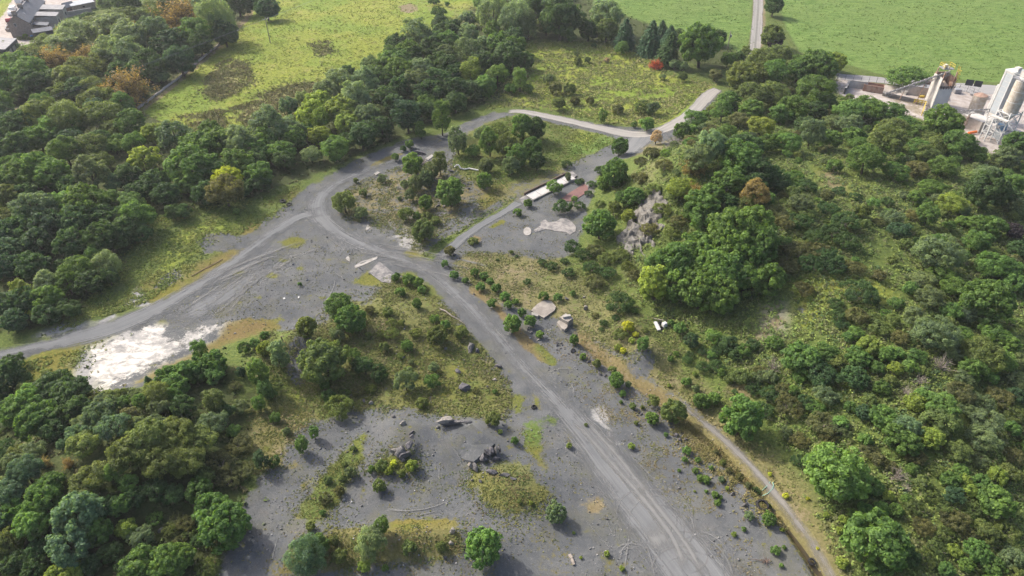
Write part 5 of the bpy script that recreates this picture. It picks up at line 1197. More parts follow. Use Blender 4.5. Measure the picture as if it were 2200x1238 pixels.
scatter('tall_grass', 'uneven grass tussocks over the yellow green meadow', 15000, [P_MEADOW], .46, [(.16, .20, .038), (.20, .225, .045), (.14, .185, .036), (.21, .205, .06)], .16, 5, .7, 23, .8)
scatter('tall_grass', 'darker grass tufts dotted over the pastures', 14000, [P_PAST1, P_PAST2], .50, [(.085, .138, .030), (.105, .160, .036), (.13, .18, .05)], .16, 5, .6, 24, .8)
scatter('tall_grass', 'green verge grass between the dark wood and the track', 9000, [[(130, 700), (230, 620), (285, 560), (330, 470), (430, 446), (560, 436), (650, 398), (610, 445), (520, 500), (440, 500), (400, 580), (310, 660), (200, 702)], [(30, 800), (70, 765), (150, 740), (205, 726), (180, 750), (160, 790), (140, 815), (80, 812)]], .45, [(.098, .140, .035), (.140, .182, .042), (.182, .196, .049)], .11, 6, .9, 18, .7)
scatter('rushes', 'brown rush clumps growing in the meadow hollows', 9000, [[(455, 150), (490, 128), (530, 140), (540, 175), (515, 195), (470, 185), (440, 178)], [(500, 235), (560, 205), (640, 180), (690, 178), (690, 205), (620, 245), (560, 270), (520, 262)], [(670, 95), (700, 88), (712, 112), (690, 122)], [(438, 200), (460, 180), (505, 178), (512, 200), (470, 215)], [(400, 250), (480, 238), (480, 275), (430, 285)]], .40,
        [(.15, .135, .06), (.21, .185, .085), (.15, .16, .065), (.24, .215, .10)], .26, 4, 1, 19, grass=True)
scatter('rushes', 'brown and olive rushes lining the ditch', 3500, [[(1425, 872), (1455, 868), (1570, 975), (1655, 1060), (1700, 1120), (1690, 1140), (1620, 1075), (1540, 1000), (1450, 905)]], .40, [(.19, .145, .065), (.16, .15, .055), (.22, .19, .09)], .17, 5, 1, 20, grass=True)


scatter('weeds', 'sparse low weeds dotted over the gravel between haul track and ditch', 5000, [[(1130, 700), (1250, 740), (1440, 880), (1560, 1000), (1680, 1130), (1760, 1250), (1560, 1250), (1480, 1100), (1380, 980), (1290, 880), (1180, 770)]], .60, [(.14, .16, .045), (.19, .18, .06), (.20, .16, .08)], .05, 7, .9, 21, .7)
scatter('weeds', 'thin moss and weeds dotted over the grey floor', 6000, [[(700, 900), (760, 880), (1000, 930), (1120, 900), (1280, 1080), (1420, 1250), (520, 1250), (560, 1050)], [(430, 560), (660, 470), (800, 550), (700, 640), (560, 690), (420, 690), (330, 690)], [(740, 420), (960, 380), (1080, 410), (1240, 420), (1250, 520), (1100, 560), (960, 520), (900, 530), (760, 480)]], .60, [(.15, .15, .045), (.18, .165, .05), (.12, .14, .04)], .055, 6, .8, 22, .7)


# ------------------------------------------------------------ rocks
def rock_mesh(seed, mat, cuts=13, rough=.06, sub=3):
    import bmesh
    r = random.Random(seed); bm = bmesh.new(); bmesh.ops.create_icosphere(bm, subdivisions=sub, radius=1)
    pl = [(Vector((r.gauss(0, 1), r.gauss(0, 1), r.gauss(0, .8))).normalized(), r.uniform(.38, .75)) for _ in range(cuts)]
    for v in bm.verts:
        for nrm, dd in pl:
            e = v.co.dot(nrm) - dd
            if e > 0: v.co -= nrm * e
        n = v.co.normalized() if v.co.length > 1e-4 else Vector((0, 0, 1))
        s = math.sin(v.co.x * 7 + seed) * math.sin(v.co.y * 8 + 2 * seed) * math.sin(v.co.z * 9)
        v.co += n * (s * rough + r.uniform(-.02, .02))
    me = bpy.data.meshes.new('rock'); bm.to_mesh(me); bm.free(); me.materials.append(MT[mat])
    return me


RM = {m: [rock_mesh(7 * i + k, m) for i in range(5)] for k, m in enumerate(('rock', 'slate', 'pale_rock'))}


def put_rock(px, py, wpx, mat, sq=(1, .8, .6), sink=.35, label=None, group=None, name='boulder', rz=None, cat='boulder'):
    P = at(px, py, 0)[0]; wm = wpx * mpp(P) / 2
    o = bpy.data.objects.new(name, rt.choice(RM[mat]))
    o.scale = (wm * sq[0] * 1.1, wm * sq[1] * 1.1, wm * sq[2] * 1.1)
    o.rotation_euler = (rt.uniform(-.2, .2), rt.uniform(-.2, .2), rt.uniform(0, 6.28) if rz is None else rz)
    o.location = (P[0], P[1], P[2] + wm * sq[2] * (1 - sink) * .6)
    return tag(link(o), label, cat, group)


BIG = [(797, 868, 16, 'pale_rock', (1, .8, .75), 'pale smooth boulder below the olive gorse on the spoil edge'), (783, 863, 12, 'slate', (1, .7, .7), 'dark boulder tucked behind the pale smooth boulder'), (845, 896, 18, 'rock', (1, .5, .6), 'slanted grey slab of rock pointing out of the spoil'), (866, 912, 20, 'pale_rock', (1, .8, .7), 'pale lumpy rock with weeds round it above the dark outcrop'),
       (885, 930, 14, 'slate', (1.2, .6, .5), 'dark flat rock at the edge of the small spoil ridge'), (901, 866, 13, 'rock', (1, .7, .8), 'grey rock in the scrub below the greyish bush'), (998, 837, 30, 'slate', (1, .9, .8), 'big black rock in the yellow grass beside the haul track'), (984, 799, 17, 'slate', (1, .8, .7), 'squat black rock uphill of the big black rock'), (1012, 749, 38, 'rock', (1.1, .55, .55), 'long pale slab of rock beside the haul track'), (1026, 757, 15, 'slate', (1, .8, .8), 'dark end of the long slab of rock'),
       (1072, 789, 18, 'slate', (1, .8, .6), 'dark brown rock at the edge of the haul track'), (1048, 832, 9, 'rock', (.7, .5, 1), 'small upright stone between black rock and track'), (1064, 817, 12, 'pale_rock', (1, .6, .6), 'pale flat stone near the upright stone'), (972, 1145, 20, 'pale_rock', (.8, .8, 1.1), 'tall pale pointed rock on the rubble bank'), (969, 1167, 14, 'pale_rock', (1, .8, .8), 'smaller pale rock in front of the tall pointed rock'),
       (957, 1200, 11, 'slate', (.8, 1, .7), 'dark stone on the bank below the pale rocks'), (1032, 1035, 16, 'rock', (.6, 1, .6), 'grey leaning stone in the moss below the spoil cliff'), (1014, 1033, 12, 'rock', (.8, .8, .6), 'grey stone beside the leaning stone in the moss'), (1258, 665, 14, 'pale_rock', (.8, .8, 1.2), 'pale upright rock beyond the concrete block'), (1217, 643, 11, 'slate', (1, .8, .8), 'dark rock on weedy ground beyond the concrete block'),
       (1254, 640, 9, 'pale_rock', (1, .7, .8), 'small pale rock beyond the pale upright rock'), (1452, 937, 13, 'slate', (1, .8, .8), 'dark rock, upper one of the heap by the ditch'), (1462, 947, 13, 'slate', (1, .8, .8), 'dark rock, front one of the heap by the ditch'), (1473, 945, 11, 'slate', (1, .8, .7), 'dark rock, ditch side one of the heap'), (1455, 955, 8, 'slate', (1, .8, .7), 'smallest dark rock of the heap by the ditch'),
       (1372, 888, 9, 'rock', (1, .8, .8), 'grey rock of the trio beyond the bright bush'), (1377, 891, 8, 'slate', (1, .8, .8), 'dark rock of the trio beyond the bright bush'), (1369, 893, 7, 'rock', (1, .8, .7), 'small rock of the trio beyond the bright bush'), (1574, 1062, 13, 'rock', (1, .8, .8), 'grey rock on gravel well above the big tyre'), (1600, 1087, 18, 'rock', (1.1, .7, .7), 'grey slab like rock beside the big tyre'), (1597, 1100, 6, 'slate', (1, .8, .8), 'small dark stone below the slab like rock'),
       (1196, 737, 7, 'slate', (1, .8, .8), 'black stone on gravel beside the three small rocks'), (1206, 739, 8, 'rock', (1, .8, .8), 'grey stone below the concrete block on gravel'), (1197, 743, 8, 'slate', (1, .7, .7), 'flat dark stone below the black stone'), (1232, 755, 10, 'slate', (1, .8, .8), 'dark rock in the stone row below the concrete block'), (1240, 762, 7, 'rock', (1, .8, .8), 'grey rock in the stone row next to the bright sapling'), (1246, 771, 9, 'rock', (1, .8, .7), 'squat grey rock in front of the bright sapling'),
       (1264, 779, 12, 'slate', (1, .8, .6), 'wide dark rock below the bright sapling'), (1288, 805, 14, 'rock', (1, .8, .7), 'wide grey rock beside the rust coloured ditch line'), (1300, 808, 10, 'slate', (1, .8, .7), 'dark rock next to the wide grey rock'), (1142, 716, 10, 'rock', (1, .8, .7), 'grey rock among rubble beside the bright roadside bush'), (1135, 709, 8, 'slate', (1, .8, .7), 'dark rock among rubble beside the bright roadside bush'), (1158, 731, 9, 'pale_rock', (1, .7, .6), 'pale rock among rubble below the bright roadside bush'),
       (941, 444, 10, 'slate', (1, .7, .7), 'dark rock under the bright bush in the loop'), (953, 446, 10, 'rock', (1, .7, .8), 'grey rock under the bright bush in the loop'), (963, 443, 11, 'slate', (1, .7, .8), 'dark squat rock under the bright bush in the loop'), (968, 369, 14, 'slate', (1, .7, .6), 'black rock beside the white pipe'), (904, 331, 22, 'slate', (1.3, .5, .5), 'long dark ledge of rock beyond the loop track'), (884, 321, 12, 'rock', (1, .7, .6), 'grey rock under the slender tree beyond the loop track'), (976, 549, 11, 'slate', (1, .7, .6), 'dark rubble stone beside the track junction'), (985, 556, 9, 'rock', (1, .7, .6), 'grey rubble stone beside the track junction'),
       (1018, 633, 7, 'slate', (1, .8, .8), 'small dark stone on the edge of the haul track'), (1087, 1160 - 400, 5, 'slate', (1, .8, .8), 'tiny dark stone on the haul track edge'), (1283, 1079, 5, 'pale_rock', (1, .8, .8), 'pale stone alone on the brown gravel patch'), (1388, 755, 7, 'rock', (1, .8, .8), 'grey stone on top of the rubble heap'), (1371, 752, 9, 'slate', (1, .8, .7), 'dark stone under the bush on the rubble heap'), (299, 1163, 16, 'rock', (1, .7, .9), 'mossy stone deep in the lower thicket'), (346, 1140, 20, 'pale_rock', (1, .6, .6), 'pale rock face showing in the lower thicket')]
for px, py, w, m, sq, lab in BIG:
    put_rock(px, py, w, m, sq, label=lab)
def stone_label(k, px, py):
    m = min(((1110, 700, 'the bright roadside bush'), (1160, 720, 'the small yellow green bush'), (1233, 728, 'the bright sapling above the ditch'), (1252, 764, 'the little bright sapling by the stones'), (1290, 805, 'the wide grey rock'), (1325, 815, 'the green bush by the ditch')), key=lambda m: abs(m[0] - px) + abs(m[1] - py))
    lab = '%s loose stone %s %s' % (('dark', 'grey', 'flat', 'blocky', 'angular', 'tiny', 'rounded')[k % 7], ('beyond', 'in front of')[py > m[1]], m[2])
    while lab in taken: lab = lab.replace('loose stone', 'loose broken stone') if 'broken' not in lab else lab.replace(' stone', ' chipped stone', 1)
    taken[lab] = -1
    return lab


for k in range(26):          # loose stones beside the ditch
    t = rf.uniform(0, 1); px = 1110 + 230 * t + rf.uniform(-10, 14); py = 690 + 140 * t + rf.uniform(-6, 8)
    put_rock(px, py, rf.uniform(3, 6), rf.choice(['rock', 'slate']), (1, .8, .6), label=stone_label(k, px, py), group='loose stones above the ditch', name='stone', cat='stone')

# rock face below the gorse slope
FACE = [(1386, 424), (1402, 418), (1428, 428), (1440, 452), (1426, 476), (1420, 505), (1424, 540), (1398, 560), (1370, 556), (1346, 540), (1328, 520), (1346, 498), (1362, 470), (1376, 445)]
fw = wpoly(FACE); fc = at1(1385, 495); rfc = thing('crag_cliff', 'pale craggy rock face breaking out of the gorse slope', 'rock face', tuple(fc))
rr_ = np.random.default_rng(8)
for k in range(5):          # broken ribs of rock, each its own piece
    t0 = k / 6
    lo_, hi_ = fw.min(0), fw.max(0)
    n1, n2 = 40, 34
    top_, bot_ = [(1402, 420), (1384, 440), (1370, 464), (1356, 490), (1342, 510), (1330, 522)][k], [(1436, 452), (1420, 476), (1412, 505), (1410, 535), (1376, 548), (1352, 545)][k]
    p_, q_ = np.array(at1(*top_))[:2], np.array(at1(*bot_))[:2]
    d_ = q_ - p_; ln = np.linalg.norm(d_); d_ = d_ / ln; nn_ = np.array([-d_[1], d_[0]])
    uu, vv = np.meshgrid(np.linspace(-.06, 1.06, n1), np.linspace(-1, 1, n2)); wd = 1.6
    X = p_[0] + d_[0] * uu * ln + nn_[0] * vv * wd; Y = p_[1] + d_[1] * uu * ln + nn_[1] * vv * wd
    rid = 1 - np.abs(vnoise((X + Y * .4) / 2.0, (Y - X * .4) / 4.2, 40) * 2 - 1); rid2 = 1 - np.abs(vnoise(X / .55, Y / 1.5, 50) * 2 - 1)
    prof = np.clip(1.05 - (vv ** 2) * 1.15, -.4, 1) * np.clip(1.2 - 1.5 * np.clip(uu, 0, 1) ** 1.4, -.4, 1)
    Z = 1.5 * prof + 1.5 * (rid - .5) + .7 * (rid2 - .5) - .55
    Z = np.round(Z / .55) * .55 * .8 + Z * .2
    X = X + (vnoise(X * 1.3, Y * 1.3, 60) - .5) * .7; Y = Y + (vnoise(X * 1.3, Y * 1.3, 61) - .5) * .7
    V = np.stack([X.ravel(), Y.ravel(), (ground(X, Y) + Z).ravel()], 1) - np.array(fc)
    i_ = (np.arange(n2 - 1)[:, None] * n1 + np.arange(n1 - 1)[None, :]).ravel()
    me = mesh_np('rock_rib', V, np.stack([i_, i_ + 1, i_ + 1 + n1, i_ + n1], 1), MT['crag'])
    link(bpy.data.objects.new('rock_rib', me), rfc)
# dark boulder outcrop, slaty cliff of the spoil ledge, overhanging slab
def crags(name, label, spec, cat):
    c0 = at1(spec[0][0], spec[0][1]); t = thing(name, label, cat, tuple(c0))
    for k, (px, py, w, m, sq, rz, h) in enumerate(spec):
        P = at(px, py, h)[0]; wm = w * mpp(P) / 2
        o = bpy.data.objects.new('rock', RM[m][(k * 2 + 1) % 5]); link(o, t)
        o.scale = (wm * sq[0] * 1.1, wm * sq[1] * 1.1, wm * sq[2] * 1.1); o.rotation_euler = (rt.uniform(-.15, .15), rt.uniform(-.15, .15), rz); o.location = Vector(P) - c0
    return t


crags('rock_outcrop', 'dark purple grey boulder outcrop with mossy weeds at its foot', [(860, 970, 36, 'rock', (1, .9, .7), .2, .5), (880, 955, 28, 'slate', (.6, 1.1, .8), .1, .8), (872, 978, 30, 'slate', (1, .6, .7), .5, .4), (846, 968, 20, 'pale_rock', (1, .7, .6), .2, .4), (884, 938, 16, 'slate', (.8, .9, .5), 0, .9), (866, 988, 18, 'rock', (1, .6, .5), -.5, .2)], 'outcrop')
crags('overhanging_slab', 'pale flat slab of rock jutting out over a shaded hollow', [(958, 902, 42, 'pale_rock', (1.2, .5, .35), .05, 1.2), (992, 906, 36, 'rock', (1.2, .25, .3), -.05, 1.1), (972, 908, 40, 'slate', (1.3, .4, .4), 0, .5)], 'rock slab')
led = crags('spoil_cliff', 'grey flat topped spoil ledge with a slaty broken cliff', [(1048, 972, 30, 'slate', (.5, .9, .9), .55, .9), (1056, 966, 24, 'slate', (.45, 1, 1), .6, 1.0), (1066, 968, 24, 'rock', (.5, 1, .9), .5, .8), (1074, 966, 20, 'slate', (.45, .9, .9), .4, .7), (1038, 985, 26, 'slate', (.7, .9, .7), .7, .6), (1020, 1003, 26, 'rock', (.6, 1.2, .6), .6, .4), (1010, 1000, 22, 'pale_rock', (.6, 1, .7), .6, .5), (1068, 985, 22, 'slate', (.9, .8, .5), .2, .3),
                                                                                 (1060, 1015, 30, 'slate', (1.3, .5, .4), -.15, .2), (1085, 1020, 26, 'rock', (1.2, .5, .35), -.2, .2), (1102, 1028, 20, 'slate', (1, .5, .35), -.3, .1)], 'spoil ledge')
TOPP = [(985, 930), (1014, 911), (1042, 935), (1063, 953), (1045, 968), (1018, 992), (990, 985), (965, 955)]
tp = [at1(x, y, h) for (x, y), h in zip(TOPP, (.05, 1.0, 1.1, 1.2, .8, .5, .02, .0))]
mb = MB(); cen = sum(tp, Vector()) / len(tp); cen.z -= .25
low = [onland(p.x + (p.x - cen.x) * .12, p.y + (p.y - cen.y) * .12, -.4) for p in tp]
n_ = len(tp)
mb.add([cen] + tp + low, [(0, 1 + i, 1 + (i + 1) % n_) for i in range(n_)] + [(1 + i, 1 + n_ + i, 1 + n_ + (i + 1) % n_, 1 + (i + 1) % n_) for i in range(n_)])
mb.v = [tuple(Vector(v) - led.location) for v in mb.v]
lt = mb.build('ledge_top', MT['land'], led)
cattr(lt.data, 'cover0', [(1, 0, 0, 0)] * len(lt.data.vertices))
for k in (1, 2): cattr(lt.data, 'cover%d' % k, [(0, 0, 0, 0)] * len(lt.data.vertices))
# loose stone scatter on the floors, too many to count
r = np.random.default_rng(77); NS = 9000
x = r.uniform(-50, 75, NS * 4); y = r.uniform(40, 150, NS * 4)
m = (poly_sd(x, y, FLOORW) > 0) & (vnoise(x / 4, y / 4, 31) > .45) & (r.uniform(0, 1, len(x)) < np.clip(70 / y, .2, 1))
for line, wd in OFFTRACK[:4]:
    m &= seg_dist(x, y, line)[0] > wd * .8
x, y = x[m][:NS], y[m][:NS]; z = ground(x, y); s = np.exp(r.normal(-2.75, .5, len(x)))
oct_ = np.array([[1, 0, 0], [0, 1, 0], [-1, 0, 0], [0, -1, 0], [0, 0, .8], [0, 0, -.6]])
V = (oct_[None] * r.uniform(.6, 1.3, (len(x), 6, 3))) * s[:, None, None]
a = r.uniform(0, 6.28, len(x)); ca, sa = np.cos(a)[:, None], np.sin(a)[:, None]
V = np.stack([V[..., 0] * ca - V[..., 1] * sa + x[:, None], V[..., 0] * sa + V[..., 1] * ca + y[:, None], V[..., 2] + z[:, None] + s[:, None] * .25], 2).reshape(-1, 3)
tri = np.array([[0, 1, 4], [1, 2, 4], [2, 3, 4], [3, 0, 4], [1, 0, 5], [2, 1, 5], [3, 2, 5], [0, 3, 5]])
F = (tri[None] + (np.arange(len(x)) * 6)[:, None, None]).reshape(-1, 3)
me = mesh_np('loose_stones', V, F, MT['tuft'])
g = r.choice([.08, .13, .19, .27], len(x), p=[.3, .3, .25, .15]) * r.uniform(.8, 1.2, len(x))
cattr(me, 'tint', np.repeat(np.stack([g, g * .98, g * .97, np.ones_like(g)], 1), 6, 0))
tag(link(bpy.data.objects.new('loose_stones', me)), 'small stones strewn over the gravel floor', kind='stuff')


# ------------------------------------------------------------ houses, gardens and cars
def frame(o, ax):
    """matrix-like helper: local x along ax, y to its side, origin o"""
    ax = Vector((ax[0], ax[1], 0)).normalized()
    return math.atan2(ax.y, ax.x)


def local(t, p):
    """a world point in the frame of an empty"""
    return Matrix.Rotation(-t.rotation_euler.z, 3, 'Z') @ (Vector(p) - t.location)


def gable_body(w, l, eave, ridge, z0=-.3):
    """walls of a gabled house: length l along +x, width w along y"""
    mb = MB(); h = w / 2
    sec = [(-h, z0), (h, z0), (h, eave), (0, ridge), (-h, eave)]
    vs = [(0, y, z) for y, z in sec] + [(l, y, z) for y, z in sec]
    mb.add(vs, [(0, 1, 2, 3, 4), (9, 8, 7, 6, 5), (0, 5, 6, 1), (1, 6, 7, 2), (2, 7, 8, 3), (3, 8, 9, 4), (4, 9, 5, 0)])
    return mb


def roof_mb(w, l, eave, ridge, over=.3, th=.16):
    mb = MB(); h = w / 2
    k = (ridge - eave) / h
    for s in (-1, 1):
        yo, zo = s * (h + over), eave - over * k
        vs = [(-over, yo, zo + .04), (l + over, yo, zo + .04), (l + over, 0, ridge + .04), (-over, 0, ridge + .04)]
        mb.add(vs + [(x, y, z + th) for x, y, z in vs], [(3, 2, 1, 0), (4, 5, 6, 7), (0, 1, 5, 4), (1, 2, 6, 5), (2, 3, 7, 6), (3, 0, 4, 7)] if s < 0 else [(0, 1, 2, 3), (7, 6, 5, 4), (4, 5, 1, 0), (5, 6, 2, 1), (6, 7, 3, 2), (7, 4, 0, 3)])
    return mb


def window(t, c, rz, w, h):
    f = MB().box((0, 0, 0), (w, .10, h)).build('window', MT['white'], t, c); f.rotation_euler.z = rz
    MB().box((0, -.04, 0), (w * .82, .08, h * .86)).build('pane', MT['pane'], f)
    return f


A = at1(34, 81); B = at1(67, 78); W_ = (B - A).length
axis = (at1(80, -12, 8) - at1(41, 38, 8)); rz = frame(A, axis)
mid = (A + B) / 2
hs = thing('stone_house', 'long stone terrace house with slate roof, chimneys and a big bare gable', 'house', (mid.x, mid.y, float(ground(np.array([mid.x]), np.array([mid.y]))[0])), rz)
W_, LEN, EV, RG = 6.6, 30.0, 4.6, 7.4
gable_body(W_, LEN, EV, RG).build('wall', MT['stone'], hs)
rf_ = MB()
ro = roof_mb(W_, LEN, EV, RG).build('roof', MT['slates'], hs)
MB().box((LEN / 2, 0, RG + .2), (LEN + .5, .3, .16)).build('ridge_tile', MT['felt'], ro)
for x in (.5, 10, 20): 
    c = MB().box((x, 0, RG + .5), (.8, 1.5, 1.7)).build('chimney', MT['stone'], ro)
for x in (4, 13): MB().box((x, -2.0, EV + 1.75 + .45), (.9, .8, .08), M=Matrix.Rotation(math.atan((RG - EV) / (W_ / 2)), 3, 'X')).build('rooflight', MT['pane'], ro)
for x in (3, 7, 12, 16, 22):
    for z in (1.4, 3.6):
        window(hs, (x, -W_ / 2 - .04, z), 0, 1.0, 1.3); window(hs, (x, W_ / 2 + .04, z), math.pi, 1.0, 1.3)
window(hs, (-.04, 1.0, 4.2), -math.pi / 2, .8, 1.1)
d_ = MB().box((5, W_ / 2 + .05, 1.0), (1.0, .12, 2.0)).build('door', MT['blue'], hs); MB().box((5.35, W_ / 2 + .13, 1.0), (.12, .06, .06)).build('handle', MT['metal'], d_)
for k, (x0, x1, dep, eh, mat, top) in enumerate(((3.0, 6.6, 4.4, 2.4, 'stone', 'slates'), (9.5, 14.5, 6.8, 3.8, 'harl', 'felt'), (18.5, 25, 7.5, 3.8, 'harl', 'felt'))):
    y0, y1 = -W_ / 2 - .02, -W_ / 2 - dep
    e_ = MB().prism([(x0, y1), (x1, y1), (x1, y0), (x0, y0)], -.3, eh).build('rear_extension', MT[mat], hs)
    MB().add([(x0 - .2, y1 - .25, eh - .1), (x1 + .2, y1 - .25, eh - .1), (x1 + .2, y0, eh + .7), (x0 - .2, y0, eh + .7), (x0 - .2, y1 - .25, eh + .05), (x1 + .2, y1 - .25, eh + .05), (x1 + .2, y0, eh + .85), (x0 - .2, y0, eh + .85)],
             [(3, 2, 1, 0), (4, 5, 6, 7), (0, 1, 5, 4), (1, 2, 6, 5), (2, 3, 7, 6), (3, 0, 4, 7)]).build('lean_to_roof', MT[top], e_)
    MB().box(((x0 + x1) / 2, y1 - .03, 1.6), (1.1, .08, 1.2)).build('window', MT['pane'], e_)


def shed(name, label, px, py, rz, w, l, eave, ridge, wall, roof, cat='shed', door=True):
    c = at1(px, py)
    t = thing(name, label, cat, tuple(c), rz)
    m = gable_body(w, l, eave, ridge); m.v = [(x - l / 2, y, z) for x, y, z in m.v]; m.build('wall', MT[wall], t)
    m = roof_mb(w, l, eave, ridge, .18, .1); m.v = [(x - l / 2, y, z) for x, y, z in m.v]; m.build('roof', MT[roof], t)
    if door:
        MB().box((-l / 2 - .04, 0, .9), (.08, .9, 1.8)).build('door', MT['wood'], t)
    MB().box((0, -w / 2 - .04, eave * .6), (.8, .06, .5)).build('window', MT['pane'], t)
    return t


shed('garden_shed', 'grey roofed timber garden shed below the stone gable', 96, 79, rz - 1.25, 3.4, 6.0, 2.2, 3.0, 'dark', 'felt')
shed('garden_shed', 'small dark hut with pale roof in the middle garden', 114, 53, rz - 1.2, 2.6, 2.8, 2.0, 2.8, 'brownwood', 'felt')
shed('garden_shed', 'pointed dark shed beside the long white roofed workshop', 151, 26, rz - .9, 3.2, 3.6, 2.2, 3.6, 'brownwood', 'felt')
shed('garden_shed', 'narrow dark shed with a pale side by the workshop', 136, 27, rz - .9, 2.2, 3.0, 2.0, 2.6, 'dark', 'offwhite')
shed('garden_workshop', 'long workshop with a bright white roof among the gardens', 177, 20, rz - 1.05, 5.0, 8.6, 2.4, 3.2, 'wood', 'greenhouse', 'workshop')
shed('garden_shed', 'pale hipped shed at the tree edge behind the gardens', 219, 9, rz - 1.0, 4.0, 4.6, 2.2, 3.0, 'felt', 'felt')
t = thing('garage_block', 'low flat grey roofed garage block with dark front by the picture corner', 'garage', tuple(at1(12, 116)), 0)
gp = [local(t, at1(x, y, 3.2)) for x, y in ((-30, 106), (11, 106), (36, 82), (-30, 79))]
MB().prism([(p.x * .97, p.y * .97) for p in gp], -.3, 3.0).build('wall', MT['dark'], t); MB().prism([(p.x, p.y) for p in gp], 3.02, 3.25).build('roof', MT['felt'], t)
for k in range(3):
    a_, b_ = gp[1], gp[2]; q = a_.lerp(b_, .2 + .3 * k); q2 = a_.lerp(b_, .38 + .3 * k)
    MB().beam((q.x * .975, q.y * .975, 1.2), (q2.x * .975, q2.y * .975, 1.2), .12, 2.0).build('door', MT['harl'], t)


def wall_line(name, label, pts, h, th, mat, cat, coping=None, lumpy=0.0):
    w = at([p[0] for p in pts], [p[1] for p in pts])
    S = spline(np.column_stack([w[:, 0], w[:, 1]]), 1.2)
    o0 = Vector((S[0, 0], S[0, 1], float(ground(S[:1, 0], S[:1, 1])[0])))
    t = thing(name, label, cat, tuple(o0)); mb = MB(); z = ground(S[:, 0], S[:, 1])
    for i in range(len(S) - 1):
        a = Vector((S[i, 0], S[i, 1], z[i])) - o0; b = Vector((S[i + 1, 0], S[i + 1, 1], z[i + 1])) - o0
        hh = h * (1 + rf.uniform(-lumpy, lumpy))
        mb.beam(a + Vector((0, 0, hh / 2 - .15)), b + Vector((0, 0, hh / 2 - .15)), th * (1 + rf.uniform(-lumpy, lumpy)), hh + .3)
    mb.build('wall', MT[mat], t)
    if coping:
        mb = MB()
        for i in range(len(S) - 1):
            a = Vector((S[i, 0], S[i, 1], z[i] + h + .06)) - o0; b = Vector((S[i + 1, 0], S[i + 1, 1], z[i + 1] + h + .06)) - o0
            mb.beam(a, b, th * 1.2, .1)
        mb.build('coping', MT[coping], t)
    return t


wall_line('garden_wall', 'grey rubble wall between the two back gardens', [(112, 40), (140, 36), (180, 29), (198, 26)], 1.5, .35, 'harl', 'wall', 'felt')
wall_line('garden_wall', 'low front wall round the bins beside the stone gable', [(30, 67), (14, 68), (19, 58), (27, 52)], .9, .3, 'stone', 'wall', 'felt')
wall_line('meadow_wall', 'low dry stone wall along the edge of the meadow', [(297, 234), (335, 206), (400, 156), (440, 122), (475, 94), (512, 66)], .5, .4, 'harl', 'wall', None, .25)


def hedge(name, label, pts, w, h, tint, seed):
    r = np.random.default_rng(seed); wp = at([p[0] for p in pts], [p[1] for p in pts]); S = spline(wp[:, :2], .5)
    n = len(S) * 90; i = r.integers(0, len(S), n); u = unit(r.normal(0, 1, (n, 3)))
    m_ = np.max(np.abs(u), 1)[:, None]; q = u / m_
    P = np.stack([S[i, 0] + q[:, 0] * w / 2 + r.normal(0, .06, n), S[i, 1] + q[:, 1] * w / 2 + r.normal(0, .06, n), ground(S[i, 0], S[i, 1]) + h / 2 + q[:, 2] * h / 2], 1)
    o0 = np.array([S[0, 0], S[0, 1], float(ground(S[:1, 0], S[:1, 1])[0])])
    V, F = leaves(P - o0, unit(u + r.normal(0, .4, (n, 3))), r.normal(0, 1, (n, 3)), .16 * r.uniform(.7, 1.3, n), .6)
    me = mesh_np('foliage', V, F, MT['leaf']); fattr(me, 'tone', np.repeat(1 + r.normal(0, .15, n), 4))
    t = thing(name, label, 'hedge', tuple(o0)); o = link(bpy.data.objects.new('foliage', me), t); o.color = (*tint, 1)


hedge('garden_hedge', 'clipped bright green hedge in front of the garage block', [(14, 110), (35, 108), (58, 106)], 2.0, 1.9, (.10, .19, .04), 1)
hedge('garden_hedge', 'low straggling hedge below the grey roofed shed', [(40, 86), (70, 86), (105, 83)], 1.0, 1.0, (.10, .13, .05), 2)
hedge('garden_hedge', 'patchy hedge along the rubble garden wall', [(116, 40), (135, 35)], .9, 1.1, (.10, .14, .04), 3)
c = at1(56, 82); o = bpy.data.objects.new('clipped_bush', PROTO['s'][0][2]); o.color = (.14, .24, .03, 1); o.location = c; o.scale = (.9, .9, .9)
tag(link(o), 'round lime green bush at the foot of the stone gable', 'bush', None)


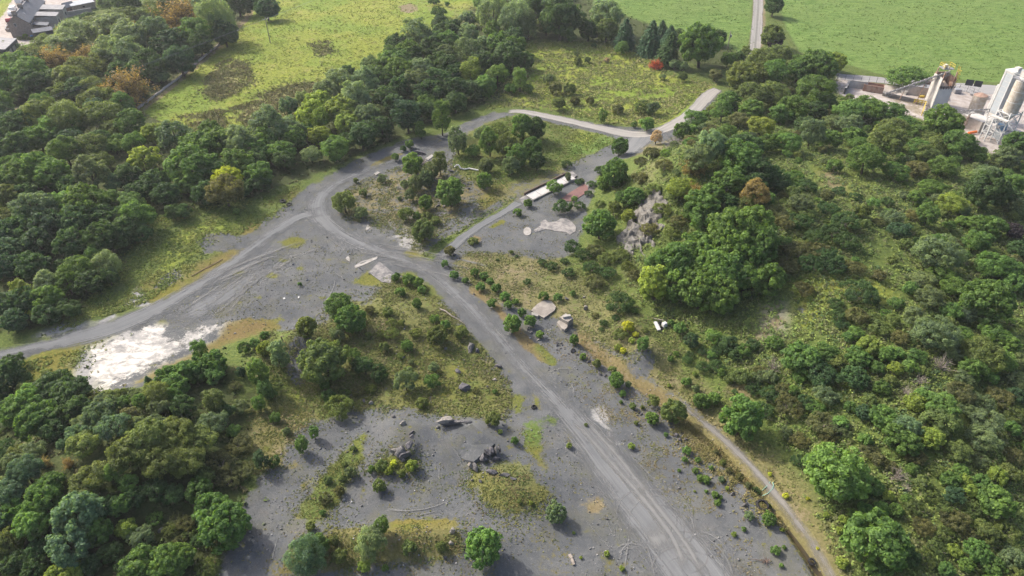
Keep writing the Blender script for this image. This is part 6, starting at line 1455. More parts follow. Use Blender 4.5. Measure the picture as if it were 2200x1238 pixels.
def car(name, label, px, py, rz, paint, l=4.3, w=1.8, h=1.45, van=False):
    t = thing(name, label, 'van' if van else 'car', tuple(at1(px, py)), rz)
    if van: sec = [(-l / 2, .35), (l / 2, .35), (l / 2, .95), (l * .34, 1.15), (l * .22, h), (-l / 2, h)]
    else: sec = [(-l / 2, .3), (l / 2, .3), (l / 2, .72), (l * .24, .86), (l * .10, h), (-l * .34, h), (-l * .5, .9)]
    n = len(sec); vs = [(x, -w / 2, z) for x, z in sec] + [(x, w / 2, z) for x, z in sec]
    MB().add(vs, [tuple(range(n)), tuple(reversed(range(n, 2 * n)))] + [(i, i + n, (i + 1) % n + n, (i + 1) % n) for i in range(n)]).build('body', MT[paint], t, bevel=.06)
    x0, x1, z0, z1 = (l * .225, l * .335, 1.2, h - .06) if van else (l * .115, l * .225, .92, h - .06)
    MB().add([(x1 + .02, -w * .42, z0), (x1 + .02, w * .42, z0), (x0 + .03, w * .38, z1), (x0 + .03, -w * .38, z1)], [(0, 1, 2, 3)]).build('windscreen', MT['pane'], t)
    for s in (-1, 1):
        MB().box((-l * .1 if not van else l * .12, s * (w / 2 + .005), h * .8), (l * (.4 if not van else .15), .02, h * .2)).build('side_window', MT['pane'], t)
        for x in (-l * .32, l * .32):
            wh = MB().tube([(x, s * (w / 2 - .2), .32), (x, s * (w / 2 + .01), .32)], .32, 12).build('wheel', MT['rubber'], t)
            MB().tube([(x, s * (w / 2 + .012), .32), (x, s * (w / 2 + .02), .32)], .18, 8).build('rim', MT['metal'], wh)


st = frame(at1(0, 40), at1(60, -40) - at1(0, 60))
car('parked_car', 'dark red parked car on the street by the stone house', 21, 46, st, 'carred')
car('parked_van', 'white van parked at the kerb, farthest up the street', 42, 6, st, 'carwhite', 5.4, 2.0, 2.3, True)
car('parked_van', 'white van parked at the kerb behind a white car', 30, 24, st, 'carwhite', 5.0, 1.9, 2.0, True)
car('parked_car', 'white parked car between the vans and the red car', 26, 32, st, 'carwhite')
for k, (x, y, m, lab) in enumerate([(24, 61, 'white', 'white bin bag on the low front wall enclosure'), (28, 56, 'white', 'white tub behind the bin bag in the wall enclosure'), (24, 55, 'brownwood', 'brown bin in the wall enclosure beside the gable'), (123, 62, 'orange', 'orange toy on the middle garden lawn'), (104, 63, 'offwhite', 'pale pink garden seat beside the middle garden'), (93, 90, 'white', 'white garden drum at the tree edge'), (70, 82, 'blue', 'blue water butt at the foot of the gable')]):
    mb = MB(); c = at1(x, y)
    mb.tube([(0, 0, 0), (0, 0, .35), (0, 0, .85), (0, 0, 1.0)], [.42, .5, .52, .3], 10)
    o = mb.build(['bin_bag', 'garden_tub', 'waste_bin', 'garden_toy', 'garden_chair', 'garden_drum', 'water_butt'][k], MT[m], None, c); tag(o, lab, ['bag', 'tub', 'bin', 'toy', 'seat', 'drum', 'water butt'][k])

# ------------------------------------------------------------ power lines
def pole(name, label, px, py, h, cross=True, box=False, rz=0.0):
    t = thing(name, label, 'utility pole', tuple(at1(px, py)), rz)
    MB().tube([(0, 0, -.3), (0, 0, h)], [.17, .11], 8).build('post', MT['wood'], t)
    if cross:
        MB().beam((-1.1, 0, h - .25), (1.1, 0, h - .25), .12, .14).build('crossarm', MT['offwhite'], t)
        for x in (-1, 0, 1): MB().tube([(x, 0, h - .18 + (.25 if x == 0 else 0)), (x, 0, h + .08 + (.25 if x == 0 else 0))], [.06, .09], 6).build('insulator', MT['white'], t)
    if box:
        MB().box((.32, 0, h - 1.6), (.42, .6, .8)).build('transformer', MT['metal'], t, bevel=.03)
    return t


pole('utility_pole', 'wooden utility pole with a crossarm standing at the meadow edge', 581, 92.8, 8.0, rz=.9)
pole('utility_pole', 'slim pole carrying a small grey transformer beside the farm lane', 1563, 106, 6.0, False, True, .4)
top = at1(581, 92.8) + Vector((0, 0, 8.0))
for k, (ox, e1) in enumerate(((-.6, 0), (.6, 1))):
    mb = MB()
    for ex, ey in ((-420, 372 + e1 * 8), (1000, -150 + e1 * 6)):
        e = at1(ex, ey, 8.0); a = top + Vector((ox * .6, ox * .8, -.1))
        mb.tube([a.lerp(e, q) - Vector((0, 0, 4 * q * (1 - q) * 1.4)) for q in np.linspace(0, 1, 14)], .022, 4, False)
    tag(mb.build('power_line', MT['metal']), ['upper', 'lower'][k] + ' grey power line strung past the pole over the house wood', 'power line')

# ------------------------------------------------------------ fences
def fence(name, label, pts, h, step, mat, rails=2):
    w = at([p[0] for p in pts], [p[1] for p in pts]); S = spline(w[:, :2], .5)
    dist = np.concatenate([[0], np.cumsum(np.linalg.norm(np.diff(S, axis=0), axis=1))]); q = np.arange(0, dist[-1], step)
    X, Y = np.interp(q, dist, S[:, 0]), np.interp(q, dist, S[:, 1]); Z = ground(X, Y)
    o0 = Vector((X[0], Y[0], Z[0])); t = thing(name, label, 'fence', tuple(o0))
    pm = MB().tube([(0, 0, -.2), (0, 0, h)], .05, 6); post = None
    for x, y, z in zip(X, Y, Z):
        if post is None: o = post = pm.build('post', MT[mat], t)
        else: o = bpy.data.objects.new('post', post.data); link(o, t)
        o.location = Vector((x, y, z)) - o0
    for k in range(rails):
        mb = MB(); zz = h * (1 - k * .8 / max(rails, 1)) - .05
        for i in range(len(X) - 1): mb.beam(Vector((X[i], Y[i], Z[i] + zz)) - o0, Vector((X[i + 1], Y[i + 1], Z[i + 1] + zz)) - o0, .03)
        mb.build('rail', MT[mat], t)


fence('wire_fence', 'dark wire fence on posts between plant road and plant yard', [(1798, 172), (1840, 176), (1900, 179), (1912, 180)], 1.9, 2.3, 'dark', 3)
fence('wire_fence', 'dark wire fence on posts in front of the black boards', [(2040, 198), (2062, 193), (2090, 204), (2110, 216)], 1.8, 2.2, 'dark', 2)
fence('post_fence', 'old post and wire fence along the pasture side of the farm lane', [(1617, -40), (1617, 30), (1611, 80), (1606, 112)], 1.1, 3.0, 'wood', 2)

# ------------------------------------------------------------ concrete plant
ZP = 420 / 2200


def z1(X, Y, h=0.0): return at1(1780 + X * ZP, 130 + Y * ZP, h)


def conveyor(name, label, a, b, w, d, legs):
    t = thing(name, label, 'conveyor', tuple(Vector((a.x, a.y, a.z)))); a0 = a.copy(); A_, B_ = Vector((0, 0, 0)), b - a0
    dv = (B_ - A_).normalized(); sx = dv.cross(Vector((0, 0, 1))).normalized(); uz = sx.cross(dv)
    MB().beam(A_, B_, w, .12).build('belt', MT['dark'], t)
    for s in (-1, 1):
        mb = MB(); e = sx * s * w * .6
        mb.beam(A_ + e - uz * .1, B_ + e - uz * .1, .12); mb.beam(A_ + e - uz * d, B_ + e - uz * d, .12)
        n = int((B_ - A_).length / 1.4)
        for i in range(n + 1):
            p = A_.lerp(B_, i / n) + e; mb.beam(p - uz * .1, p - uz * d, .08)
            if i < n: mb.beam(p - uz * d, A_.lerp(B_, (i + 1) / n) + e - uz * .1, .07)
        mb.build('side_truss', MT['metal'], t)
    mb = MB(); n = int((B_ - A_).length / 1.0)
    for i in range(n + 1):
        p = A_.lerp(B_, i / n); mb.beam(p - sx * w * .55 + uz * .1, p + sx * w * .55 + uz * .1, .1)
    mb.build('idler_rollers', MT['offwhite'], t)
    for q in legs:
        p = A_.lerp(B_, q); gl = float(ground(np.array([p.x + a0.x]), np.array([p.y + a0.y]))[0]) - a0.z
        mb = MB(); mb.beam(p + sx * w * .5 - uz * d, Vector((p.x, p.y, gl)) + sx * w * .9, .14); mb.beam(p - sx * w * .5 - uz * d, Vector((p.x, p.y, gl)) - sx * w * .9, .14)
        mb.build('trestle', MT['rusty'], t)
    return t


hb = z1(1235, 540); HT = 10.2
ca = z1(640, 372, .9); cb = hb + Vector((-.3, .8, HT + .1))
conveyor('long_conveyor', 'long inclined conveyor climbing from the pit to the white hopper', ca, cb, 1.1, .9, (.3, .62))
hdir = frame(hb, z1(1345, 545) - z1(1150, 548))
t = thing('white_hopper', 'tall white aggregate hopper filled with sand, yellow handrails on top', 'hopper', tuple(hb), hdir)
WX, WY = 3.9, 4.2
MB().box((-WX / 2, WY / 2, HT * .42), (.14, WY, HT * .84)).build('side_panel', MT['offwhite'], t)
MB().box((WX / 2, WY / 2, HT * .42), (.14, WY, HT * .84)).build('side_panel', MT['rusty'], t)
MB().box((0, .0, HT * .28), (WX - .16, .14, HT * .56)).build('front_panel', MT['grey_panel'], t)
MB().box((0, WY, HT * .44), (WX - .16, .14, HT * .88)).build('rear_panel', MT['rusty'], t)
MB().box((0, .02, HT * .60), (WX - .16, .5, .22)).build('front_beam', MT['dark'], t)
mb = MB()
for k in range(6): mb.box((-WX / 2 + .5 + k * .72, -.1, HT * .58), (.10, .2, .9))
mb.build('gate_rods', MT['dark'], t)
MB().box((0, WY / 2, HT * .55), (WX - .2, WY - .2, .2)).build('bin_floor', MT['rusty'], t)
sh = MB(); ring = [(1.9 * math.cos(a), WY / 2 + 1.7 * math.sin(a), HT * .56) for a in np.linspace(0, 6.283, 11)[:-1]]
sh.add(ring + [(.2, WY / 2 + .1, HT * .56 + 1.5)], [(i, (i + 1) % 10, 10) for i in range(10)]); sh.build('sand_heap', MT['sandheap'], t)
MB().box((.4, WY - .6, HT), (3.0, 2.6, .15)).build('top_platform', MT['metal'], t)
MB().box((-.3, WY - .9, HT + .6), (.9, .9, 1.0)).build('drive_motor', MT['offwhite'], t, bevel=.05)
mb = MB()
for x in (-1.0, .4, 1.8):
    for y in (WY - 1.8, WY + .6): mb.beam((x, y, HT), (x, y, HT + 1.2), .09)
for z in (.65, 1.2):
    for y in (WY - 1.8, WY + .6): mb.beam((-1.0, y, HT + z), (1.8, y, HT + z), .09)
    for x in (-1.0, 1.8): mb.beam((x, WY - 1.8, HT + z), (x, WY + .6, HT + z), .09)
mb.build('handrail', MT['yellow'], t)
mb = MB()
for s in (-.35, .35): mb.beam((2.7, WY / 2 + s - .4, HT + 1.1), (2.7, WY / 2 + s - .4, HT * .45), .1)
for k in range(14): mb.beam((2.7, WY / 2 - .75, HT * .47 + k * .42), (2.7, WY / 2 - .05, HT * .47 + k * .42), .07)
for k in range(5): 
    z = HT * .6 + k * 1.0; mb.beam((2.7, WY / 2 - .85, z), (3.4, WY / 2 - .85, z), .08); mb.beam((3.4, WY / 2 - .85, z), (3.4, WY / 2 + .05, z), .08); mb.beam((3.4, WY / 2 + .05, z), (2.7, WY / 2 + .05, z), .08)
mb.beam((3.4, WY / 2 - .4, HT * .6), (3.4, WY / 2 - .4, HT * .6 + 4), .07)
mb.build('caged_ladder', MT['yellow'], t)
for x in (-WX / 2 + .3, WX / 2 - .3):
    for y in (.35, WY - .35): MB().beam((x, y, -.2), (x, y, HT), .25).build('leg', MT['rusty'], t)


def cabin(name, label, X, Y, rz, l, w, h, wall, roof, cat, windows=0, ribs=False):
    t = thing(name, label, cat, tuple(z1(X, Y)), rz)
    MB().box((0, 0, h / 2), (l, w, h)).build('body', MT[wall], t, bevel=.04)
    MB().box((0, 0, h + .06), (l + .1, w + .1, .1)).build('roof', MT[roof], t)
    for k in range(windows): MB().box((-l / 2 + (k + .5) * l / windows, 0, h + .14), (l / windows * .4, w * .45, .06)).build('roof_vent', MT['dark'], t)
    if ribs:
        mb = MB()
        for k in range(int(l / .5)): mb.box((-l / 2 + .25 + k * .5, -w / 2 - .03, h / 2), (.12, .06, h * .9))
        mb.build('side_ribs', MT[wall], t)
    MB().box((l / 2 + .03, 0, h * .45), (.06, w * .5, h * .8)).build('door', MT['metal'], t)
    return t


yd = frame(z1(0, 0), z1(1200, 330) - z1(950, 300))
cabin('site_cabin', 'long grey site cabin with dark vents on its roof beside the hopper', 1055, 390, yd, 8.2, 2.9, 2.6, 'harl', 'felt', 'cabin', 5)
cabin('red_container', 'rust red shipping container behind the grey cabin', 1120, 325, yd, 6.0, 2.4, 2.5, 'rusty', 'rusty', 'container', 0, True)
t = thing('rusty_skip', 'open rust brown skip standing in the plant yard', 'skip', tuple(z1(495, 345)), yd)
L0, W0, H0 = 5.4, 2.6, 1.9
for nm, c, s in (('long_side', (0, -W0 / 2, H0 / 2), (L0, .1, H0)), ('long_side', (0, W0 / 2, H0 / 2), (L0, .1, H0)), ('end_side', (-L0 / 2 + .05, 0, H0 / 2), (.1, W0 - .12, H0)), ('end_side', (L0 / 2 - .05, 0, H0 / 2), (.1, W0 - .12, H0)), ('skip_floor', (0, 0, .15), (L0 - .22, W0 - .14, .1)), ('top_rim', (0, -W0 / 2, H0 + .05), (L0 + .1, .2, .08)), ('top_rim', (0, W0 / 2, H0 + .05), (L0 + .1, .2, .08))):
    MB().box(c, s).build(nm, MT['rusty'], t)


def wall_at(name, label, a, b, h, th, mat):
    t = thing(name, label, 'wall', tuple(a)); MB().beam(Vector((0, 0, h / 2)), (b - a) + Vector((0, 0, h / 2)), th, h).build('wall', MT[mat], t)
    MB().beam(Vector((0, 0, h + .05)), (b - a) + Vector((0, 0, h + .05)), th + .1, .1).build('coping', MT['concrete'], t)


wall_at('bay_wall', 'white concrete bay wall beside the rusty skip', z1(225, 300), z1(425, 320), 2.0, .5, 'offwhite')
wall_at('bay_wall', 'dark concrete bay wall at the tree end of the yard', z1(175, 378), z1(218, 295), 1.8, .5, 'dark')
wall_at('bay_wall', 'long low concrete wall from the skip to the yellow rail', z1(600, 395), z1(1000, 478), .9, .4, 'old_concrete')
t = thing('yellow_barrier', 'yellow crash barrier round the corner of the sandy pit', 'barrier', tuple(z1(960, 480)))
p0 = z1(960, 480); mb = MB(); pts = [z1(960, 480), z1(1085, 505), z1(1045, 620)]
for i in range(2):
    for h in (.6, 1.1): mb.beam(pts[i] - p0 + Vector((0, 0, h)), pts[i + 1] - p0 + Vector((0, 0, h)), .22, .28)
mb.build('rail', MT['yellow'], t)
for i in range(7):
    q = pts[0].lerp(pts[1], i / 3) if i < 4 else pts[1].lerp(pts[2], (i - 3) / 3)
    MB().box(q - p0 + Vector((0, 0, .5)), (.18, .18, 1.2)).build('post', MT['yellow'], t)
tag(MB().box((0, 0, .3), (1.5, .5, .5)).build('yellow_block', MT['yellow'], None, z1(1045, 418)), 'small yellow block in front of the grey cabin', 'block')
# black boards on posts, pipe rack, old tank
t = thing('black_board', 'pair of black boards on white posts beside the plant road', 'board', tuple(z1(1595, 370)), yd)
for k, x in enumerate((-1.2, 1.0)):
    MB().box((x, 0, 3.0), (2.0, .1, 1.7)).build('board', MT['pane'], t)
    for s in (-.7, .7): MB().box((x + s, .1, 1.5), (.12, .12, 3.4)).build('post', MT['white'], t)
t = thing('pipe_rack', 'grey rack of pipes and mesh beyond the old tank', 'rack', tuple(z1(1690, 405)), yd - .5)
for k in range(9): MB().tube([(-2.4, -1 + k * .26, .4 + .12 * (k % 3)), (2.6, -1 + k * .26, .5 + .12 * (k % 2))], .09, 6).build('pipe', MT['metal'], t)
for x in (-1.8, 1.8): MB().box((x, 0, .2), (.2, 2.6, .3)).build('bearer', MT['metal'], t)
t = thing('old_tank', 'squat tan cylindrical tank with a rusty top beside the conveyor', 'tank', tuple(z1(1640, 575)))
MB().tube([(0, 0, 0), (0, 0, 4.6)], 1.75, 20).build('shell', MT['tanmetal'], t, smooth=False)
MB().tube([(0, 0, 4.62), (0, 0, 4.75), (0, 0, 5.3)], [1.8, 1.7, .4], 16).build('lid', MT['rusty'], t)
for z in (1.2, 2.6, 4.0): MB().tube([(0, 0, z), (0, 0, z + .12)], 1.8, 20).build('hoop', MT['tanmetal'], t)
tag(MB().box((0, 0, .6), (2.0, 1.4, 1.2)).build('generator_box', MT['metal'], None, z1(1440, 365), bevel=.08), 'grey machine box on weedy ground beside the hopper', 'machine')
tag(MB().box((0, 0, .5), (2.4, 1.8, 1.0), rz=.4).build('concrete_stack', MT['concrete'], None, z1(870, 375)), 'pale concrete block heap under the long conveyor', 'block')
# tall white bin and cylindrical silo on lattice legs
wb = z1(1800, 680); td = frame(wb, z1(1850, 690) - z1(1780, 660))
t = thing('white_tower', 'tall white rectangular cement tower with a pale blue front', 'tower', tuple(wb), td); TH = 13.2
MB().box((0, 1.5, TH / 2), (2.7, 3.0, TH)).build('shell', MT['offwhite'], t)
MB().box((.2, -.06, TH / 2 + 1.0), (1.9, .1, TH - 2.6)).build('front_panel', MT['grey_panel'], t)
MB().box((1.23, -.05, TH / 2), (.22, .14, TH)).build('corner_post', MT['white'], t); MB().box((-1.16, -.05, TH / 2), (.4, .14, TH)).build('corner_post', MT['white'], t)
for k in range(9): MB().box((0, -.13, 1.4 + k * 1.35), (2.7, .04, .07)).build('joint_strip', MT['offwhite'], t)
MB().box((0, 1.5, TH + .25), (2.9, 3.2, .4)).build('cap', MT['white'], t); MB().box((.6, 1.6, TH + .9), (1.2, 1.2, 1.0)).build('filter_box', MT['offwhite'], t)
MB().beam((-2.0, .6, 0), (-2.0, .6, TH * .7), .35, .5).build('side_duct', MT['white'], t)
sb = z1(1895, 900); t = thing('cement_silo', 'round dusty silo on a white lattice frame with machinery on top', 'silo', tuple(sb), td); S0, S1, SR = 7.6, 15.6, 1.7
MB().tube([(0, 0, S0), (0, 0, S1)], SR, 24).build('drum', MT['tanmetal'], t)
MB().tube([(0, 0, S0 - .02), (0, 0, S0 - 2.4)], [SR * .98, .4], 20).build('cone', MT['offwhite'], t)
for z in (S0, S0 + 2.7, S0 + 5.4, S1 - .1): MB().tube([(0, 0, z), (0, 0, z + .12)], SR + .05, 24).build('ring_joint', MT['white'], t)
MB().tube([(0, 0, S1 + .05), (0, 0, S1 + .5)], [SR, SR * .5], 20).build('dome', MT['offwhite'], t)
MB().box((-.2, 0, S1 + .3), (3.6, 3.4, .15)).build('top_platform', MT['metal'], t); MB().box((-.8, .2, S1 + 1.2), (1.1, 1.2, 1.6)).build('filter_box', MT['offwhite'], t); MB().box((.8, .3, S1 + 1.0), (1.0, 1.0, 1.3)).build('filter_box', MT['white'], t)
MB().box((-.8, .2, S1 + 2.15), (1.3, 1.3, .2)).build('filter_lid', MT['grey_panel'], t); MB().box((.8, .3, S1 + 1.78), (1.2, 1.2, .2)).build('filter_lid', MT['grey_panel'], t)
mb = MB()
for x, y in ((-2, -1.7), (1.6, -1.7), (1.6, 1.7), (-2, 1.7)): mb.beam((x, y, S1 + .3), (x, y, S1 + 1.4), .08)
for z in (.9, 1.4):
    for a, b in (((-2, -1.7), (1.6, -1.7)), ((1.6, -1.7), (1.6, 1.7)), ((1.6, 1.7), (-2, 1.7)), ((-2, 1.7), (-2, -1.7))): mb.beam((*a, S1 + z), (*b, S1 + z), .07)
mb.build('handrail', MT['white'], t)
for x in (-1.8, 1.8):
    for y in (-1.8, 1.8): MB().beam((x * 1.05, y * 1.05, -.2), (x, y, S0 + .6), .22).build('leg', MT['white'], t)
for s in (-1.82, 1.82):
    mb = MB()
    for z0, z1_ in ((.4, 2.8), (2.8, 5.2), (5.2, 7.6)):
        mb.beam((-1.8, s, z0), (1.8, s, z1_), .13); mb.beam((1.8, s, z0), (-1.8, s, z1_), .13); mb.beam((-1.8, s, z1_), (1.8, s, z1_), .15)
        mb.beam((s, -1.8, z0), (s, 1.8, z1_), .13); mb.beam((s, 1.8, z0), (s, -1.8, z1_), .13); mb.beam((s, -1.8, z1_), (s, 1.8, z1_), .15)
    mb.build('cross_brace', MT['white'], t)
MB().box((-.3, -.2, 3.6), (2.0, 1.8, 1.5)).build('mixer', MT['blue'], t, bevel=.12); MB().tube([(-.3, -1.3, 3.6), (-.3, -.9, 3.6)], .5, 12).build('mixer_motor', MT['metal'], t)
mb = MB()
for s in (-.28, .28): mb.beam((-2.6, -2.0 + s, 0), (-2.3, -2.0 + s, S0 * .8), .08)
for k in range(15): mb.beam((-2.58 + k * .018, -2.28, .3 + k * .4), (-2.58 + k * .018, -1.72, .3 + k * .4), .06)
mb.build('ladder', MT['white'], t)
a = z1(1800, 548, 6.6); b = z1(1400, 575, 3.6)
conveyor('short_conveyor', 'dark conveyor running behind the trees to the white tower', b, a, .9, .8, (.1, .5))
cabin('white_roofed_shed', 'low shed with a broad white roof at the foot of the silos', 1625, 760, td + .1, 6.0, 4.0, 3.0, 'harl', 'offwhite', 'shed')
cabin('grey_store', 'grey store with a pale roof beside the silo legs', 1985, 900, td, 5.4, 3.2, 3.0, 'grey_panel', 'felt', 'shed')
tag(MB().tube([(0, 0, .3), (2.2, .4, .5)], .35, 8).build('orange_chute', MT['orange'], None, z1(1570, 830)), 'orange chute lying by the white roofed shed', 'chute')
t = thing('loading_frame', 'white steel loading frame between white tower and silo', 'frame', tuple(z1(1690, 880)), td)
for x in (0, 1.6):
    for y in (0, 2.0): MB().beam((x, y, 0), (x, y, 6.0), .2).build('post', MT['white'], t)
for z in (2.0, 4.0, 6.0):
    mb = MB(); mb.beam((0, 0, z), (1.6, 0, z), .15); mb.beam((0, 2, z), (1.6, 2, z), .15); mb.beam((0, 0, z), (0, 2, z), .15); mb.beam((1.6, 0, z), (1.6, 2, z), .15); mb.beam((0, 0, z - 2), (1.6, 0, z), .1); mb.build('brace', MT['white'], t)
MB().beam((0, 1, 6.2), (4.5, 1.4, 6.2), 1.0, .3).build('walkway', MT['offwhite'], t)

# ------------------------------------------------------------ weighbridge and slabs
ZW = 220 / 2200


def zw(X, Y, h=0.0): return at1(1080 + X * ZW, 340 + Y * ZW, h)


def slab(name, label, pts, h, mat, cat, jitter=0):
    c0 = at1(*pts[0]); t = [at1(x, y, h) - c0 for x, y in pts]
    m = MB(); n = len(t); lo = [(p.x, p.y, min(q.z for q in t) - h - .3) for p in t]
    area = sum(t[i].x * t[(i + 1) % n].y - t[(i + 1) % n].x * t[i].y for i in range(n))
    if area < 0: t.reverse(); lo.reverse()
    m.add(lo + [tuple(p) for p in t], [tuple(reversed(range(n))), tuple(range(n, 2 * n))] + [(i, (i + 1) % n, n + (i + 1) % n, n + i) for i in range(n)])
    return tag(m.build(name, MT[mat], None, c0), label, cat)


w0 = zw(370, 880); wb_ = thing('weighbridge', 'long pale weighbridge deck raised on a low kerb beside the narrow track', 'weighbridge', tuple(w0))
e0, e1, e2, e3 = zw(490, 790, .45), zw(1420, 340, .45), zw(1560, 430, .45), zw(645, 885, .45)
for k in range(5):
    q0, q1 = k / 5 + .004, (k + 1) / 5 - .004
    quad = [e0.lerp(e1, q0), e0.lerp(e1, q1), e3.lerp(e2, q1), e3.lerp(e2, q0)]
    vs = [p - w0 for p in quad]; m = MB()
    m.add([(v.x, v.y, v.z - .3) for v in reversed(vs)] + [tuple(v) for v in reversed(vs)], [(3, 2, 1, 0), (4, 5, 6, 7), (0, 1, 5, 4), (1, 2, 6, 5), (2, 3, 7, 6), (3, 0, 4, 7)])
    m.build('deck_panel', MT['slab_white'], wb_)
m = MB(); m.beam(e0 - w0 + Vector((-.25, .25, .0)), e1 - w0 + Vector((-.25, .25, .0)), .22, .9); m.build('kerb', MT['brownwood'], wb_)
m = MB(); m.beam(e3 - w0 + Vector((.1, -.15, -.25)), e2 - w0 + Vector((.1, -.15, -.25)), .2, .5); m.build('kerb', MT['concrete'], wb_)
for quad in ([zw(350, 880, .10), zw(480, 800, .42), zw(560, 870, .42), zw(430, 965, .10)], [zw(1410, 310, .42), zw(1500, 280, .30), zw(1600, 365, .3), zw(1500, 440, .42)]):
    vs = [p - w0 for p in quad]; ar = sum(vs[i].x * vs[(i + 1) % 4].y - vs[(i + 1) % 4].x * vs[i].y for i in range(4))
    if ar < 0: vs.reverse()
    m = MB(); m.add([(v.x, v.y, -.3) for v in vs] + [tuple(v) for v in vs], [(3, 2, 1, 0), (4, 5, 6, 7), (0, 1, 5, 4), (1, 2, 6, 5), (2, 3, 7, 6), (3, 0, 4, 7)]); m.build('ramp', MT['pink_concrete'], wb_)
slab('red_slab', 'dark red paved slab beside the weighbridge', [(1200, 432), (1222, 415), (1255, 395), (1264, 402), (1262, 412), (1232, 432)], .10, 'red_slab', 'slab')
slab('pale_kerbstone', 'pale kerb stone at the corner of the red slab', [(1256, 390), (1263, 396), (1265, 399), (1260, 395)], .5, 'concrete', 'kerb stone')
slab('concrete_disc', 'round pale concrete disc on the gravel beside the concrete patch', [(1133 + 8.5 * math.cos(a), 497 + 9 * math.sin(a)) for a in np.linspace(0, 6.28, 15)[:-1]], .12, 'concrete', 'concrete disc')
slab('concrete_patch', 'broken edged concrete patch on the gravel near the rock face', [(1146, 495), (1162, 484), (1161, 476), (1172, 472), (1178, 478), (1195, 476), (1204, 470), (1215, 468), (1228, 476), (1238, 488), (1236, 497), (1224, 505), (1218, 499), (1195, 497), (1172, 492), (1160, 497), (1150, 499)], .08, 'pink_concrete', 'concrete patch')
slab('concrete_patch', 'dark weathered concrete pad inside the track junction', [(792, 585), (815, 562), (847, 588), (838, 608), (820, 606)], .08, 'pink_concrete', 'concrete patch')
slab('concrete_strip', 'pale worn concrete strip beyond the dark pad', [(761, 572), (775, 562), (812, 551), (809, 557), (780, 570), (764, 576)], .07, 'concrete', 'concrete patch')
slab('concrete_fragment', 'small pale concrete fragment by the pale strip', [(742, 555), (748, 550), (752, 556), (751, 562), (745, 559)], .08, 'concrete', 'concrete patch')
slab('concrete_fragment', 'jagged pale concrete fragment inside the track bend', [(785, 493), (790, 482), (795, 488), (797, 488), (788, 495)], .08, 'concrete', 'concrete patch')
slab('concrete_fragment', 'bright broken concrete spread below the bright round bush', [(934, 457), (945, 456), (960, 457), (952, 462), (948, 466), (938, 462)], .09, 'concrete', 'concrete patch')
slab('concrete_fragment', 'pale rectangular slab beside the far loop track', [(913, 341), (927, 332), (933, 334), (920, 344)], .15, 'concrete', 'concrete patch')
slab('concrete_fragment', 'pale block in dry grass inside the loop beside the track', [(803, 373), (812, 368), (817, 371), (808, 376)], .3, 'concrete', 'concrete patch')
slab('white_fragment', 'white powdery lump on the gravel, track side of its pair', [(608, 640), (612, 639), (613, 642), (609, 643)], .1, 'white', 'lump'); slab('white_fragment', 'white powdery lump on the gravel, tree side of its pair', [(640, 638), (643, 636), (643, 640), (641, 641)], .1, 'white', 'lump')
ZF = 360 / 2200


def zf(X, Y): return (1100 + X * ZF, 620 + Y * ZF)


f0 = slab('foundation_slab', 'stained concrete foundation slab on the weedy ground above the track', [zf(*p) for p in ((250, 285), (330, 205), (420, 150), (520, 170), (575, 235), (560, 285), (420, 385), (330, 340))], .35, 'old_concrete', 'foundation')
slab('broken_slab_edge', 'pale broken edge piece lying along the foundation slab', [zf(*p) for p in ((255, 310), (300, 315), (350, 345), (340, 365), (270, 345))], .55, 'concrete', 'slab')
c0 = at1(*zf(700, 440)); t = thing('concrete_block', 'stepped concrete machine base with a sloping side', 'concrete base', tuple(c0))
def loc(pts, h): return [at1(*zf(*p), h) - c0 for p in pts]
up_ = loc(((625, 380), (705, 325), (805, 385), (735, 440)), 1.3); m = MB()
m.add([(v.x, v.y, -.4) for v in reversed(up_)] + [tuple(v) for v in reversed(up_)], [(3, 2, 1, 0), (4, 5, 6, 7), (0, 1, 5, 4), (1, 2, 6, 5), (2, 3, 7, 6), (3, 0, 4, 7)]); m.build('upper_block', MT['old_concrete'], t)
lw = loc(((590, 440), (640, 400), (735, 445), (725, 510), (690, 540), (655, 525)), .65); m = MB(); n_ = len(lw)
m.add([(v.x, v.y, -.4) for v in reversed(lw)] + [tuple(v) for v in reversed(lw)], [tuple(reversed(range(n_))), tuple(range(n_, 2 * n_))] + [(i, (i + 1) % n_, n_ + (i + 1) % n_, n_ + i) for i in range(n_)]); m.build('lower_step', MT['old_concrete'], t)
rg = loc(((670, 375), (770, 360), (690, 385)), 1.5); m = MB(); m.beam(rg[0], rg[1], .5, .4); m.build('kerb_lip', MT['concrete'], t)

# ------------------------------------------------------------ dumped things
def tyre(px, py, ro, ri, wd, label, tilt=(0, 0, 0), h=0.0):
    c = at1(px, py); t = thing('tyre', label, 'tyre', (c.x, c.y, c.z + h + .02)); t.rotation_euler = tilt
    prof = [(ri, .12), (ri + .02, 0), (ro - .06, 0), (ro, .06), (ro, wd - .06), (ro - .06, wd), (ri + .02, wd), (ri, wd - .12)]; n = 24; m = MB(); k = len(prof)
    m.v = [(r_ * math.cos(2 * math.pi * i / n), r_ * math.sin(2 * math.pi * i / n), z) for i in range(n) for r_, z in prof]
    m.f = [(i * k + j, ((i + 1) % n) * k + j, ((i + 1) % n) * k + (j + 1) % k, i * k + (j + 1) % k) for i in range(n) for j in range(k)]
    m.build('carcass', MT['rubber'], t)
    m = MB()
    for i in range(n): a = 2 * math.pi * (i + .5) / n; m.box((ro * math.cos(a), ro * math.sin(a), wd / 2), (.05, ro * .13, wd * .7), a)
    m.build('tread', MT['rubber'], t)


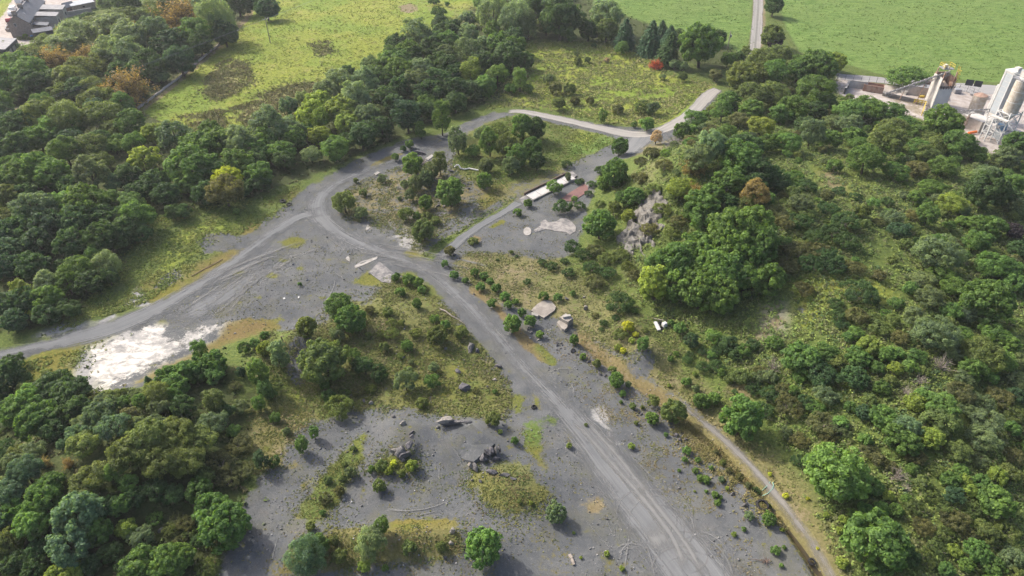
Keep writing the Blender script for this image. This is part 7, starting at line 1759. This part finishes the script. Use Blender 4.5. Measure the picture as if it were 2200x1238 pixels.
tyre(608, 434, .58, .32, .34, 'black tyre, upper one of the pair beside the gravel track', (.15, 0, 0)); tyre(621, 441, .5, .28, .3, 'black tyre, lower one of the pair beside the gravel track', (.5, .1, 0))
tyre(1147, 876, .40, .24, .26, 'black tyre lying alone on gravel beside the haul track'); tyre(1211.5, 380, .5, .30, .3, 'black tyre lying on the weighbridge deck', (0, .1, 0), .5)
tyre(1638, 1086, .78, .56, .34, 'big worn tyre half sunk in the ditch weeds', (.1, .05, 0), -.12); tyre(1742, 1211, .42, .26, .25, 'small black tyre lying in the ditch water', (.2, 0, 0), .3); tyre(1231, 755, .4, .24, .26, 'black tyre among the stones below the concrete block', (.6, .3, 0))
t0 = at1(978, 358)
m = MB(); m.tube([at1(x, y, h) - t0 for x, y, h in ((977, 359, .2), (981, 355, .9), (985, 354.5, 1.0), (990, 362, .4), (998, 364, .25), (1008, 362, .25), (1018, 364, .25), (1028, 366, .25))], .17, 8)
tag(m.build('white_pipe', MT['pipe'], None, t0), 'kinked white plastic pipe lying inside the loop road', 'pipe')
t0 = at1(945, 664); m = MB(); m.tube([at1(x, y, h) - t0 for x, y, h in ((945, 664, .25), (958, 669, .25), (972, 680, .2), (984, 686, .15), (1000, 698, .1))], [.16, .13, .10, .07, .04], 7)
m.tube([at1(x, y, .2) - t0 for x, y in ((972, 680), (980, 679), (986, 681))], [.05, .04, .02], 5)
tag(m.build('fallen_trunk', MT['twig'], None, t0), 'bleached fallen trunk lying beside the haul track', 'fallen trunk')
t0 = at1(1229, 1195); m = MB(); m.beam(at1(1223, 1192, .15) - t0, at1(1228, 1200, .15) - t0, .35, .25); m.beam(at1(1228, 1200, .15) - t0, at1(1233, 1214, .12) - t0, .3, .2)
tag(m.build('driftwood_log', MT['twig'], None, t0), 'split grey log lying on the weedy floor', 'log')
t0 = at1(1637, 1068); m = MB(); m.tube([at1(x, y, .12) - t0 for x, y in ((1637, 1066), (1650, 1060), (1660, 1050), (1662, 1042), (1660, 1036))], .05, 6); m.tube([at1(x, y, .16) - t0 for x, y in ((1637, 1054), (1646, 1046), (1655, 1035))], .04, 6)
tag(m.build('green_hose', MT['hose'], None, t0), 'pale green hose curving over the stony path', 'hose')
t0 = at1(1417, 698); jk = thing('dumped_bath_panel', 'long white bath panel dumped beside the great leafy mass', 'panel', tuple(at1(1411, 700)))
m = MB(); c_ = at1(1411, 700); m.beam(at1(1407.5, 692, .3) - c_, at1(1416, 709, .3) - c_, .55, .25); m.build('panel', MT['pipe'], jk); MB().beam(at1(1407.5, 692, .46) - c_, at1(1416, 709, .46) - c_, .3, .06).build('rim', MT['white'], jk)
c_ = at1(1427, 701); jk = thing('dumped_box', 'white square appliance dumped beside the bath panel', 'appliance', tuple(c_), .5); MB().box((0, 0, .35), (.75, .7, .7)).build('casing', MT['pipe'], jk, bevel=.04); MB().box((0, 0, .73), (.6, .55, .05)).build('lid', MT['white'], jk)
t0 = at1(1405, 687); m = MB(); m.beam(Vector((0, 0, .2)), at1(1428, 689, .3) - t0, .18, .14); tag(m.build('timber_plank', MT['wood'], None, t0), 'weathered plank lying behind the dumped white panel', 'plank')
tyre(1420, 697, .42, .25, .26, 'black tyre dumped between white panel and appliance', (.3, 0, 0)); tyre(1421, 707, .4, .24, .25, 'black tyre dumped in front of the white appliance', (0, .3, 0))
t0 = at1(1646, 1208); m = MB(); rr = random.Random(9)
for k in range(16):
    a = rr.uniform(0, 6.28); l_ = rr.uniform(.4, 1.0); m.tube([(0, 0, .1), (math.cos(a) * l_ * .6, math.sin(a) * l_ * .6, rr.uniform(.1, .5)), (math.cos(a) * l_, math.sin(a) * l_, rr.uniform(.05, .5))], [.05, .035, .015], 4, False)
m.tube([(-.2, 0, .1), (-1.2, .3, .12), (-2.0, .35, .06)], [.05, .04, .02], 5)
tag(m.build('root_stump', MT['brownwood'], None, t0), 'uprooted reddish brown root stump on the gravel', 'stump')
c_ = at1(409, 596); m = MB(); m.beam(at1(410, 594, .12) - c_, at1(478, 557, .12) - c_, .09, .09); tag(m.build('rut_line', MT['brownwood'], None, c_), 'long dark line of ruts along the verge of the gravel track', 'rut')  # thin dark beam standing in for the ruts along the verge
c_ = at1(610, 737); fp = thing('leaning_post', 'short dark post leaning on the spoil bank', 'post', tuple(c_)); MB().tube([(0, 0, -.2), (-.25, .1, 1.3)], .09, 6).build('post', MT['brownwood'], fp); MB().beam((-.3, .1, 1.25), (.3, .1, 1.35), .08).build('cross_piece', MT['brownwood'], fp)
t0 = at1(1560, 1030); m = MB(); m.tube([at1(x, y, .06) - t0 for x, y in ((1515, 1018), (1530, 1022), (1545, 1030))], .03, 4)
for k, (px, py) in enumerate([(783, 910), (784, 912), (776, 908), (1600, 1070), (1130, 952), (1392, 935), (1187, 903), (866, 640), (560, 640)]):
    pass

# ------------------------------------------------------------ thin summer haze over the whole place
hz, nt, b_, out_ = nodes('haze')
nt.nodes.remove(b_)
pv = nt.nodes.new('ShaderNodeVolumePrincipled')
pv.inputs['Color'].default_value = (.90, .93, .97, 1); pv.inputs['Density'].default_value = .00014; pv.inputs['Anisotropy'].default_value = .2
L(nt, pv.outputs[0], out_.inputs['Volume'])
hb_ = MB().box((0, 1100, 40), (52000, 52000, 84)).build('haze', hz)
tag(hb_, 'thin pale haze in the air over the quarry', kind='stuff')
